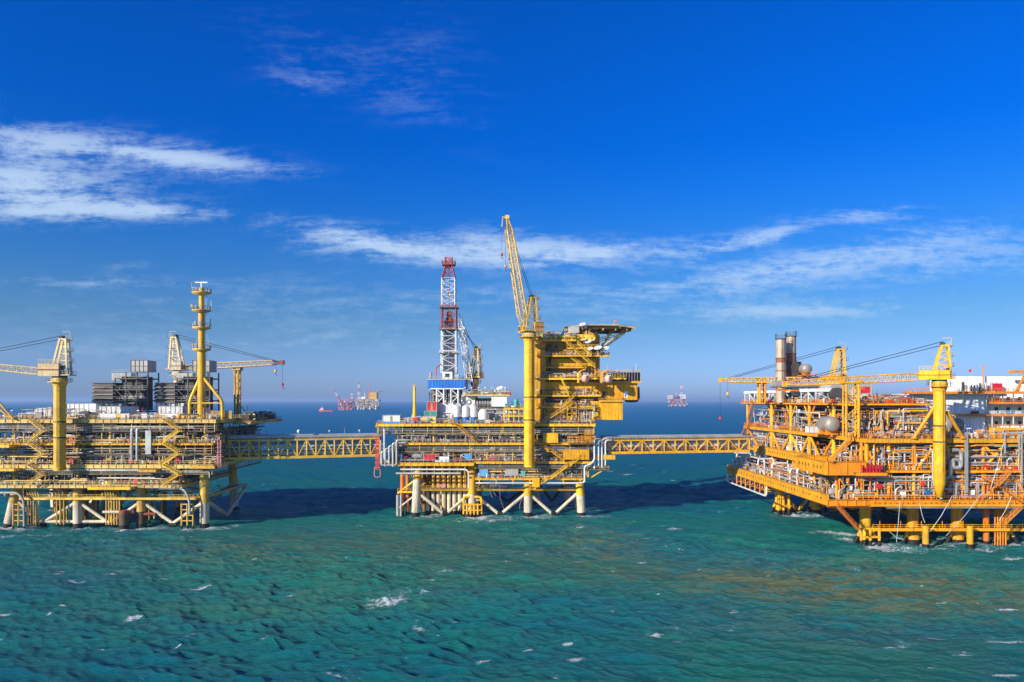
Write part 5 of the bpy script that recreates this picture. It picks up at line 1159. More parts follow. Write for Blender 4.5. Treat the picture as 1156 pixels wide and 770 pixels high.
    m = MB(); x0, x1 = X(640, Y), X(650, Y)
    for i in range(4):
        m.bar((x0 if i % 2 else x1, Y - 1.2, z(479) + i * 2), (x1 if i % 2 else x0, Y - 1.2, z(479) + i * 2 + 2), .2, 'yellow_mid')
        m.bar((x0, Y - 1.2, z(479) + i * 2 + 2), (x1, Y - 1.2, z(479) + i * 2 + 2), .2, 'yellow_mid')
    for x in (x0, x1): m.bar((x, Y - 1.2, z(479)), (x, Y - 1.2, z(455)), .28, 'yellow_mid')
    m.build('scaffold_tower', root)
    clutter(root, X(606, Y), X(655, Y), Y - .6, Y + 1.5, z(427), 9, R, ('white', 'mid_grey', 'dark', 'yellow_mid'), .9, 1.7, ('control_cabinet', 'pump', 'equipment_skid'))
    clutter(root, X(608, Y), X(650, Y), Y + 6, Y + 14, z(377), 9, R, ('mid_grey', 'dark', 'yellow_mid', 'white', 'teal'), 1.2, 2.4)
    for u, v0 in ((625, 366), (612, 368), (638, 368), (668, 362)): m = MB(); x = X(u, Y + 8); m.bar((x, Y + 8, z(377)), (x, Y + 8, z(v0)), .12, 'red' if u == 625 else 'mid_grey'); m.build('antenna', root)
    m = MB(); rails(m, [(X(604, Y + 4), Y + 4, z(377)), (X(645, Y + 4), Y + 4, z(377))], 'yellow_mid', w=.1); m.build('handrail', root)
    PM = ('yellow_mid', 'mid_grey', 'pipe_grey', 'yellow_dull', 'brown_dark'); SM = ('mid_grey', 'white', 'yellow_mid', 'yellow_dull', 'dark', 'brown_dark', 'pipe_white')
    for v, u1 in ((383.5, 650), (401, 685), (427, 700), (446, 676), (459, 670)): dense(root, X(606, Y), X(u1, Y), Y - .6, Y + 3.6, z(v), z(v) + 2.6, 26, 60, R, PM, SM)
    dense(root, X(640, Y), X(678, Y), Y + 3, Y + 16, z(377), z(368), 40, 40, R, PM, SM)
    dense(root, X(686, Y), X(722, Y), Y + 1, Y + 12, z(424), z(420), 20, 30, R, PM, SM)
    # under-helideck lattice
    m = MB(); a, b = X(643, Y + 5), X(672, Y + 5)
    for yy in (Y + 5, Y + 12, Y + 20):
        m.bar((a, yy, z(377)), (a, yy, z(367)), .35, 'yellow_dull'); m.bar((b, yy, z(377)), (b, yy, z(367)), .35, 'yellow_dull'); m.bar(((a + b) / 2, yy, z(377)), ((a + b) / 2, yy, z(367)), .3, 'yellow_dull')
        m.bar((a, yy, z(377)), ((a + b) / 2, yy, z(368)), .25, 'yellow_dull'); m.bar(((a + b) / 2, yy, z(368)), (b, yy, z(377)), .25, 'yellow_dull')
        m.bar((X(676, yy), yy, z(393)), (X(706, yy), yy, z(370)), .35, 'yellow_mid'); m.bar((X(676, yy), yy, z(393)), (X(690, yy), yy, z(371)), .28, 'yellow_dull'); m.bar((X(676, yy), yy, z(380)), (X(698, yy), yy, z(376)), .25, 'yellow_dull')
    m.build('support_frame', root)
    return root

def helideck():
    Yc = 268.; cx = X(681, 256); zz = 69.2; r = 12.9; root = empty('helideck', (cx, Yc, zz - 1.5)); tag(root, 'octagonal helideck with sloping net edge on top of the yellow living quarters', 'helideck')
    oc = [(cx + r * math.cos(math.radians(22.5 + 45 * k)), Yc + r * math.sin(math.radians(22.5 + 45 * k))) for k in range(8)]
    m = MB(); m.prism(oc, zz - .3, zz, 'brown_dark'); m.build('landing_deck', root)
    m = MB()
    for k in range(-4, 5): y = Yc + k * 2.7; h = math.sqrt(max(0, r * r - (k * 2.7) ** 2)) * .93; m.box(cx - h, cx + h, y - .12, y + .12, zz - 1.1, zz - .31, 'grating')
    for k in (-2, -1, 0, 1, 2): x = cx + k * 4.6; h = math.sqrt(r * r - (k * 4.6) ** 2) * .93; m.box(x - .18, x + .18, Yc - h, Yc + h, zz - 1.8, zz - 1.12, 'yellow_dull')
    m.build('deck_beams', root)
    m = MB(); ro = r + 1.6; o2 = [(cx + ro * math.cos(math.radians(22.5 + 45 * k)), Yc + ro * math.sin(math.radians(22.5 + 45 * k))) for k in range(8)]
    for k in range(8):
        A, B, C_, D = Vector((*oc[k], zz - .3)), Vector((*oc[(k + 1) % 8], zz - .3)), Vector((*o2[k], zz)), Vector((*o2[(k + 1) % 8], zz)); m.bar(C_, D, .14, 'yellow_mid'); m.bar(A.lerp(C_, .5), B.lerp(D, .5), .08, 'mid_grey')
        for j in range(9): m.bar(A.lerp(B, j / 8), C_.lerp(D, j / 8), .12, 'yellow_mid')
        for j in range(17): m.bar(A.lerp(B, j / 16), C_.lerp(D, j / 16), .06, 'mid_grey')
    m.build('safety_net', root)
    m = MB(); m.bar((cx - 12.5, Yc - 8, zz - 3.2), (cx - 2, Yc - 8, zz - 3.2), .4, 'yellow_mid')
    for k in range(9): m.bar((cx - 12.5 + k * 1.3, Yc - 8, zz - 3.2), (cx - 11.9 + k * 1.3, Yc - 8, zz - .4), .2, 'yellow_dull')
    m.build('deck_truss', root)
    m = MB(); m.box(cx - 12.4, cx - 8.5, Yc - 10, Yc - 6, zz - 2.6, zz - .35, 'mid_grey'); m.build('foam_station', root)
    m = MB(); m.bar((cx + 4, Yc - 11.5, zz), (cx + 4, Yc - 11.5, zz + 1.6), .1, 'white'); m.tube((cx + 4, Yc - 11.5, zz + 1.5), (cx + 5.0, Yc - 11.5, zz + 1.4), .25, 'orange', 8, .35); m.build('windsock', root)

def lifeboat(u, v, Y, label, L=3.4):
    c = P(u, v, Y); root = empty('lifeboat', c - Vector((0, 0, 1.3))); tag(root, label, 'lifeboat', 'lifeboats hanging at the living quarters')
    m = MB(); prof = []
    sec = [(-1, .05, .3), (-.8, .55, .75), (-.4, .92, .98), (0, 1, 1), (.4, .92, .98), (.8, .55, .75), (1, .05, .3)]; vs = []; n = 12; rr = 1.55
    for t, w, h in sec:
        for k in range(n):
            a = 2 * math.pi * k / n; vs.append((c.x + rr * w * math.cos(a), c.y + t * L, c.z + rr * (h if math.sin(a) < 0 else h * .85) * math.sin(a)))
    m.add(vs, [(i * n + k, i * n + (k + 1) % n, (i + 1) * n + (k + 1) % n, (i + 1) * n + k) for i in range(6) for k in range(n)] + [tuple(range(n)), tuple(range(6 * n, 7 * n))], 'boat_pink', True); m.build('hull', root)
    m = MB(); m.box(c.x - .6, c.x + .6, c.y - L * .75, c.y - L * .35, c.z + .8, c.z + 1.75, 'white'); wh = m.build('wheelhouse', root); m = MB(); m.box(c.x - .5, c.x + .5, c.y - L * .76, c.y - L * .75, c.z + 1.2, c.z + 1.6, 'glass'); m.build('window', wh)
    m = MB(); m.box(c.x - 1.6, c.x + 1.6, c.y - L * .5, c.y + L * .5, c.z - .12, c.z + .06, 'white'); m.build('rubbing_strake', root)
    d = MB()
    for yy in (c.y - 2, c.y + 2): d.tube((c.x, yy, c.z + 1.2), (c.x, yy, c.z + 3.0), .06, 'dark', 5)
    d.build('fall_wire', root)
    e = empty('davit', c + Vector((0, 0, 1.2))); tag(e, 'yellow davit arms holding the ' + ('left' if u < 670 else 'right') + ' lifeboat at the living quarters', 'davit')
    for yy in (c.y - 2, c.y + 2): m = MB(); m.path([(c.x - 2.4, yy, c.z - 1.6), (c.x - 2.2, yy, c.z + 2.4), (c.x, yy, c.z + 3.1)], .22, 'yellow_mid', 6, 1); m.build('davit_arm', e)

def bridge(label, A, B, zt, zb, w, n, mat, seed, top_pipes=5, lamps=True):
    rr = random.Random(seed); A, B = Vector((*A, 0)), Vector((*B, 0)); d = (B - A).normalized(); L = (B - A).length; nn = Vector((-d.y, d.x, 0))
    root = empty('link_bridge', (*((A + B) / 2).xy, zb)); tag(root, label, 'bridge')
    def p(t, o, z): q = A + d * (t * L) + nn * o; return Vector((q.x, q.y, z))
    for o in (0, w):
        m = MB(); m.bar(p(0, o, zt), p(1, o, zt), .5, mat); m.bar(p(0, o, zb), p(1, o, zb), .55, mat, .9)
        for k in range(n + 1):
            t = k / n; m.bar(p(t, o, zb), p(t, o, zt), .38, mat)
            if k < n:
                a, b = (zb, zt) if k % 2 == 0 else (zt, zb); m.bar(p(t, o, a), p((k + 1) / n, o, b), .34, mat)
        m.build('side_truss', root)
    m = MB(); q = [p(0, .3, zb + .5), p(1, .3, zb + .5), p(1, w - .3, zb + .5), p(0, w - .3, zb + .5)]; m.add(q + [v - Vector((0, 0, .15)) for v in q], [(0, 1, 2, 3), (7, 6, 5, 4), (0, 4, 5, 1), (2, 6, 7, 3)], 'grating')
    for k in range(n * 2 + 1): t = k / (2 * n); m.bar(p(t, .1, zb + .1), p(t, w - .1, zb + .1), .25, mat); m.bar(p(t, 0, zt), p(t, w, zt), .22, mat)
    m.build('walkway', root)
    m = MB()
    for o in (.5, w * .5): rails(m, [p(0, o, zb + .55), p(1, o, zb + .55)], mat if o < 1 else 'yellow_dull', w=.1)
    m.build('handrail', root)
    for k in range(7):
        o = .9 + rr.random() * (w - 1.8); z = zb + 1.8 + rr.random() * (zt - zb - 2.6); m = MB()
        m.path([p(-.03, o, z), p(.5, o, z + rr.uniform(-.2, .2)), p(1.03, o, z)], rr.uniform(.15, .4), rr.choice(('pipe_white', 'pipe_grey', 'mid_grey', 'pipe_white')), 8); m.build('pipe', root)
    for k in range(top_pipes):
        o = .5 + k * (w - 1) / max(1, top_pipes - 1); m = MB(); m.path([p(-.03, o, zt + .7), p(1.03, o, zt + .7)], .28 + .14 * (k % 2), 'pipe_grey' if k % 2 else 'pipe_white', 8); m.build('pipe', root)
    for o, z, r in ((.3, zt + 1.0, .42), (w - .8, zt + 1.3, .4)): m = MB(); m.path([p(-.02, o, z), p(1.02, o, z)], r, 'pipe_grey', 8); m.build('pipe', root)
    for k in range(n * 3):
        t = (k + .5) / (3 * n); m = MB(); m.bar(p(t, 0, zt), p(t, 0, zt + 1.25), .1, 'mid_grey'); m.bar(p(t, 0, zt + 1.25), p(t, w, zt + 1.25), .12, 'mid_grey'); m.build('pipe_support', root)
    if lamps:
        for k in range(9):
            t = .08 + .1 * k; b = p(t, w, zt); m = MB(); m.bar(b, b + Vector((0, 0, 3.8 if k % 2 else 2.4)), .1, 'mid_grey')
            if k % 2 == 0: m.capsule(b + Vector((0, 0, 2.6)), .38 + .3 * (k == 4), .2, 'white', 'x', 8)
            m.build('lamp_post', root)
    return root

central_platform()
drilling_rig(); drill_module()
for u, l in ((516, 'white silo with blue base, left one of the three in front of the white module'), (525.5, 'white silo with blue base, middle one of three in a row'), (535, 'white silo with blue base, right one of the three, nearest the white tank')): silo(u, 256.6, l)
container('container', 432, 451.5, 469, 478.5, 255, 4, 'white', 'light_blue', .28, 'white container with a blue lower edge at the left end of the central platform', 'container')
container('container', 482, 493, 453.5, 464, 257.5, 3, 'red', 'red', 0, 'red cabin standing on the green one below the derrick', 'cabin')
container('container', 479, 493, 464.3, 470, 256.8, 3.6, 'teal', 'teal', 0, 'green container under the red cabin, left of the silos', 'container')
container('container', 474, 492, 470.3, 478.3, 256, 2.6, 'cream_yellow', 'yellow_mid', .3, 'cream yellow crate stack below the green container', 'crate')
container('container', 455, 468, 471.5, 478.4, 256, 3, 'mid_grey', 'light_blue', .3, 'grey equipment box between the white container and the slim yellow post', 'equipment box')
def white_tank():
    x, y = X(545.5, 256.6), 256.6; root = empty('storage_tank', (x, y, 33.72)); tag(root, 'round topped white tank with a blue foot right of the three silos', 'tank')
    m = MB(); m.box(x - 1.9, x + 1.9, y - 1, y + 2, 33.72, 35.1, 'light_blue'); m.build('base', root); m = MB(); m.lathe((x, y + .5, 0), [(1.85, 35.1), (1.9, 37.2), (1.5, 38.2), (.7, 38.9), (.01, 39.0)], 'white', 18); m.build('tank', root)
white_tank()
def slim_crane_post():
    x, y = X(468, 257), 257.; root = empty('davit_post', (x, y, 33.72)); tag(root, 'slim tapering yellow post on the left half of the central platform', 'post')
    m = MB(); m.tube((x, y, 33.7), (x, y, Z(436, y)), .75, 'yellow_mid', 10, .45); m.build('pole', root); m = MB(); m.tube((x - 1.8, y, 33.7), (x, y, 38.5), .2, 'yellow_mid', 6); m.tube((x + 1.4, y, 33.7), (x, y, 38), .2, 'yellow_mid', 6); m.build('brace', root)
    m = MB(); m.box(x - .7, x + .5, y - .5, y + .5, Z(436, y), Z(434.6, y), 'yellow_mid'); m.build('cap', root)
slim_crane_post()
quarters(); helideck()
lifeboat(660.5, 427, 250.5, 'pink lifeboat with white strake hanging below the middle balcony, left of two'); lifeboat(686.5, 427.5, 250.5, 'pink lifeboat with white strake near the dark muster station, right of two', 2.9)
dish(675, 393, 253.5, 1.5, 'large white satellite dish, left of the big pair below the helideck'); dish(683.5, 393.5, 254, 1.35, 'large white satellite dish, right of the big pair below the helideck')
dish(659, 383, 258, 1.2, 'white satellite dish on the upper balcony, leftmost under the helideck'); dish(664, 386, 257, 1.3, 'white satellite dish in the middle of the upper balcony group'); dish(668.5, 383.5, 258, 1.1, 'white satellite dish, rightmost of the upper balcony group'); dish(657.5, 366.5, 254, 1.3, 'white satellite dish standing at the left edge of the helideck')
dish(666, 394, 254.5, 1.2, 'smaller white satellite dish, left of the big pair below the helideck')
dish(564, 438.5, 262, 1.3, 'white satellite dish on the roof of the drilling module', 'white satellite dishes on the drilling module')
crane('pedestal_crane', 'big yellow crane with its lattice boom raised steeply beside the living quarters', (X(597.5, 250), 250), 1.85, Z(527, 250), Z(376, 250), (X(572.5, 247), 247, Z(247, 247)), 12.5,
      ('yellow_deep', 'yellow_dull', 'yellow_dull', 'yellow_dull'), 1.15, hooks=(9, 15), boom_w=2.7, heel=1.6, bays=18, cab_side=-1, lat='beige', house=(-4.6, -1.2, 3.4), chord=.24)
crane('pedestal_crane', 'small tan crane column directly behind the derrick, between derrick and living quarters', (X(536, 270), 270), 1.2, 33.7, Z(428, 270), (X(523, 272), 272, Z(372, 272)), 11.5,
      ('beige', 'yellow_dull', 'yellow_dull', 'white'), .9, hooks=(), boom_w=1.5, bays=12)
bridge('long yellow truss bridge from the left platform to the central platform', (X(248, 240), 240), (X(428, 256), 256), 28.3, 22.2, 6, 17, 'bridge_yellow', 3)
bridge('orange yellow truss bridge from the central platform to the right platform', (X(687, 257), 257), (X(846, 268), 268), 27.4, 22.9, 6, 13, 'yellow_deep', 5, 6, lamps=False)
def ladder_mark(u, v0, v1, Y, mat, label, loop=False):
    x = X(u, Y); z0, z1 = Z(v1, Y), Z(v0, Y); m = MB(); root = empty('escape_ladder', (x, Y, z0)); tag(root, label, 'ladder')
    for dx in (-.5, .5): m.bar((x + dx, Y, z0), (x + dx, Y, z1), .2, mat)
    for k in range(int((z1 - z0) / .6)): m.box(x - .5, x + .5, Y - .08, Y + .08, z0 + k * .6, z0 + k * .6 + (.3 if loop else .12), mat)
    m.build('ladder', root)
    m = MB()
    for k in range(int((z1 - z0) / 1.6)): z = z0 + .8 + k * 1.6; m.path([(x - .6, Y, z), (x - .8, Y - .8, z), (x + .8, Y - .8, z), (x + .6, Y, z)], .07, 'pink', 5)
    if loop: m.path([(x - .9, Y, z0 + 1), (x - 1.2, Y, z0 - 2.8), (x + 1.2, Y, z0 - 2.8), (x + .9, Y, z0 + 1)], .14, 'pink', 6, 1.2)
    m.build('safety_cage', root)
ladder_mark(426, 492, 530, 254.5, 'red', 'red caged escape ladder at the left end of the central platform', True)
ladder_mark(247.5, 497, 530, 229, 'pink', 'pink escape ladder at the bridge end of the left platform')

# ------------------------------------------------------------------ right platform
R = random.Random(37)
def right_platform():
    X0, X1, YF, YB = 100., 176., 200., 310.
    root = empty('offshore_platform', (135, 250, 0)); tag(root, 'bright orange yellow offshore platform packed with silver pipes at the right edge of the photo', 'oil platform')
    D1, D2, D3, D4 = 14., 22.3, 31.3, 41.2
    oy, yd, orr = 'orange_yellow', 'yellow_deep', 'orange'
    # legs on sleeves
    for j, (yy, xl) in enumerate(((209, (104.2, 118.2, 131.2, 144.6, 158.5)), (266, (100.5, 114, 128, 142)))):
        for x in xl:
            m = MB(); r = 1.55 if j == 0 else 1.7
            m.tube((x, yy, -3), (x, yy, 1.2), r * 1.25, 'black', 16, caps=False); m.tube((x, yy, 1.2), (x, yy, 4.2), r * 1.22, yd, 16, r * 1.05, caps=False); m.tube((x, yy, 4.2), (x, yy, D1 - 1), r, yd, 16)
            m.tube((x, yy, 8.2), (x, yy, 8.6), r * 1.08, yd, 16); m.build('jacket_leg', root); SPLASH.append((x, yy, 2.2))
            for s_ in (-1, 1):
                m = MB(); a = Vector((x + s_ * r * .7, yy - .5, 4.8)); b = Vector((x + s_ * 3.6, yy - 1.2, .4)); c = a.lerp(b, .62); m.tube(a, c, .5, yd, 8); m.tube(c, b, .6, 'black', 8); m.build('pile_sleeve', root)
    for x in (118.2, 144.6): brace(root, (x, 209, 8.5), (x, 266, 8.5), .6, yd)
    for a, b in ((100.5, 114), (114, 128), (128, 142)): brace(root, (a, 266, 8.5), ((a + b) / 2, 266, .5), .6, yd); brace(root, (b, 266, 8.5), ((a + b) / 2, 266, .5), .6, yd); brace(root, (a, 266, 9), (b, 266, 9), .6, yd)
    for u in (1045, 1095):
        x = X(u, 201); m = MB(); m.tube((x, 201, -2), (x, 201, 1.3), .95, 'black', 12, caps=False); m.tube((x, 201, 1.3), (x, 201, 6.4), .85, yd, 12); m.build('fender_pile', root); SPLASH.append((x, 201, 1.2))
        m = MB(); m.bar((x, 201, 5), (x + 3, 206, 5.6), .4, oy); m.build('fender_strut', root)
    x = X(1108, 208); m = MB(); m.tube((x, 206, -2), (x, 206, 1.2), .9, 'black', 12, caps=False); m.tube((x, 206, 1.2), (x, 206, D1 - 1), .8, 'orange', 12); m.build('jacket_leg', root); SPLASH.append((x, 206, 1))
    for k in range(5): x = X(1118 + k * 3, 207); m = MB(); m.tube((x, 205, -2), (x, 205, D1 - 1), .22, orr, 6); m.build('riser_pipe', root)
    m = MB()                                                       # first leg's boat fender
    x = 103.4
    for dx in (-2.6, 0, 2.6): m.tube((x + dx, 204.5, -2), (x + dx, 204.5, 5.2), .42, yd, 8); m.tube((x + dx, 204.5, -2), (x + dx, 204.5, 1.6), .5, 'black', 8)
    for z in (2.6, 5): m.bar((x - 2.8, 204.3, z), (x + 2.8, 204.3, z), .5, yd)
    m.build('boat_fender', root); SPLASH.append((x, 204.5, 2.6))
    x = 101.0; m = MB()
    for dx in (-2.4, -.6, 1.4): m.tube((x + dx, 262, -2), (x + dx, 262, 7), .55, yd, 8); m.tube((x + dx, 262, -2), (x + dx, 262, 1.4), .6, 'black', 8)
    m.bar((x - 2.6, 261.6, 3), (x + 2, 261.6, 3), .5, yd); m.build('boat_fender', root); SPLASH.append((x, 262, 2.6))
    # low catwalk joining the front legs
    m = MB(); m.box(104, 152, 204.4, 206, 4.8, 5.05, 'grating'); m.box(104, 152, 204.2, 204.4, 4.3, 5.15, oy); rails(m, [(104, 204.3, 5.05), (152, 204.3, 5.05)], oy, w=.1)
    for k in range(8): m.box(106 + k * 6, 106.15 + k * 6, 204.3, 204.45, 5, 7.2, orr)
    m.build('catwalk', root)
    m = MB(); m.box(100, 108, 222, 224, 10, 10.2, 'grating'); rails(m, [(100, 222, 10.2), (108, 222, 10.2)], oy); m.box(92, 110, 260, 261.5, 9.4, 9.7, 'grating'); m.box(92, 110, 259.8, 260, 9.1, 9.9, yd); m.build('catwalk', root)
    # ---- main lower deck and its perforated girder
    m = MB(); m.box(89.4, X1, YF + .4, 292, D1 - .3, D1 - .15, 'grating')
    for k in range(14): m.box(90, X1, 203 + k * 6.6, 203.3 + k * 6.6, D1 - 1.3, D1 - .31, oy)
    m.build('deck', root)
    g = MB(); girder(g, (89, 292), (89, YF), 12.4, 15.5, .35, yd, 7, ((.03, 4), (.14, 3), (.26, 4), (.40, 4), (.5, 3), (.6, 4), (.70, 4), (.82, 3), (.93, 2))); g.build('deck_girder', root)
    g = MB(); girder(g, (89, YF), (X1, YF), 12.3, 14.0, .35, oy, 2.6); girder(g, (89, YF + .3), (105, YF + .3), 11.9, 13.2, .3, orr, 3); g.build('deck_girder', root)
    m = MB(); m.box(100.5, X1, YF - 1.6, YF - .6, 12.6, 12.75, 'grating'); m.box(100.5, X1, YF - 1.8, YF - 1.6, 12.3, 12.9, oy); rails(m, [(100.5, YF - 1.6, 12.75), (X1, YF - 1.6, 12.75)], oy, w=.1)
    for k in range(9): m.bar((101 + k * 9, YF - 1.2, 12.6), (101 + k * 9, YF, 11.8), .2, oy)
    m.build('gangway', root)
    r = MB(); rails(r, [(96, YF + .2, D1), (X1, YF + .2, D1)], oy, w=.09); r.build('handrail', root)
    m = MB(); m.path([(X(1000, YF - .6), YF - .9, 11.9), (X1, YF - .9, 11.9)], .25, 'pipe_white', 8); m.build('pipe', root)
    # hanging pipe basket under the far end of the left face
    m = MB(); y0, y1 = 246, 291; m.path([(88.4, y1, 11.8), (88.4, y1, 8.7), (88.4, y0, 8.7), (88.4, y0, 12.2)], .32, 'pipe_white', 8, 1.8); m.build('pipe', root)
    for k in range(9): y = y1 - .8 - k * 5.2; m = MB(); m.bar((88.7, y, 8.5), (88.7, y, 12.4), .32, oy); m.bar((88.7, y, 10), (91.5, y, 10), .2, oy); m.bar((91.5, y, 12.4), (91.5, y, 9.9), .2, oy); m.build('pipe_hanger', root)
    # ---- upper decks
    for z, x0, y0, y1, gh in ((D2, X0, YF + .8, 300, .75), (D3, X0, YF, 305, 1.25)):
        deck(root, x0, X1, y0, y1, z, gh, yd if gh > 1 else oy, oy, band=0, sides='FL', rib=3)
    deck(root, X0, 121.5, 206, YB, D4, .6, oy, oy, band=0, sides='FLR', rib=3)
    # perforated girders at the second level, and the jutting pod
    g = MB(); girder(g, (98.6, 288), (98.6, 222), 21.0, 24.0, .35, yd, 7, ((.05, 3), (.2, 5), (.38, 4), (.55, 6), (.78, 4))); g.build('deck_girder', root)
    g = MB(); girder(g, (89, 222), (89, YF), 20.9, 24.6, .35, yd, 9, ((.12, 4), (.6, 3))); girder(g, (89, YF), (99.8, YF), 20.9, 24.8, .35, oy, 5); girder(g, (99.8, 222), (89, 222), 20.9, 24.8, .35, yd, 5); g.box(89.3, 99.5, YF + .3, 221.6, 21.2, 21.4, 'grating'); g.build('side_pod', root)
    r = MB(); rails(r, [(89, 221, 24.7), (89, YF, 24.7), (99, YF, 24.7)], oy, w=.1); r.build('handrail', root)
    for y in (203, 218, 232, 250, 270, 289):                      # columns of the left face, lower tier
        m = MB(); xx = 93 if y < 222 else 99.2; m.tube((xx, y, D1), (xx, y, 21), .4, oy, 8); m.build('column', root)
    for y in (201.5, 222, 240, 256, 275, 303):
        for z0, z1 in ((D2, D3 - 1.2), (D3, D4 - .6)):
            if y < 205 and z0 > 30: continue
            m = MB(); m.tube((X0 + .8, y, z0), (X0 + .8, y, z1), .6, yd, 10); m.build('column', root)
    ysx = (222, 240, 256, 275, 303)
    for a, b in zip(ysx, ysx[1:]):
        c = (a + b) / 2; brace(root, (X0 + .8, a, D4 - 6), (X0 + .8, a + 4.5, D4 - .6), .3, oy); brace(root, (X0 + .8, b, D4 - 6), (X0 + .8, b - 4.5, D4 - .6), .3, oy); brace(root, (X0 + .8, a, D3 - 1), (X0 + .8, c, D2), .42, oy); brace(root, (X0 + .8, b, D3 - 1), (X0 + .8, c, D2), .42, oy)
    # front face columns
    for u in (972, 1003, 1031.5, 1086, 1110, 1152):
        x = X(u, 202); m = MB(); m.tube((x, 202, D1), (x, 202, D2 - .7), .48, oy, 10); m.tube((x, 202, D2), (x, 202, D3 - 1.2), .55, oy, 10); m.build('column', root)
    def fb(u0, v0, u1, v1, r=.42, m='orange_yellow'): brace(root, P(u0, v0, 201.6), P(u1, v1, 201.6), r, m)
    fb(972, 503, 991, 524); fb(1052, 507, 1034, 531, .45); fb(1066, 503, 1076, 518, .5); fb(1076, 518, 1086, 530, .35); fb(1110, 530, 1135, 500); fb(1111, 562, 1128, 545, .4); fb(1128, 548, 1140, 564, .4); fb(935, 520, 956, 497, .4); fb(1105, 498, 1130, 520, .35); fb(1145, 540, 1158, 560, .4)
    for k in range(26):
        x = X(958 + k * 8, 201.5); z0 = (D1, D2)[k % 2]; m = MB(); m.bar((x, 201.2, z0), (x, 201.2, z0 + R.uniform(3, 7)), R.uniform(.12, .22), R.choice((orr, oy, 'orange'))); m.build('post', root)
    # added dark interior screens standing in for the shade between decks
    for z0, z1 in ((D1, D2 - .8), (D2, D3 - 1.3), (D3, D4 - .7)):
        m = MB(); m.box(108, 121 if z0 > 30 else X1, 224, 224.3, z0, z1, 'brown_dark' if z0 < 30 else 'dark'); m.build('shade_screen', root)
        m = MB(); m.box(109, 109.3, 225, 300, z0, z1, 'dark'); m.build('shade_screen', root)
    pal = ('steel', 'pipe_grey', 'mid_grey', 'white', 'pipe_white', 'orange', 'grey')
    mats = ('pipe_grey', 'pipe_white', 'pipe_grey', 'mid_grey', 'steel', 'orange')
    # front pipework
    for z0, z1 in ((D1 + 1, D2 - 1), (D2 + 1, D3 - 1.6)):
        pipes_x(root, 92 if z0 < 20 else 101, X1, 201.5, z0, z1, 22, R, mats, (.12, .36), .8, 6); risers(root, 93 if z0 < 20 else 101, 155, 201, z0, z1, 16, R, mats, (.1, .3), 4)
    clutter(root, 91, 160, 203, 208, D1, 18, R, pal, 1.5, 3.4); clutter(root, 102, 160, 203, 208, D2, 15, R, pal, 1.4, 3.2); clutter(root, 102, 160, 212, 220, D2, 8, R, pal, 3, 5)
    PM = ('pipe_grey', 'pipe_white', 'pipe_grey', 'steel', 'orange', 'orange_yellow', 'mid_grey'); SM = ('mid_grey', 'white', 'steel', 'orange', 'orange_yellow', 'pipe_grey', 'red', 'dark', 'orange')
    for z0, z1, xl in ((D1, D2 - .8, 92), (D2, D3 - 1.3, 100.5)):
        dense(root, xl, 160, 200.8, 206, z0, z1, 230, 420, R, PM, SM); dense(root, xl, 165, 206, 214, z0, z1, 160, 200, R, PM, SM)
    dense(root, 101, 160, 200.5, 205, D3, D3 + 2, 70, 260, R, PM, SM); dense(root, 101, 121, 206, 212, D3 + 2, D4 - .7, 60, 90, R, PM, SM); dense(root, 101, 121, 206.5, 212, D4, D4 + 1.8, 25, 90, R, PM, SM)
    dense(root, 108, 121.4, 212, 240, D4, D4 + 2.5, 30, 90, R, PM, SM + ('white',)); dense(root, 101, 108, 210, 305, D4, D4 + 1.6, 30, 120, R, PM, SM, 'S')
    for z0, z1, xl in ((D1, D1 + 5, 89.6), (D2, D3 - 1.3, 100.6), (D3, D4 - .7, 100.6), (D1 + 3, D2 - 1, 99.4)): dense(root, xl, xl + 7, 204, 298 if z0 > 20 else 290, z0, z1, 200, 260, R, PM, SM, 'S')
    dense(root, 144, 172, 198.6, 200.6, D1, D4, 90, 120, R, PM, SM)
    # left face pipework
    pipes_y(root, 205, 292, 92, D1 + 1, D1 + 5, 7, R, xdepth=5); pipes_y(root, 224, 300, 101, D2 + 1, D3 - 2, 16, R, xdepth=4, r=(.18, .42)); pipes_y(root, 224, 300, 101.5, D3 + 1, D4 - 2, 6, R, xdepth=4); pipes_y(root, 204, 290, 100.5, D1 + 2, D2 - 2, 8, R, xdepth=5)
    for k, y in enumerate((287, 276, 262, 248, 232, 226)):       # inverted U pipes standing behind the lower girder
        m = MB(); h = (6.6, 6.2, 6.4, 6, 5.6, 6.4)[k]; m.path([(91.0, y, D1), (91.0, y, D1 + h), (97, y + .5, D1 + h), (97, y + .5, D1 + 2)], .33, 'pipe_white', 8, 1.2); m.build('pipe_loop', root)
    m = MB(); m.path([(91.2, 290, D1 + 6.5), (91.2, 256, D1 + 6.5), (91.2, 256, D1)], .33, 'pipe_white', 8, 1.2); m.build('pipe_loop', root)
    for k in range(14):
        y = 204 + k * 6.2; equip(root, R.choice(('equipment_skid', 'pump', 'process_vessel', 'equipment_skid')), 94 + R.uniform(-1.5, 3), y, D1, R.uniform(1.6, 3.6), R, pal)
    for k in range(10):
        y = 226 + k * 7; equip(root, R.choice(('equipment_skid', 'process_vessel', 'control_cabinet')), 104 + R.uniform(-1, 1.5), y, (D3, D2)[k % 2], R.uniform(2, 4), R, pal)
    # big grey U bend by the crane column and tall ducts
    m = MB(); y = 199.2; m.path([P(1066.5, 540, y), P(1073, 538, y), P(1073, 519, y), P(1084, 519, y), P(1084, 528, y)], .5, 'pipe_grey', 10, 1.6); m.build('riser_loop', root)
    m = MB(); m.path([P(1075, 508, y), P(1085, 508, y), P(1085, 528, y), P(1076, 528, y), P(1076, 521, y)], .55, 'pipe_grey', 10, 1.6); m.build('riser_loop', root)
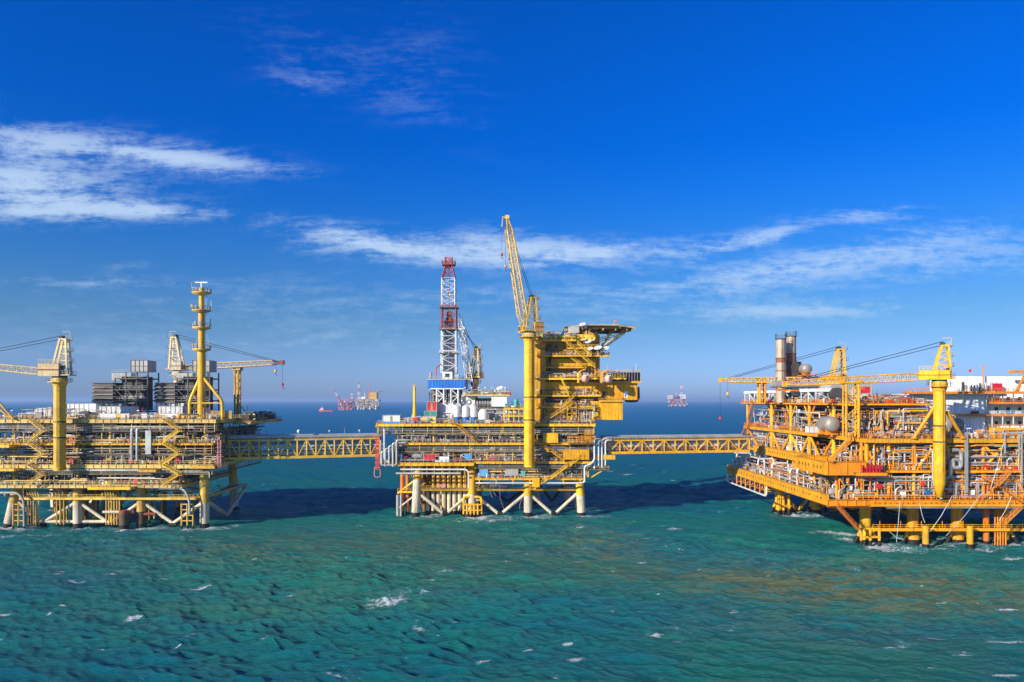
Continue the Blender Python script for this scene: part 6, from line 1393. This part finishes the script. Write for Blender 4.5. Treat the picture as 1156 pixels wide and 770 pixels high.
    m = MB(); m.path([P(1053, 542, 199), P(1053, 508, 199), P(1058, 508, 201)], .28, 'pipe_grey', 8); m.build('pipe', root)
    for u, v0, v1, w in ((1090.5, 488, 556, .9), (1079, 545, 560, .4), (996, 505, 530, .3), (1134, 490, 512, .35), (1150, 490, 514, .35), (1153, 490, 545, .3)):
        m = MB(); x = X(u, 199.6); m.box(x - w / 2, x + w / 2, 199.3, 199.6, Z(v1, 199.6), Z(v0, 199.6), 'pipe_grey'); m.build('cable_duct', root)
    # red basket, white panel
    m = MB(); a, b = X(975, 198), X(997, 198); zz = Z(533.5, 198); rails(m, [(a, 198, zz), (b, 198, zz), (b, 200.2, zz), (a, 200.2, zz)], 'red', 1.9, .9, .16, closed=True); m.box(a, b, 198, 200.2, zz - .1, zz + .05, 'red'); m.box(a + .5, b - .5, 198.6, 199.8, zz + .1, zz + 1.2, 'red')
    m.build('red_basket', root); m = MB(); m.box(X(966, 198), X(1001, 198), 197.8, 200.6, zz - .3, zz - .12, 'grating'); m.box(X(966, 198), X(1001, 198), 197.6, 197.8, zz - .9, zz - .05, oy); m.build('balcony', root)
    for u, v, c in ((1048, 556, 'blue'), (1113, 528, 'red'), (1126, 531, 'white'), (1146, 530, 'red'), (993, 549, 'red'), (1120, 500, 'white'), (1098, 556, 'white'), (1020, 558, 'white'), (968, 555, 'steel')):
        m = MB(); p = P(u, v, 200.8); m.box(p.x - .6, p.x + .6, 200.7, 201.6, p.z - .7, p.z + .7, c); m.build('valve_cabinet', root)
    # stairs at the front left corner, and a zigzag at the right
    def st(p, q, w=1.4, mt='orange'):
        m = MB(); stair(m, p, q, w, mt); m.build('staircase', root)
    st((89.5, 198.6, 24.7), (95.5, 198.6, 30.9)); st((X(945, 199), 199, 12.3), (X(970, 199), 199, Z(600, 199) + .3), 1.4); 
    for a, b in (((1128, 548), (1144, 531)), ((1112, 540), (1128, 548)), ((1135, 592), (1154, 574)), ((1154, 566), (1140, 556))):
        st(P(*a, 197.5), P(*b, 197.5))
    st((99, 300, D3), (99, 292, D4)); st((98, 306, D2 + 2), (98, 297, D3)); 
    # big process vessels between third and fourth level (front)
    # hanging wires
    for a, b in (((1075, 560), (1050, 600)), ((1110, 555), (1068, 605)), ((1016, 566), (1012, 612)), ((1038, 568), (1044, 590)), ((1133, 500), (1118, 552)), ((1142, 560), (1128, 588)), ((1004, 600), (1020, 609))):
        m = MB(); p, q = P(*a, 197), P(*b, 197); m.path([p, (p + q) / 2 - Vector((0, 0, .6)), q], .07, 'pipe_white', 5); m.build('mooring_line', root)
    # top deck fittings along the left rail and the third deck front
    clutter(root, 103, 120, 206.5, 209, D4, 8, R, ('red', 'mid_grey', 'white', 'orange'), .9, 2)
    clutter(root, 101.5, 160, 201, 204, D3, 22, R, pal + ('white',), .9, 2, ('pump', 'control_cabinet', 'equipment_skid', 'work_lamp'))
    for k in range(14): m = MB(); y = 208 + k * 7; m.box(100.8, 101.6, y, y + 1.2, (D4, D3)[k % 2], (D4, D3)[k % 2] + 1.1, ('red', 'white')[k % 3 == 0]); m.build('life_ring_box', root)
    m = MB(); a = MB(); m.box(X(1022, 214), X1, 212, 216, 44.3, 44.5, 'grating'); m.box(X(1022, 212), X1, 211.8, 212, 44.0, 44.7, orr); rails(m, [(X(1022, 212), 212, 44.5), (X1, 212, 44.5)], orr, w=.1); m.build('roof_walkway', root)
    # middle ground between grey building and accommodation
    m = MB(); m.box(112, 122, 209, 214, 37.5, 37.7, 'grating'); m.box(108, 122, 208.8, 209, 37.1, 37.9, oy); rails(m, [(108, 208.9, 37.9), (122, 208.9, 37.9)], oy); m.build('mezzanine', root); clutter(root, 109, 121, 210, 213, 37.7, 8, R, pal, 1, 2.2)
    m = MB(); m.box(101.2, 109, 206.8, 212, 36.3, 36.5, 'grating'); rails(m, [(101.2, 206.7, 36.5), (109, 206.7, 36.5)], oy); rails(m, [(101.2, 206.7, 37.6), (109, 206.7, 37.6)], oy); m.build('mezzanine', root)
    pipes_x(root, 101, 121, 207.5, D3 + 4.5, D4 - 1.2, 8, R, mats, (.15, .3), .8, 2)
    for u0, z in ((930, 35), (945, 34)): pass
    return root

def htank(u0, u1, v0, v1, Y, label, mat='tank_grey', axis='x', grp='silver tanks on the right platform'):
    a, b = X(u0, Y), X(u1, Y); z0, z1 = Z(v1, Y), Z(v0, Y); r = (z1 - z0) / 2; c = Vector(((a + b) / 2, Y + r, (z0 + z1) / 2))
    root = empty('storage_tank', (c.x, c.y, z0 - .8)); tag(root, label, 'tank', grp); L = (b - a) - 1.2 * r
    m = MB()
    if axis == 'x': m.capsule(c, r, max(.5, L), mat, 'x', 20)
    else: m.capsule((c.x, c.y + 3, c.z), r, 6, mat, 'y', 20)
    m.build('shell', root)
    m = MB()
    for k in (-.38, .38):
        xx = c.x + k * max(2, L) if axis == 'x' else c.x; yy = c.y if axis == 'x' else c.y + 3 + k * 6
        if axis == 'x': m.box(xx - .2, xx + .2, c.y - r * .8, c.y + r * .8, z0 - .8, c.z - r * .5, 'orange_yellow')
        else: m.box(xx - r * .8, xx + r * .8, yy - .2, yy + .2, z0 - .8, c.z - r * .5, 'orange_yellow')
    e = Vector((L * .4, 0, 0)) if axis == 'x' else Vector((0, 2.6, 0)); q = Vector((c.x, c.y + (0 if axis == 'x' else 3), z0 - .85)); m.bar(q - e, q + e, .3, 'orange_yellow'); m.build('saddle', root)
    if axis == 'x':
        m = MB()
        for k in (-.3, 0, .3): m.tube((c.x + k * L, c.y, z1 - .1), (c.x + k * L, c.y, z1 + .6), .2, 'pipe_grey', 8)
        m.build('nozzle', root)
        m = MB()
        for k in (-.45, 0, .45): m.tube((c.x + k * L - .06, c.y, c.z), (c.x + k * L + .06, c.y, c.z), r * 1.015, 'mid_grey', 20)
        m.build('band', root)

def stack(u, v, Y, w, label, rusty):
    x = X(u, Y); r = w / 2 * Y / F; zt = Z(v, Y); z0 = 41.2; root = empty('exhaust_stack', (x, Y, z0)); tag(root, label, 'exhaust stack', 'exhaust stacks on the right platform'); H = zt - z0
    m = MB(); lv = [0, .2, .34, .5, .64, .70, 1.0] if rusty != 'rust' else [0, .2, .34, .47, .60, .74, 1.0]; mt = ['stack_beige', 'stack_beige', 'stack_rust' if rusty == 'rust' else 'stack_beige', 'stack_rust' if rusty == 'rust' else 'stack_beige', 'stack_rust', 'stack_beige']
    for a, b, c in zip(lv, lv[1:], mt): m.tube((x, Y, z0 + a * H), (x, Y, z0 + b * H), r, c, 20, caps=(b == 1.0))
    m.build('flue', root)
    for t in lv[1:]: m = MB(); m.tube((x, Y, z0 + t * H - .15), (x, Y, z0 + t * H + .15), r * 1.12, 'rust' if t < 1 else 'dark', 20); m.build('flange', root)
    m = MB(); rails(m, [(x + r * 1.1 * math.cos(a * .5236), Y + r * 1.1 * math.sin(a * .5236), zt) for a in range(12)], 'grey', 1.9, 1.0, .09, closed=True); m.build('crown_rail', root)
    m = MB()
    for s_ in (-.3, .3): m.bar((x + s_, Y - r - .25, z0), (x + s_, Y - r - .25, zt), .07, 'dark')
    m.build('ladder', root)

def cooler(y, label):
    root = empty('air_cooler', (103, y, 41.2)); tag(root, label, 'air cooler', 'air coolers along the top deck of the right platform'); m = MB()
    for xx in (101.2, 108.5):
        for yy in (y, y + 6, y + 12): m.bar((xx, yy, 41.2), (xx, yy, 45.0), .26, 'white')
    for yy in (y, y + 12): m.bar((101.2, yy, 41.4), (108.5, yy, 44.6), .2, 'white'); m.bar((108.5, yy, 41.4), (101.2, yy, 44.6), .2, 'white')
    m.bar((101.2, y, 41.4), (101.2, y + 6, 44.8), .2, 'white'); m.bar((101.2, y + 12, 41.4), (101.2, y + 6, 44.8), .2, 'white'); m.build('frame', root)
    m = MB(); m.box(100.8, 109, y - .3, y + 12.3, 44.9, 45.9, 'white'); m.build('coil_box', root)
    m = MB()
    for xx in (103.2, 106.6):
        m.tube((xx, y + 1, 43.6), (xx, y + 1, 44.8), 1.2, 'mid_grey', 12); m.tube((xx, y + 9, 43.6), (xx, y + 9, 44.8), 1.2, 'mid_grey', 12)
    m.build('fan_cowl', root)
    m = MB(); m.box(102, 108, y + 1.5, y + 10, 41.3, 42.6, 'grey'); m.path([(101.4, y + .5, 41.4), (101.4, y + .5, 43), (108, y + .5, 43)], .2, 'pipe_grey'); m.build('compressor', root)

def accommodation():
    Y = 215.; root = empty('accommodation_block', (140, 222, 31.5)); tag(root, 'white accommodation block with orange edged decks behind the right front crane', 'accommodation')
    a, b = X(1030.5, Y), X(1114, Y)
    def wall(x0, x1, y0, y1, z0, z1, nm='wall_block'):
        m = MB(); m.box(x0, x1, y0, y1, z0, z1, 'clean_white'); n = int((x1 - x0) / 1.0)
        for k in range(n): xx = x0 + (k + .5) * (x1 - x0) / n; m.box(xx - .05, xx + .05, y0 - .06, y0, z0 + .1, z1 - .1, 'white' if k % 3 else 'mid_grey')
        m.build(nm, root)
    wall(a, b, Y, Y + 12, 37.9, 44.0); wall(a + 2, b, Y + .8, Y + 12, 32.6, 37.5); wall(b - 8, b + .1, Y + .2, Y + 10, 31.4, 32.5)
    wall(b, 176, Y + 4, Y + 14, 31.4, 44.0); wall(X(1078, 219), 176, 218.5, 232, 44.6, 49.4, 'upper_block'); wall(X(1115, 221), 176, 219, 221, 44.6, 48, 'upper_block')
    for z in (37.7, 41.4): m = MB(); m.box(a + (0 if z > 40 else 2), b, Y - 1, Y, z - .2, z + .05, 'orange_yellow') if z < 40 else m.box(b, 176, Y - .5, Y + 6, z - .15, z, 'grating'); m.box(b if z > 40 else a, 176, Y - 1.2, Y - 1, z - .5, z + .15, 'orange'); m.build('balcony', root); m = MB(); rails(m, [(b, Y - 1.1, z), (176, Y - 1.1, z)], 'orange' if z > 40 else 'white', w=.09); m.build('handrail', root)
    m = MB(); m.box(b, 176, Y - .5, Y + 6, 37.4, 37.6, 'grating'); m.build('balcony', root)
    m = MB(); m.box(b, 176, Y - 1, Y + 6, 33.4, 33.6, 'grating'); m.box(b, 176, Y - 1.2, Y - 1, 33, 33.8, 'orange_yellow'); rails(m, [(b, Y - 1.1, 33.6), (176, Y - 1.1, 33.6)], 'orange_yellow'); m.build('balcony', root)
    for z in (34.5, 38.8, 42.0):
        for k in range(7):
            x = b + 2 + k * 3.6; m = MB(); m.box(x - .55, x + .55, Y + 3.9, Y + 4, z, z + 1.1, 'mid_grey'); wo = m.build('window', root); m = MB(); m.box(x - .42, x + .42, Y + 3.85, Y + 3.9, z + .12, z + .98, 'glass'); m.build('pane', wo)
    for k in range(9): x = b + 1 + k * 3.2; m = MB(); m.bar((x, Y - .9, 33.6), (x, Y - .9, 37.4), .2, 'white'); m.bar((x, Y - .9, 41.4), (x, Y - .9, 44), .2, 'mid_grey'); m.build('post', root)
    for k in range(8): x = b + 1.5 + k * 2.5; m = MB(); m.box(x, x + 1.3, Y - .4, Y + .5, 37.6, 37.6 + R.uniform(.8, 1.4), ('white', 'mid_grey', 'light_blue')[k % 3]); m.build('storage_bin', root)
    m = MB(); m.box(X(1096, Y), X(1103, Y), Y - .9, Y + .7, Z(470, Y), Z(464, Y), 'rust'); m.build('crate', root)
    m = MB(); m.box(X(1120, Y), X(1129, Y), Y, Y + 1, 41.4, 42.9, 'red'); m.build('fire_cabinet', root)
    for k in range(12): x = X(1082 + k * 3.2, 219); m = MB(); m.tube((x, 216.8, 44.5), (x, 216.8, 44.5 + R.uniform(1.5, 3.4)), R.uniform(.2, .4), ('dark', 'mid_grey', 'white')[k % 3], 8); m.build('ventilator', root)
    m = MB(); m.box(X(1120, 217), X(1129, 217), 216, 218, 45, 47.2, 'red'); m.build('fire_monitor_box', root)
    m = MB(); x = X(1110, 217); m.bar((x, 217, 44.5), (x, 217, Z(414, 217)), .28, 'orange'); m.bar((x - 1, 217, Z(414.5, 217)), (x + 1, 217, Z(414.5, 217)), .15, 'orange'); m.bar((x - 1, 217, Z(414, 217)), (x - 1.3, 217, Z(411.5, 217)), .12, 'mid_grey'); m.bar((x + 1, 217, Z(414, 217)), (x + 1.3, 217, Z(411.5, 217)), .12, 'mid_grey'); m.build('antenna_post', root)
    m = MB(); x = X(1097, 219); m.bar((x, 219, 49), (x, 219, Z(418, 219)), .12, 'mid_grey'); m.box(x - .9, x, 219, 219.1, Z(420, 219), Z(417, 219), 'red'); m.build('pennant', root)
    m = MB(); a2 = X(1148, 214)
    for k in range(4): m.bar((a2 + k * 2, 213.5, 44.6), (a2 + 2 + k * 2.4, 213.5, 50.5), .35, 'orange'); m.bar((a2 + k * 2 + 2, 213.5, 45), (a2 + 3 + k * 2.4, 213.5, 50.5), .2, 'orange')
    m.bar((X(1140, 213), 213.4, 50.6), (176, 213.4, 51.2), .8, 'orange'); m.bar((X(1148, 213), 213.4, 44.7), (X(1160, 213), 213.4, 50.6), .5, 'orange'); m.build('roof_truss', root)
    return root

def grey_building():
    Y = 236.; a, b = X(938, Y), X(985.5, Y); root = empty('machinery_building', ((a + b) / 2, Y + 4, 41.2)); tag(root, 'grey corrugated machinery building with a red five star flag panel', 'building')
    zt = Z(432.5, Y); m = MB(); m.box(a, b, Y, Y + 8, 41.2, zt, 'mid_grey')
    for k in range(22): xx = a + (k + .5) * (b - a) / 22; m.box(xx - .08, xx + .08, Y - .08, Y, 41.3, zt - .1, 'mid_grey')
    m.box(a - .1, b + .1, Y - .1, Y + 8.1, zt, zt + .15, 'cream'); m.build('wall', root)
    m = MB(); x0, x1, z0, z1 = X(971.5, Y), X(981.5, Y), Z(443.5, Y), Z(436.7, Y); m.box(x0, x1, Y - .2, Y - .09, z0, z1, 'red')
    def star(cx, cz, r, rot=0):
        v = [(cx + (r if k % 2 == 0 else r * .4) * math.sin(rot + k * math.pi / 5), Y - .22, cz + (r if k % 2 == 0 else r * .4) * math.cos(rot + k * math.pi / 5)) for k in range(10)]
        m.add(v, [tuple(range(10))], 'star_yellow')
    w, h = x1 - x0, z1 - z0; star(x0 + w * .17, z1 - h * .25, h * .15)
    for fx, fz in ((.33, .1), (.4, .2), (.4, .35), (.33, .45)): star(x0 + w * fx, z1 - h * fz, h * .05, .3)
    m.build('flag_panel', root)
    m = MB(); m.box(X(946, Y), X(952, Y), Y - 2, Y, 41.2, 44, 'grey'); m.tube((X(942, Y), Y - 3, 44), (X(942, Y) + .1, Y, 44), 2.2, 'dark', 16); m.build('air_intake', root)

right_platform(); accommodation(); grey_building()
stack(881.5, 383, 262, 10.6, 'left exhaust stack of the pair, silver with thin rust bands', 'steel'); stack(893, 380, 266, 10.6, 'right exhaust stack of the pair, silver with broad rust brown bands', 'rust'); stack(886.5, 388, 272, 8, 'exhaust stack half hidden behind the gap between the two front stacks', 'steel')
for y, l in ((296, 'white framed air cooler nearest the top deck left corner of the right platform'), (279, 'white framed air cooler second from the left corner of the top deck'), (256, 'white framed air cooler right in front of the two exhaust stacks'), (236, 'white framed air cooler at the right end of the row, beyond the stacks')): cooler(y, l)
htank(980, 1018, 471, 487, 212, 'long silver tank just left of the round ended tank between the upper decks'); htank(1020, 1046, 470, 487, 207, 'short shiny silver tank immediately left of the front crane brace')
htank(936, 952, 470.5, 488.5, 214, 'shiny ball ended silver tank behind the lattice boom rest', axis='y'); htank(1066, 1092, 472, 488, 208, 'silver tank partly hidden by the right brace of the front crane column')
htank(870, 935, 431, 438, 250, 'long dark grey horizontal tank under the rear crane boom behind the coolers', 'grey'); 
htank(907.5, 919.5, 410.5, 422, 258, 'round silver vessel high behind the two exhaust stacks', axis='y')
def vessel_stand():
    Y = 259; root = empty('vessel_stand', (X(908, Y), Y + 3, 41.2)); tag(root, 'dark stand and duct beside the exhaust stacks carrying a round silver vessel', 'stand')
    m = MB(); m.box(X(899, Y), X(907, Y), Y + 4, Y + 8, 41.2, Z(410, Y), 'dark'); m.tube((X(903, Y), Y + 3.8, Z(414, Y)), (X(903, Y), Y + 8, Z(414, Y)), 1.7, 'dark', 16); m.build('duct', root)
    m = MB()
    for u in (906, 914, 921):
        for dy in (0, 6): m.bar((X(u, Y), Y + dy, 41.2), (X(u, Y), Y + dy, Z(422.5, Y)), .3, 'rust')
    m.box(X(905, Y), X(922, Y), Y - .5, Y + 9, Z(424, Y), Z(423.2, Y), 'orange'); rails(m, [(X(905, Y), Y - .5, Z(423.2, Y)), (X(922, Y), Y - .5, Z(423.2, Y))], 'orange'); m.box(X(909, Y), X(915, Y), Y + 8, Y + 9, Z(411, Y), Z(407, Y), 'rust'); m.build('frame', root)
    m = MB(); m.bar((X(907, Y), Y + 6, Z(410, Y)), (X(907, Y), Y + 6, Z(401, Y)), .12, 'dark'); m.build('antenna', root)
    m = MB(); m.tube((X(930, Y), Y - 8, 43.4), (X(942, Y), Y - 8, 43.4), 1.6, 'dark', 14); m.build('dark_drum', root)
vessel_stand()
def white_panel():
    a, b, Y = X(913.5, 223), X(939, 223), 223.; root = empty('white_shelter', ((a + b) / 2, Y, Z(488.5, Y))); tag(root, 'plain white boxed shelter hanging at the rail between third and fourth decks of right platform', 'shelter')
    m = MB(); m.box(a, b, Y, Y + 3, Z(488.5, Y), Z(481.5, Y), 'white'); m.box(a - .1, b + .1, Y - .1, Y + 3.1, Z(481.5, Y), Z(481, Y), 'mid_grey')
    m.build('panel', root); m = MB()
    for k in range(6): xx = a + k * (b - a) / 5; m.bar((xx, Y - .05, Z(489, Y)), (xx, Y - .05, Z(481, Y)), .12, 'mid_grey')
    m.build('frame', root); m = MB(); m.box(a, b + 2, Y - .6, Y + 4, Z(490, Y), Z(489, Y), 'orange_yellow'); m.build('shelf', root)
white_panel()
container('container', 1009, 1021, 447, 455, 215, 3, 'teal', 'teal', 0, 'green netted cargo cage left of the white accommodation block', 'cargo cage')
container('container', 987, 998, 448.5, 455.5, 216, 3, 'white', 'white', 0, 'small white deck cabin between grey building and green cargo cage', 'cabin')
crane('pedestal_crane', 'bright yellow front crane on the thick column of the right platform', (X(1060.5, 197), 197), 1.52, Z(561, 197), Z(430, 197), (X(886, 212), 212, Z(433, 212)), 9.8,
      ('yellow_deep', 'yellow_deep', 'yellow_deep', 'yellow_deep'), 1.05, hooks=(), boom_w=2.2, bays=26, cab_side=-1, cone=True, lat='cream_yellow', house=(-2.2, 5.3, 2.5), chord=.17)
for s_, u1, v1, u0, v0 in ((0, 1032, 494, 1056, 457), (1, 1087, 494, 1069, 465)):
    root = empty('crane_column_stay', P(u1, v1, 198)); tag(root, ('left' if s_ == 0 else 'right') + ' slanting yellow stay bracing the front crane column against the deck', 'stay'); m = MB(); m.tube(P(u1, v1, 199.6), P(u0, v0, 197.2), .5, 'yellow_deep', 10); m.build('strut', root)
    m = MB(); m.tube(P(u1, v1 + 1, 199.6), P(u1, v1 - .5, 199.6), .8, 'orange_yellow', 10); m.build('foot', root)
crane('pedestal_crane', 'bright yellow rear crane behind the grey building with its boom pointing left', (X(944, 262), 262), 1.6, 41.2, Z(434, 262), (X(813, 262), 262, Z(429, 262)), 13.0,
      ('yellow_deep', 'yellow_deep', 'yellow_deep', 'yellow_deep'), 1.2, hooks=(13, 4), boom_w=2.2, bays=26, cab_side=-1, lat='cream_yellow', house=(-2, 6, 2.6), chord=.2)
boom_rest(955.5, 969.5, 433, 203, 31.3, 'yellow_deep', 'tall yellow lattice boom rest tower under the boom of the front crane', False)
boom_rest(858, 864, 429, 262, 41.2, 'orange_yellow', 'short orange boom rest under the rear crane boom left of the stacks', False)

# ------------------------------------------------------------------ far platforms and boat
def far_platform(u0, u1, vb, label, main, low, decks, extras):
    Y = CH * F / (vb - V0); a, b = X(u0, Y), X(u1, Y); W = b - a; root = empty('offshore_platform', ((a + b) / 2, Y, 0)); tag(root, label, 'oil platform', 'far platforms near the horizon'); D = W * .6
    for k in range(4):
        for yy in (Y, Y + D): x = a + W * (.12 + .25 * k); m = MB(); m.tube((x, yy, -2), (x, yy, decks[0]), W * .035, low, 8); m.build('jacket_leg', root)
    for k in range(3): x = a + W * (.12 + .25 * k); m = MB(); m.tube((x, Y, decks[0]), (x + W * .25, Y, 2), W * .015, low, 6); m.build('brace', root)
    rr = random.Random(int(u0))
    for z0, z1 in zip(decks, decks[1:]):
        m = MB(); aa, bb = a + rr.uniform(-.06, .1) * W, b + rr.uniform(-.1, .06) * W; m.box(aa, bb, Y, Y + D, z0, z0 + 1.2, main); rails(m, [(aa, Y, z0 + 1.2), (bb, Y, z0 + 1.2)], main, 2, 6, .5); m.build('deck', root)
        for k in range(15):
            w = W / 15; x = a + k * w; m = MB(); h = (z1 - z0 - 1.6) * rr.uniform(.4, 1); yy = Y + rr.uniform(1, 5)
            if rr.random() < .6: m.box(x + w * .1, x + w * rr.uniform(.5, 1.6), yy, yy + D * .6, z0 + 1.6, z0 + 1.6 + h, rr.choice((main, 'white', 'dark', 'mid_grey', low)))
            else: m.tube((x + w * .4, yy + 3, z0 + 1.6), (x + w * .4, yy + 3, z0 + 1.6 + h), w * .3, rr.choice(('white', 'steel', main)), 10)
            m.build('module', root)
        for k in range(5): x = a + W * (.05 + .225 * k); m = MB(); m.bar((x, Y, z0), (x, Y, z1), 1.4, main); m.build('column', root)
    zt = decks[-1]; m = MB(); m.box(a, b, Y, Y + D, zt, zt + 1.5, main); m.build('deck', root)
    for kind, u, v, w, c in extras:
        x = X(u, Y); z = Z(v, Y); s = Y / F
        m = MB()
        if kind == 'derrick': lattice(m, (x, Y + 5, zt), (x, Y + 5, z), w * s, w * s, w * s * .5, w * s * .5, 9, .6, .4, lambda t: 'white' if int(t * 5) % 2 else c)
        elif kind == 'mast': m.tube((x, Y + 5, zt), (x, Y + 5, z), w * s / 2, c, 8, w * s * .25)
        elif kind == 'module': m.box(x - w * s / 2, x + w * s / 2, Y + 2, Y + D * .7, zt, z, c); m.box(x - w * s / 2 - 1, x + w * s / 2 + 1, Y + 1, Y + D * .7, (zt + z) / 2, (zt + z) / 2 + 1, main)
        elif kind == 'crane': p = Vector((x, Y + 3, zt)); q = Vector((X(w, Y), Y + 3, z)); m.tube(p, p + Vector((0, 0, 12)), 3, c, 8); lattice(m, p + Vector((0, 0, 10)), q, 5, 5, 3, 3, 8, .7, .5, lambda t: c if t > .7 or t < .2 else 'white')
        elif kind == 'helideck': r = w * s / 2; m.prism([(x + r * math.cos(math.radians(22.5 + 45 * k)), Y + r + r * math.sin(math.radians(22.5 + 45 * k))) for k in range(8)], z - 1.5, z, c); m.bar((x - r, Y + r, z - 10), (x, Y + r, z - 1.5), 1.2, c)
        m.build({'module': 'quarters', 'mast': 'pedestal', 'crane': 'crane'}.get(kind, kind), root)
far_platform(401, 428, 462.5, 'far yellow platform with derrick mast and helideck, rightmost of the distant cluster', 'yellow_dull', 'cream', (15, 27, 38, 47),
    [('derrick', 405, 432, 3, 'far_red'), ('mast', 416, 433, 1.2, 'orange'), ('module', 421, 443, 8, 'yellow_mid'), ('helideck', 428, 441.5, 9, 'grey'), ('mast', 411.5, 443, 1.2, 'beige'), ('module', 408, 448, 9, 'white')])
far_platform(381, 399, 463.2, 'far red platform with a slanting crane boom, left in the distant cluster', 'far_red', 'pink', (8, 20, 32, 43),
    [('crane', 382.5, 441, 376.8, 'far_red'), ('derrick', 397.3, 443.5, 3, 'far_red'), ('module', 389, 451.2, 8, 'white')])
far_platform(755.5, 775.5, 458.6, 'far lone red and white platform with derrick near the horizon', 'far_red', 'cream', (10, 24, 39, 52),
    [('derrick', 769.5, 433.5, 2.6, 'far_red'), ('derrick', 763.5, 443, 2, 'far_red'), ('module', 757.5, 446, 4.5, 'cream'), ('module', 771, 445.5, 6, 'white'), ('module', 765, 447, 4, 'dark')])
def supply_boat():
    Y = CH * F / (464.6 - V0); a, b = X(360, Y), X(376, Y); L = b - a; root = empty('supply_boat', ((a + b) / 2, Y, 0)); tag(root, 'small red hulled supply boat with white wheelhouse left of the far red platform', 'boat')
    m = MB(); hw = L * .11; sec = [(0, .05, 9), (.06, .55, 8), (.2, 1, 6.5), (.45, 1, 4.5), (1, .85, 4.5)]; v = []
    for t, w, h in sec: v += [(a + t * L, Y - hw * w, h), (a + t * L, Y + hw * w, h), (a + t * L + 1.5, Y + hw * w * .7, -2), (a + t * L + 1.5, Y - hw * w * .7, -2)]
    f = [(i * 4 + k, i * 4 + (k + 1) % 4, (i + 1) * 4 + (k + 1) % 4, (i + 1) * 4 + k) for i in range(4) for k in range(4)] + [(0, 1, 2, 3), (19, 18, 17, 16)]; m.add(v, f, 'far_red'); m.build('hull', root)
    m = MB(); m.box(a + L * .12, a + L * .34, Y - hw * .8, Y + hw * .8, 6, 11, 'white'); m.box(a + L * .16, a + L * .30, Y - hw * .7, Y + hw * .7, 11, 15, 'white'); m.box(a + L * .155, a + L * .305, Y - hw * .72, Y + hw * .72, 12.2, 13.6, 'glass'); m.build('wheelhouse', root)
    m = MB(); m.bar((a + L * .26, Y, 15), (a + L * .26, Y, 24), .9, 'far_red'); m.bar((a + L * .22, Y, 20), (a + L * .30, Y, 20), .6, 'white'); m.build('mast', root)
    m = MB(); m.box(a + L * .42, a + L * .95, Y - hw * .8, Y + hw * .8, 4.5, 6.0, 'dark'); m.build('cargo_deck', root)
supply_boat()

make_sea()
# ------------------------------------------------------------------ haze
def make_haze():
    m = bpy.data.materials.new('sea_haze'); m.use_nodes = True; nt = m.node_tree; nt.nodes.clear()
    out = nt.nodes.new('ShaderNodeOutputMaterial'); v = nt.nodes.new('ShaderNodeVolumePrincipled')
    v.inputs['Color'].default_value = HAZE_COL; v.inputs['Density'].default_value = HAZE_D; v.inputs['Anisotropy'].default_value = .1
    nt.links.new(v.outputs[0], out.inputs['Volume']); MAT['haze'] = m
    b = MB(); b.box(-60000, 60000, -3000, 88000, -6, 96, 'haze'); o = b.build('haze', None, (0, 0, 0)); o['kind'] = 'stuff'
HAZE_COL, HAZE_D = (.45, .66, .95, 1), 8e-5
make_haze()
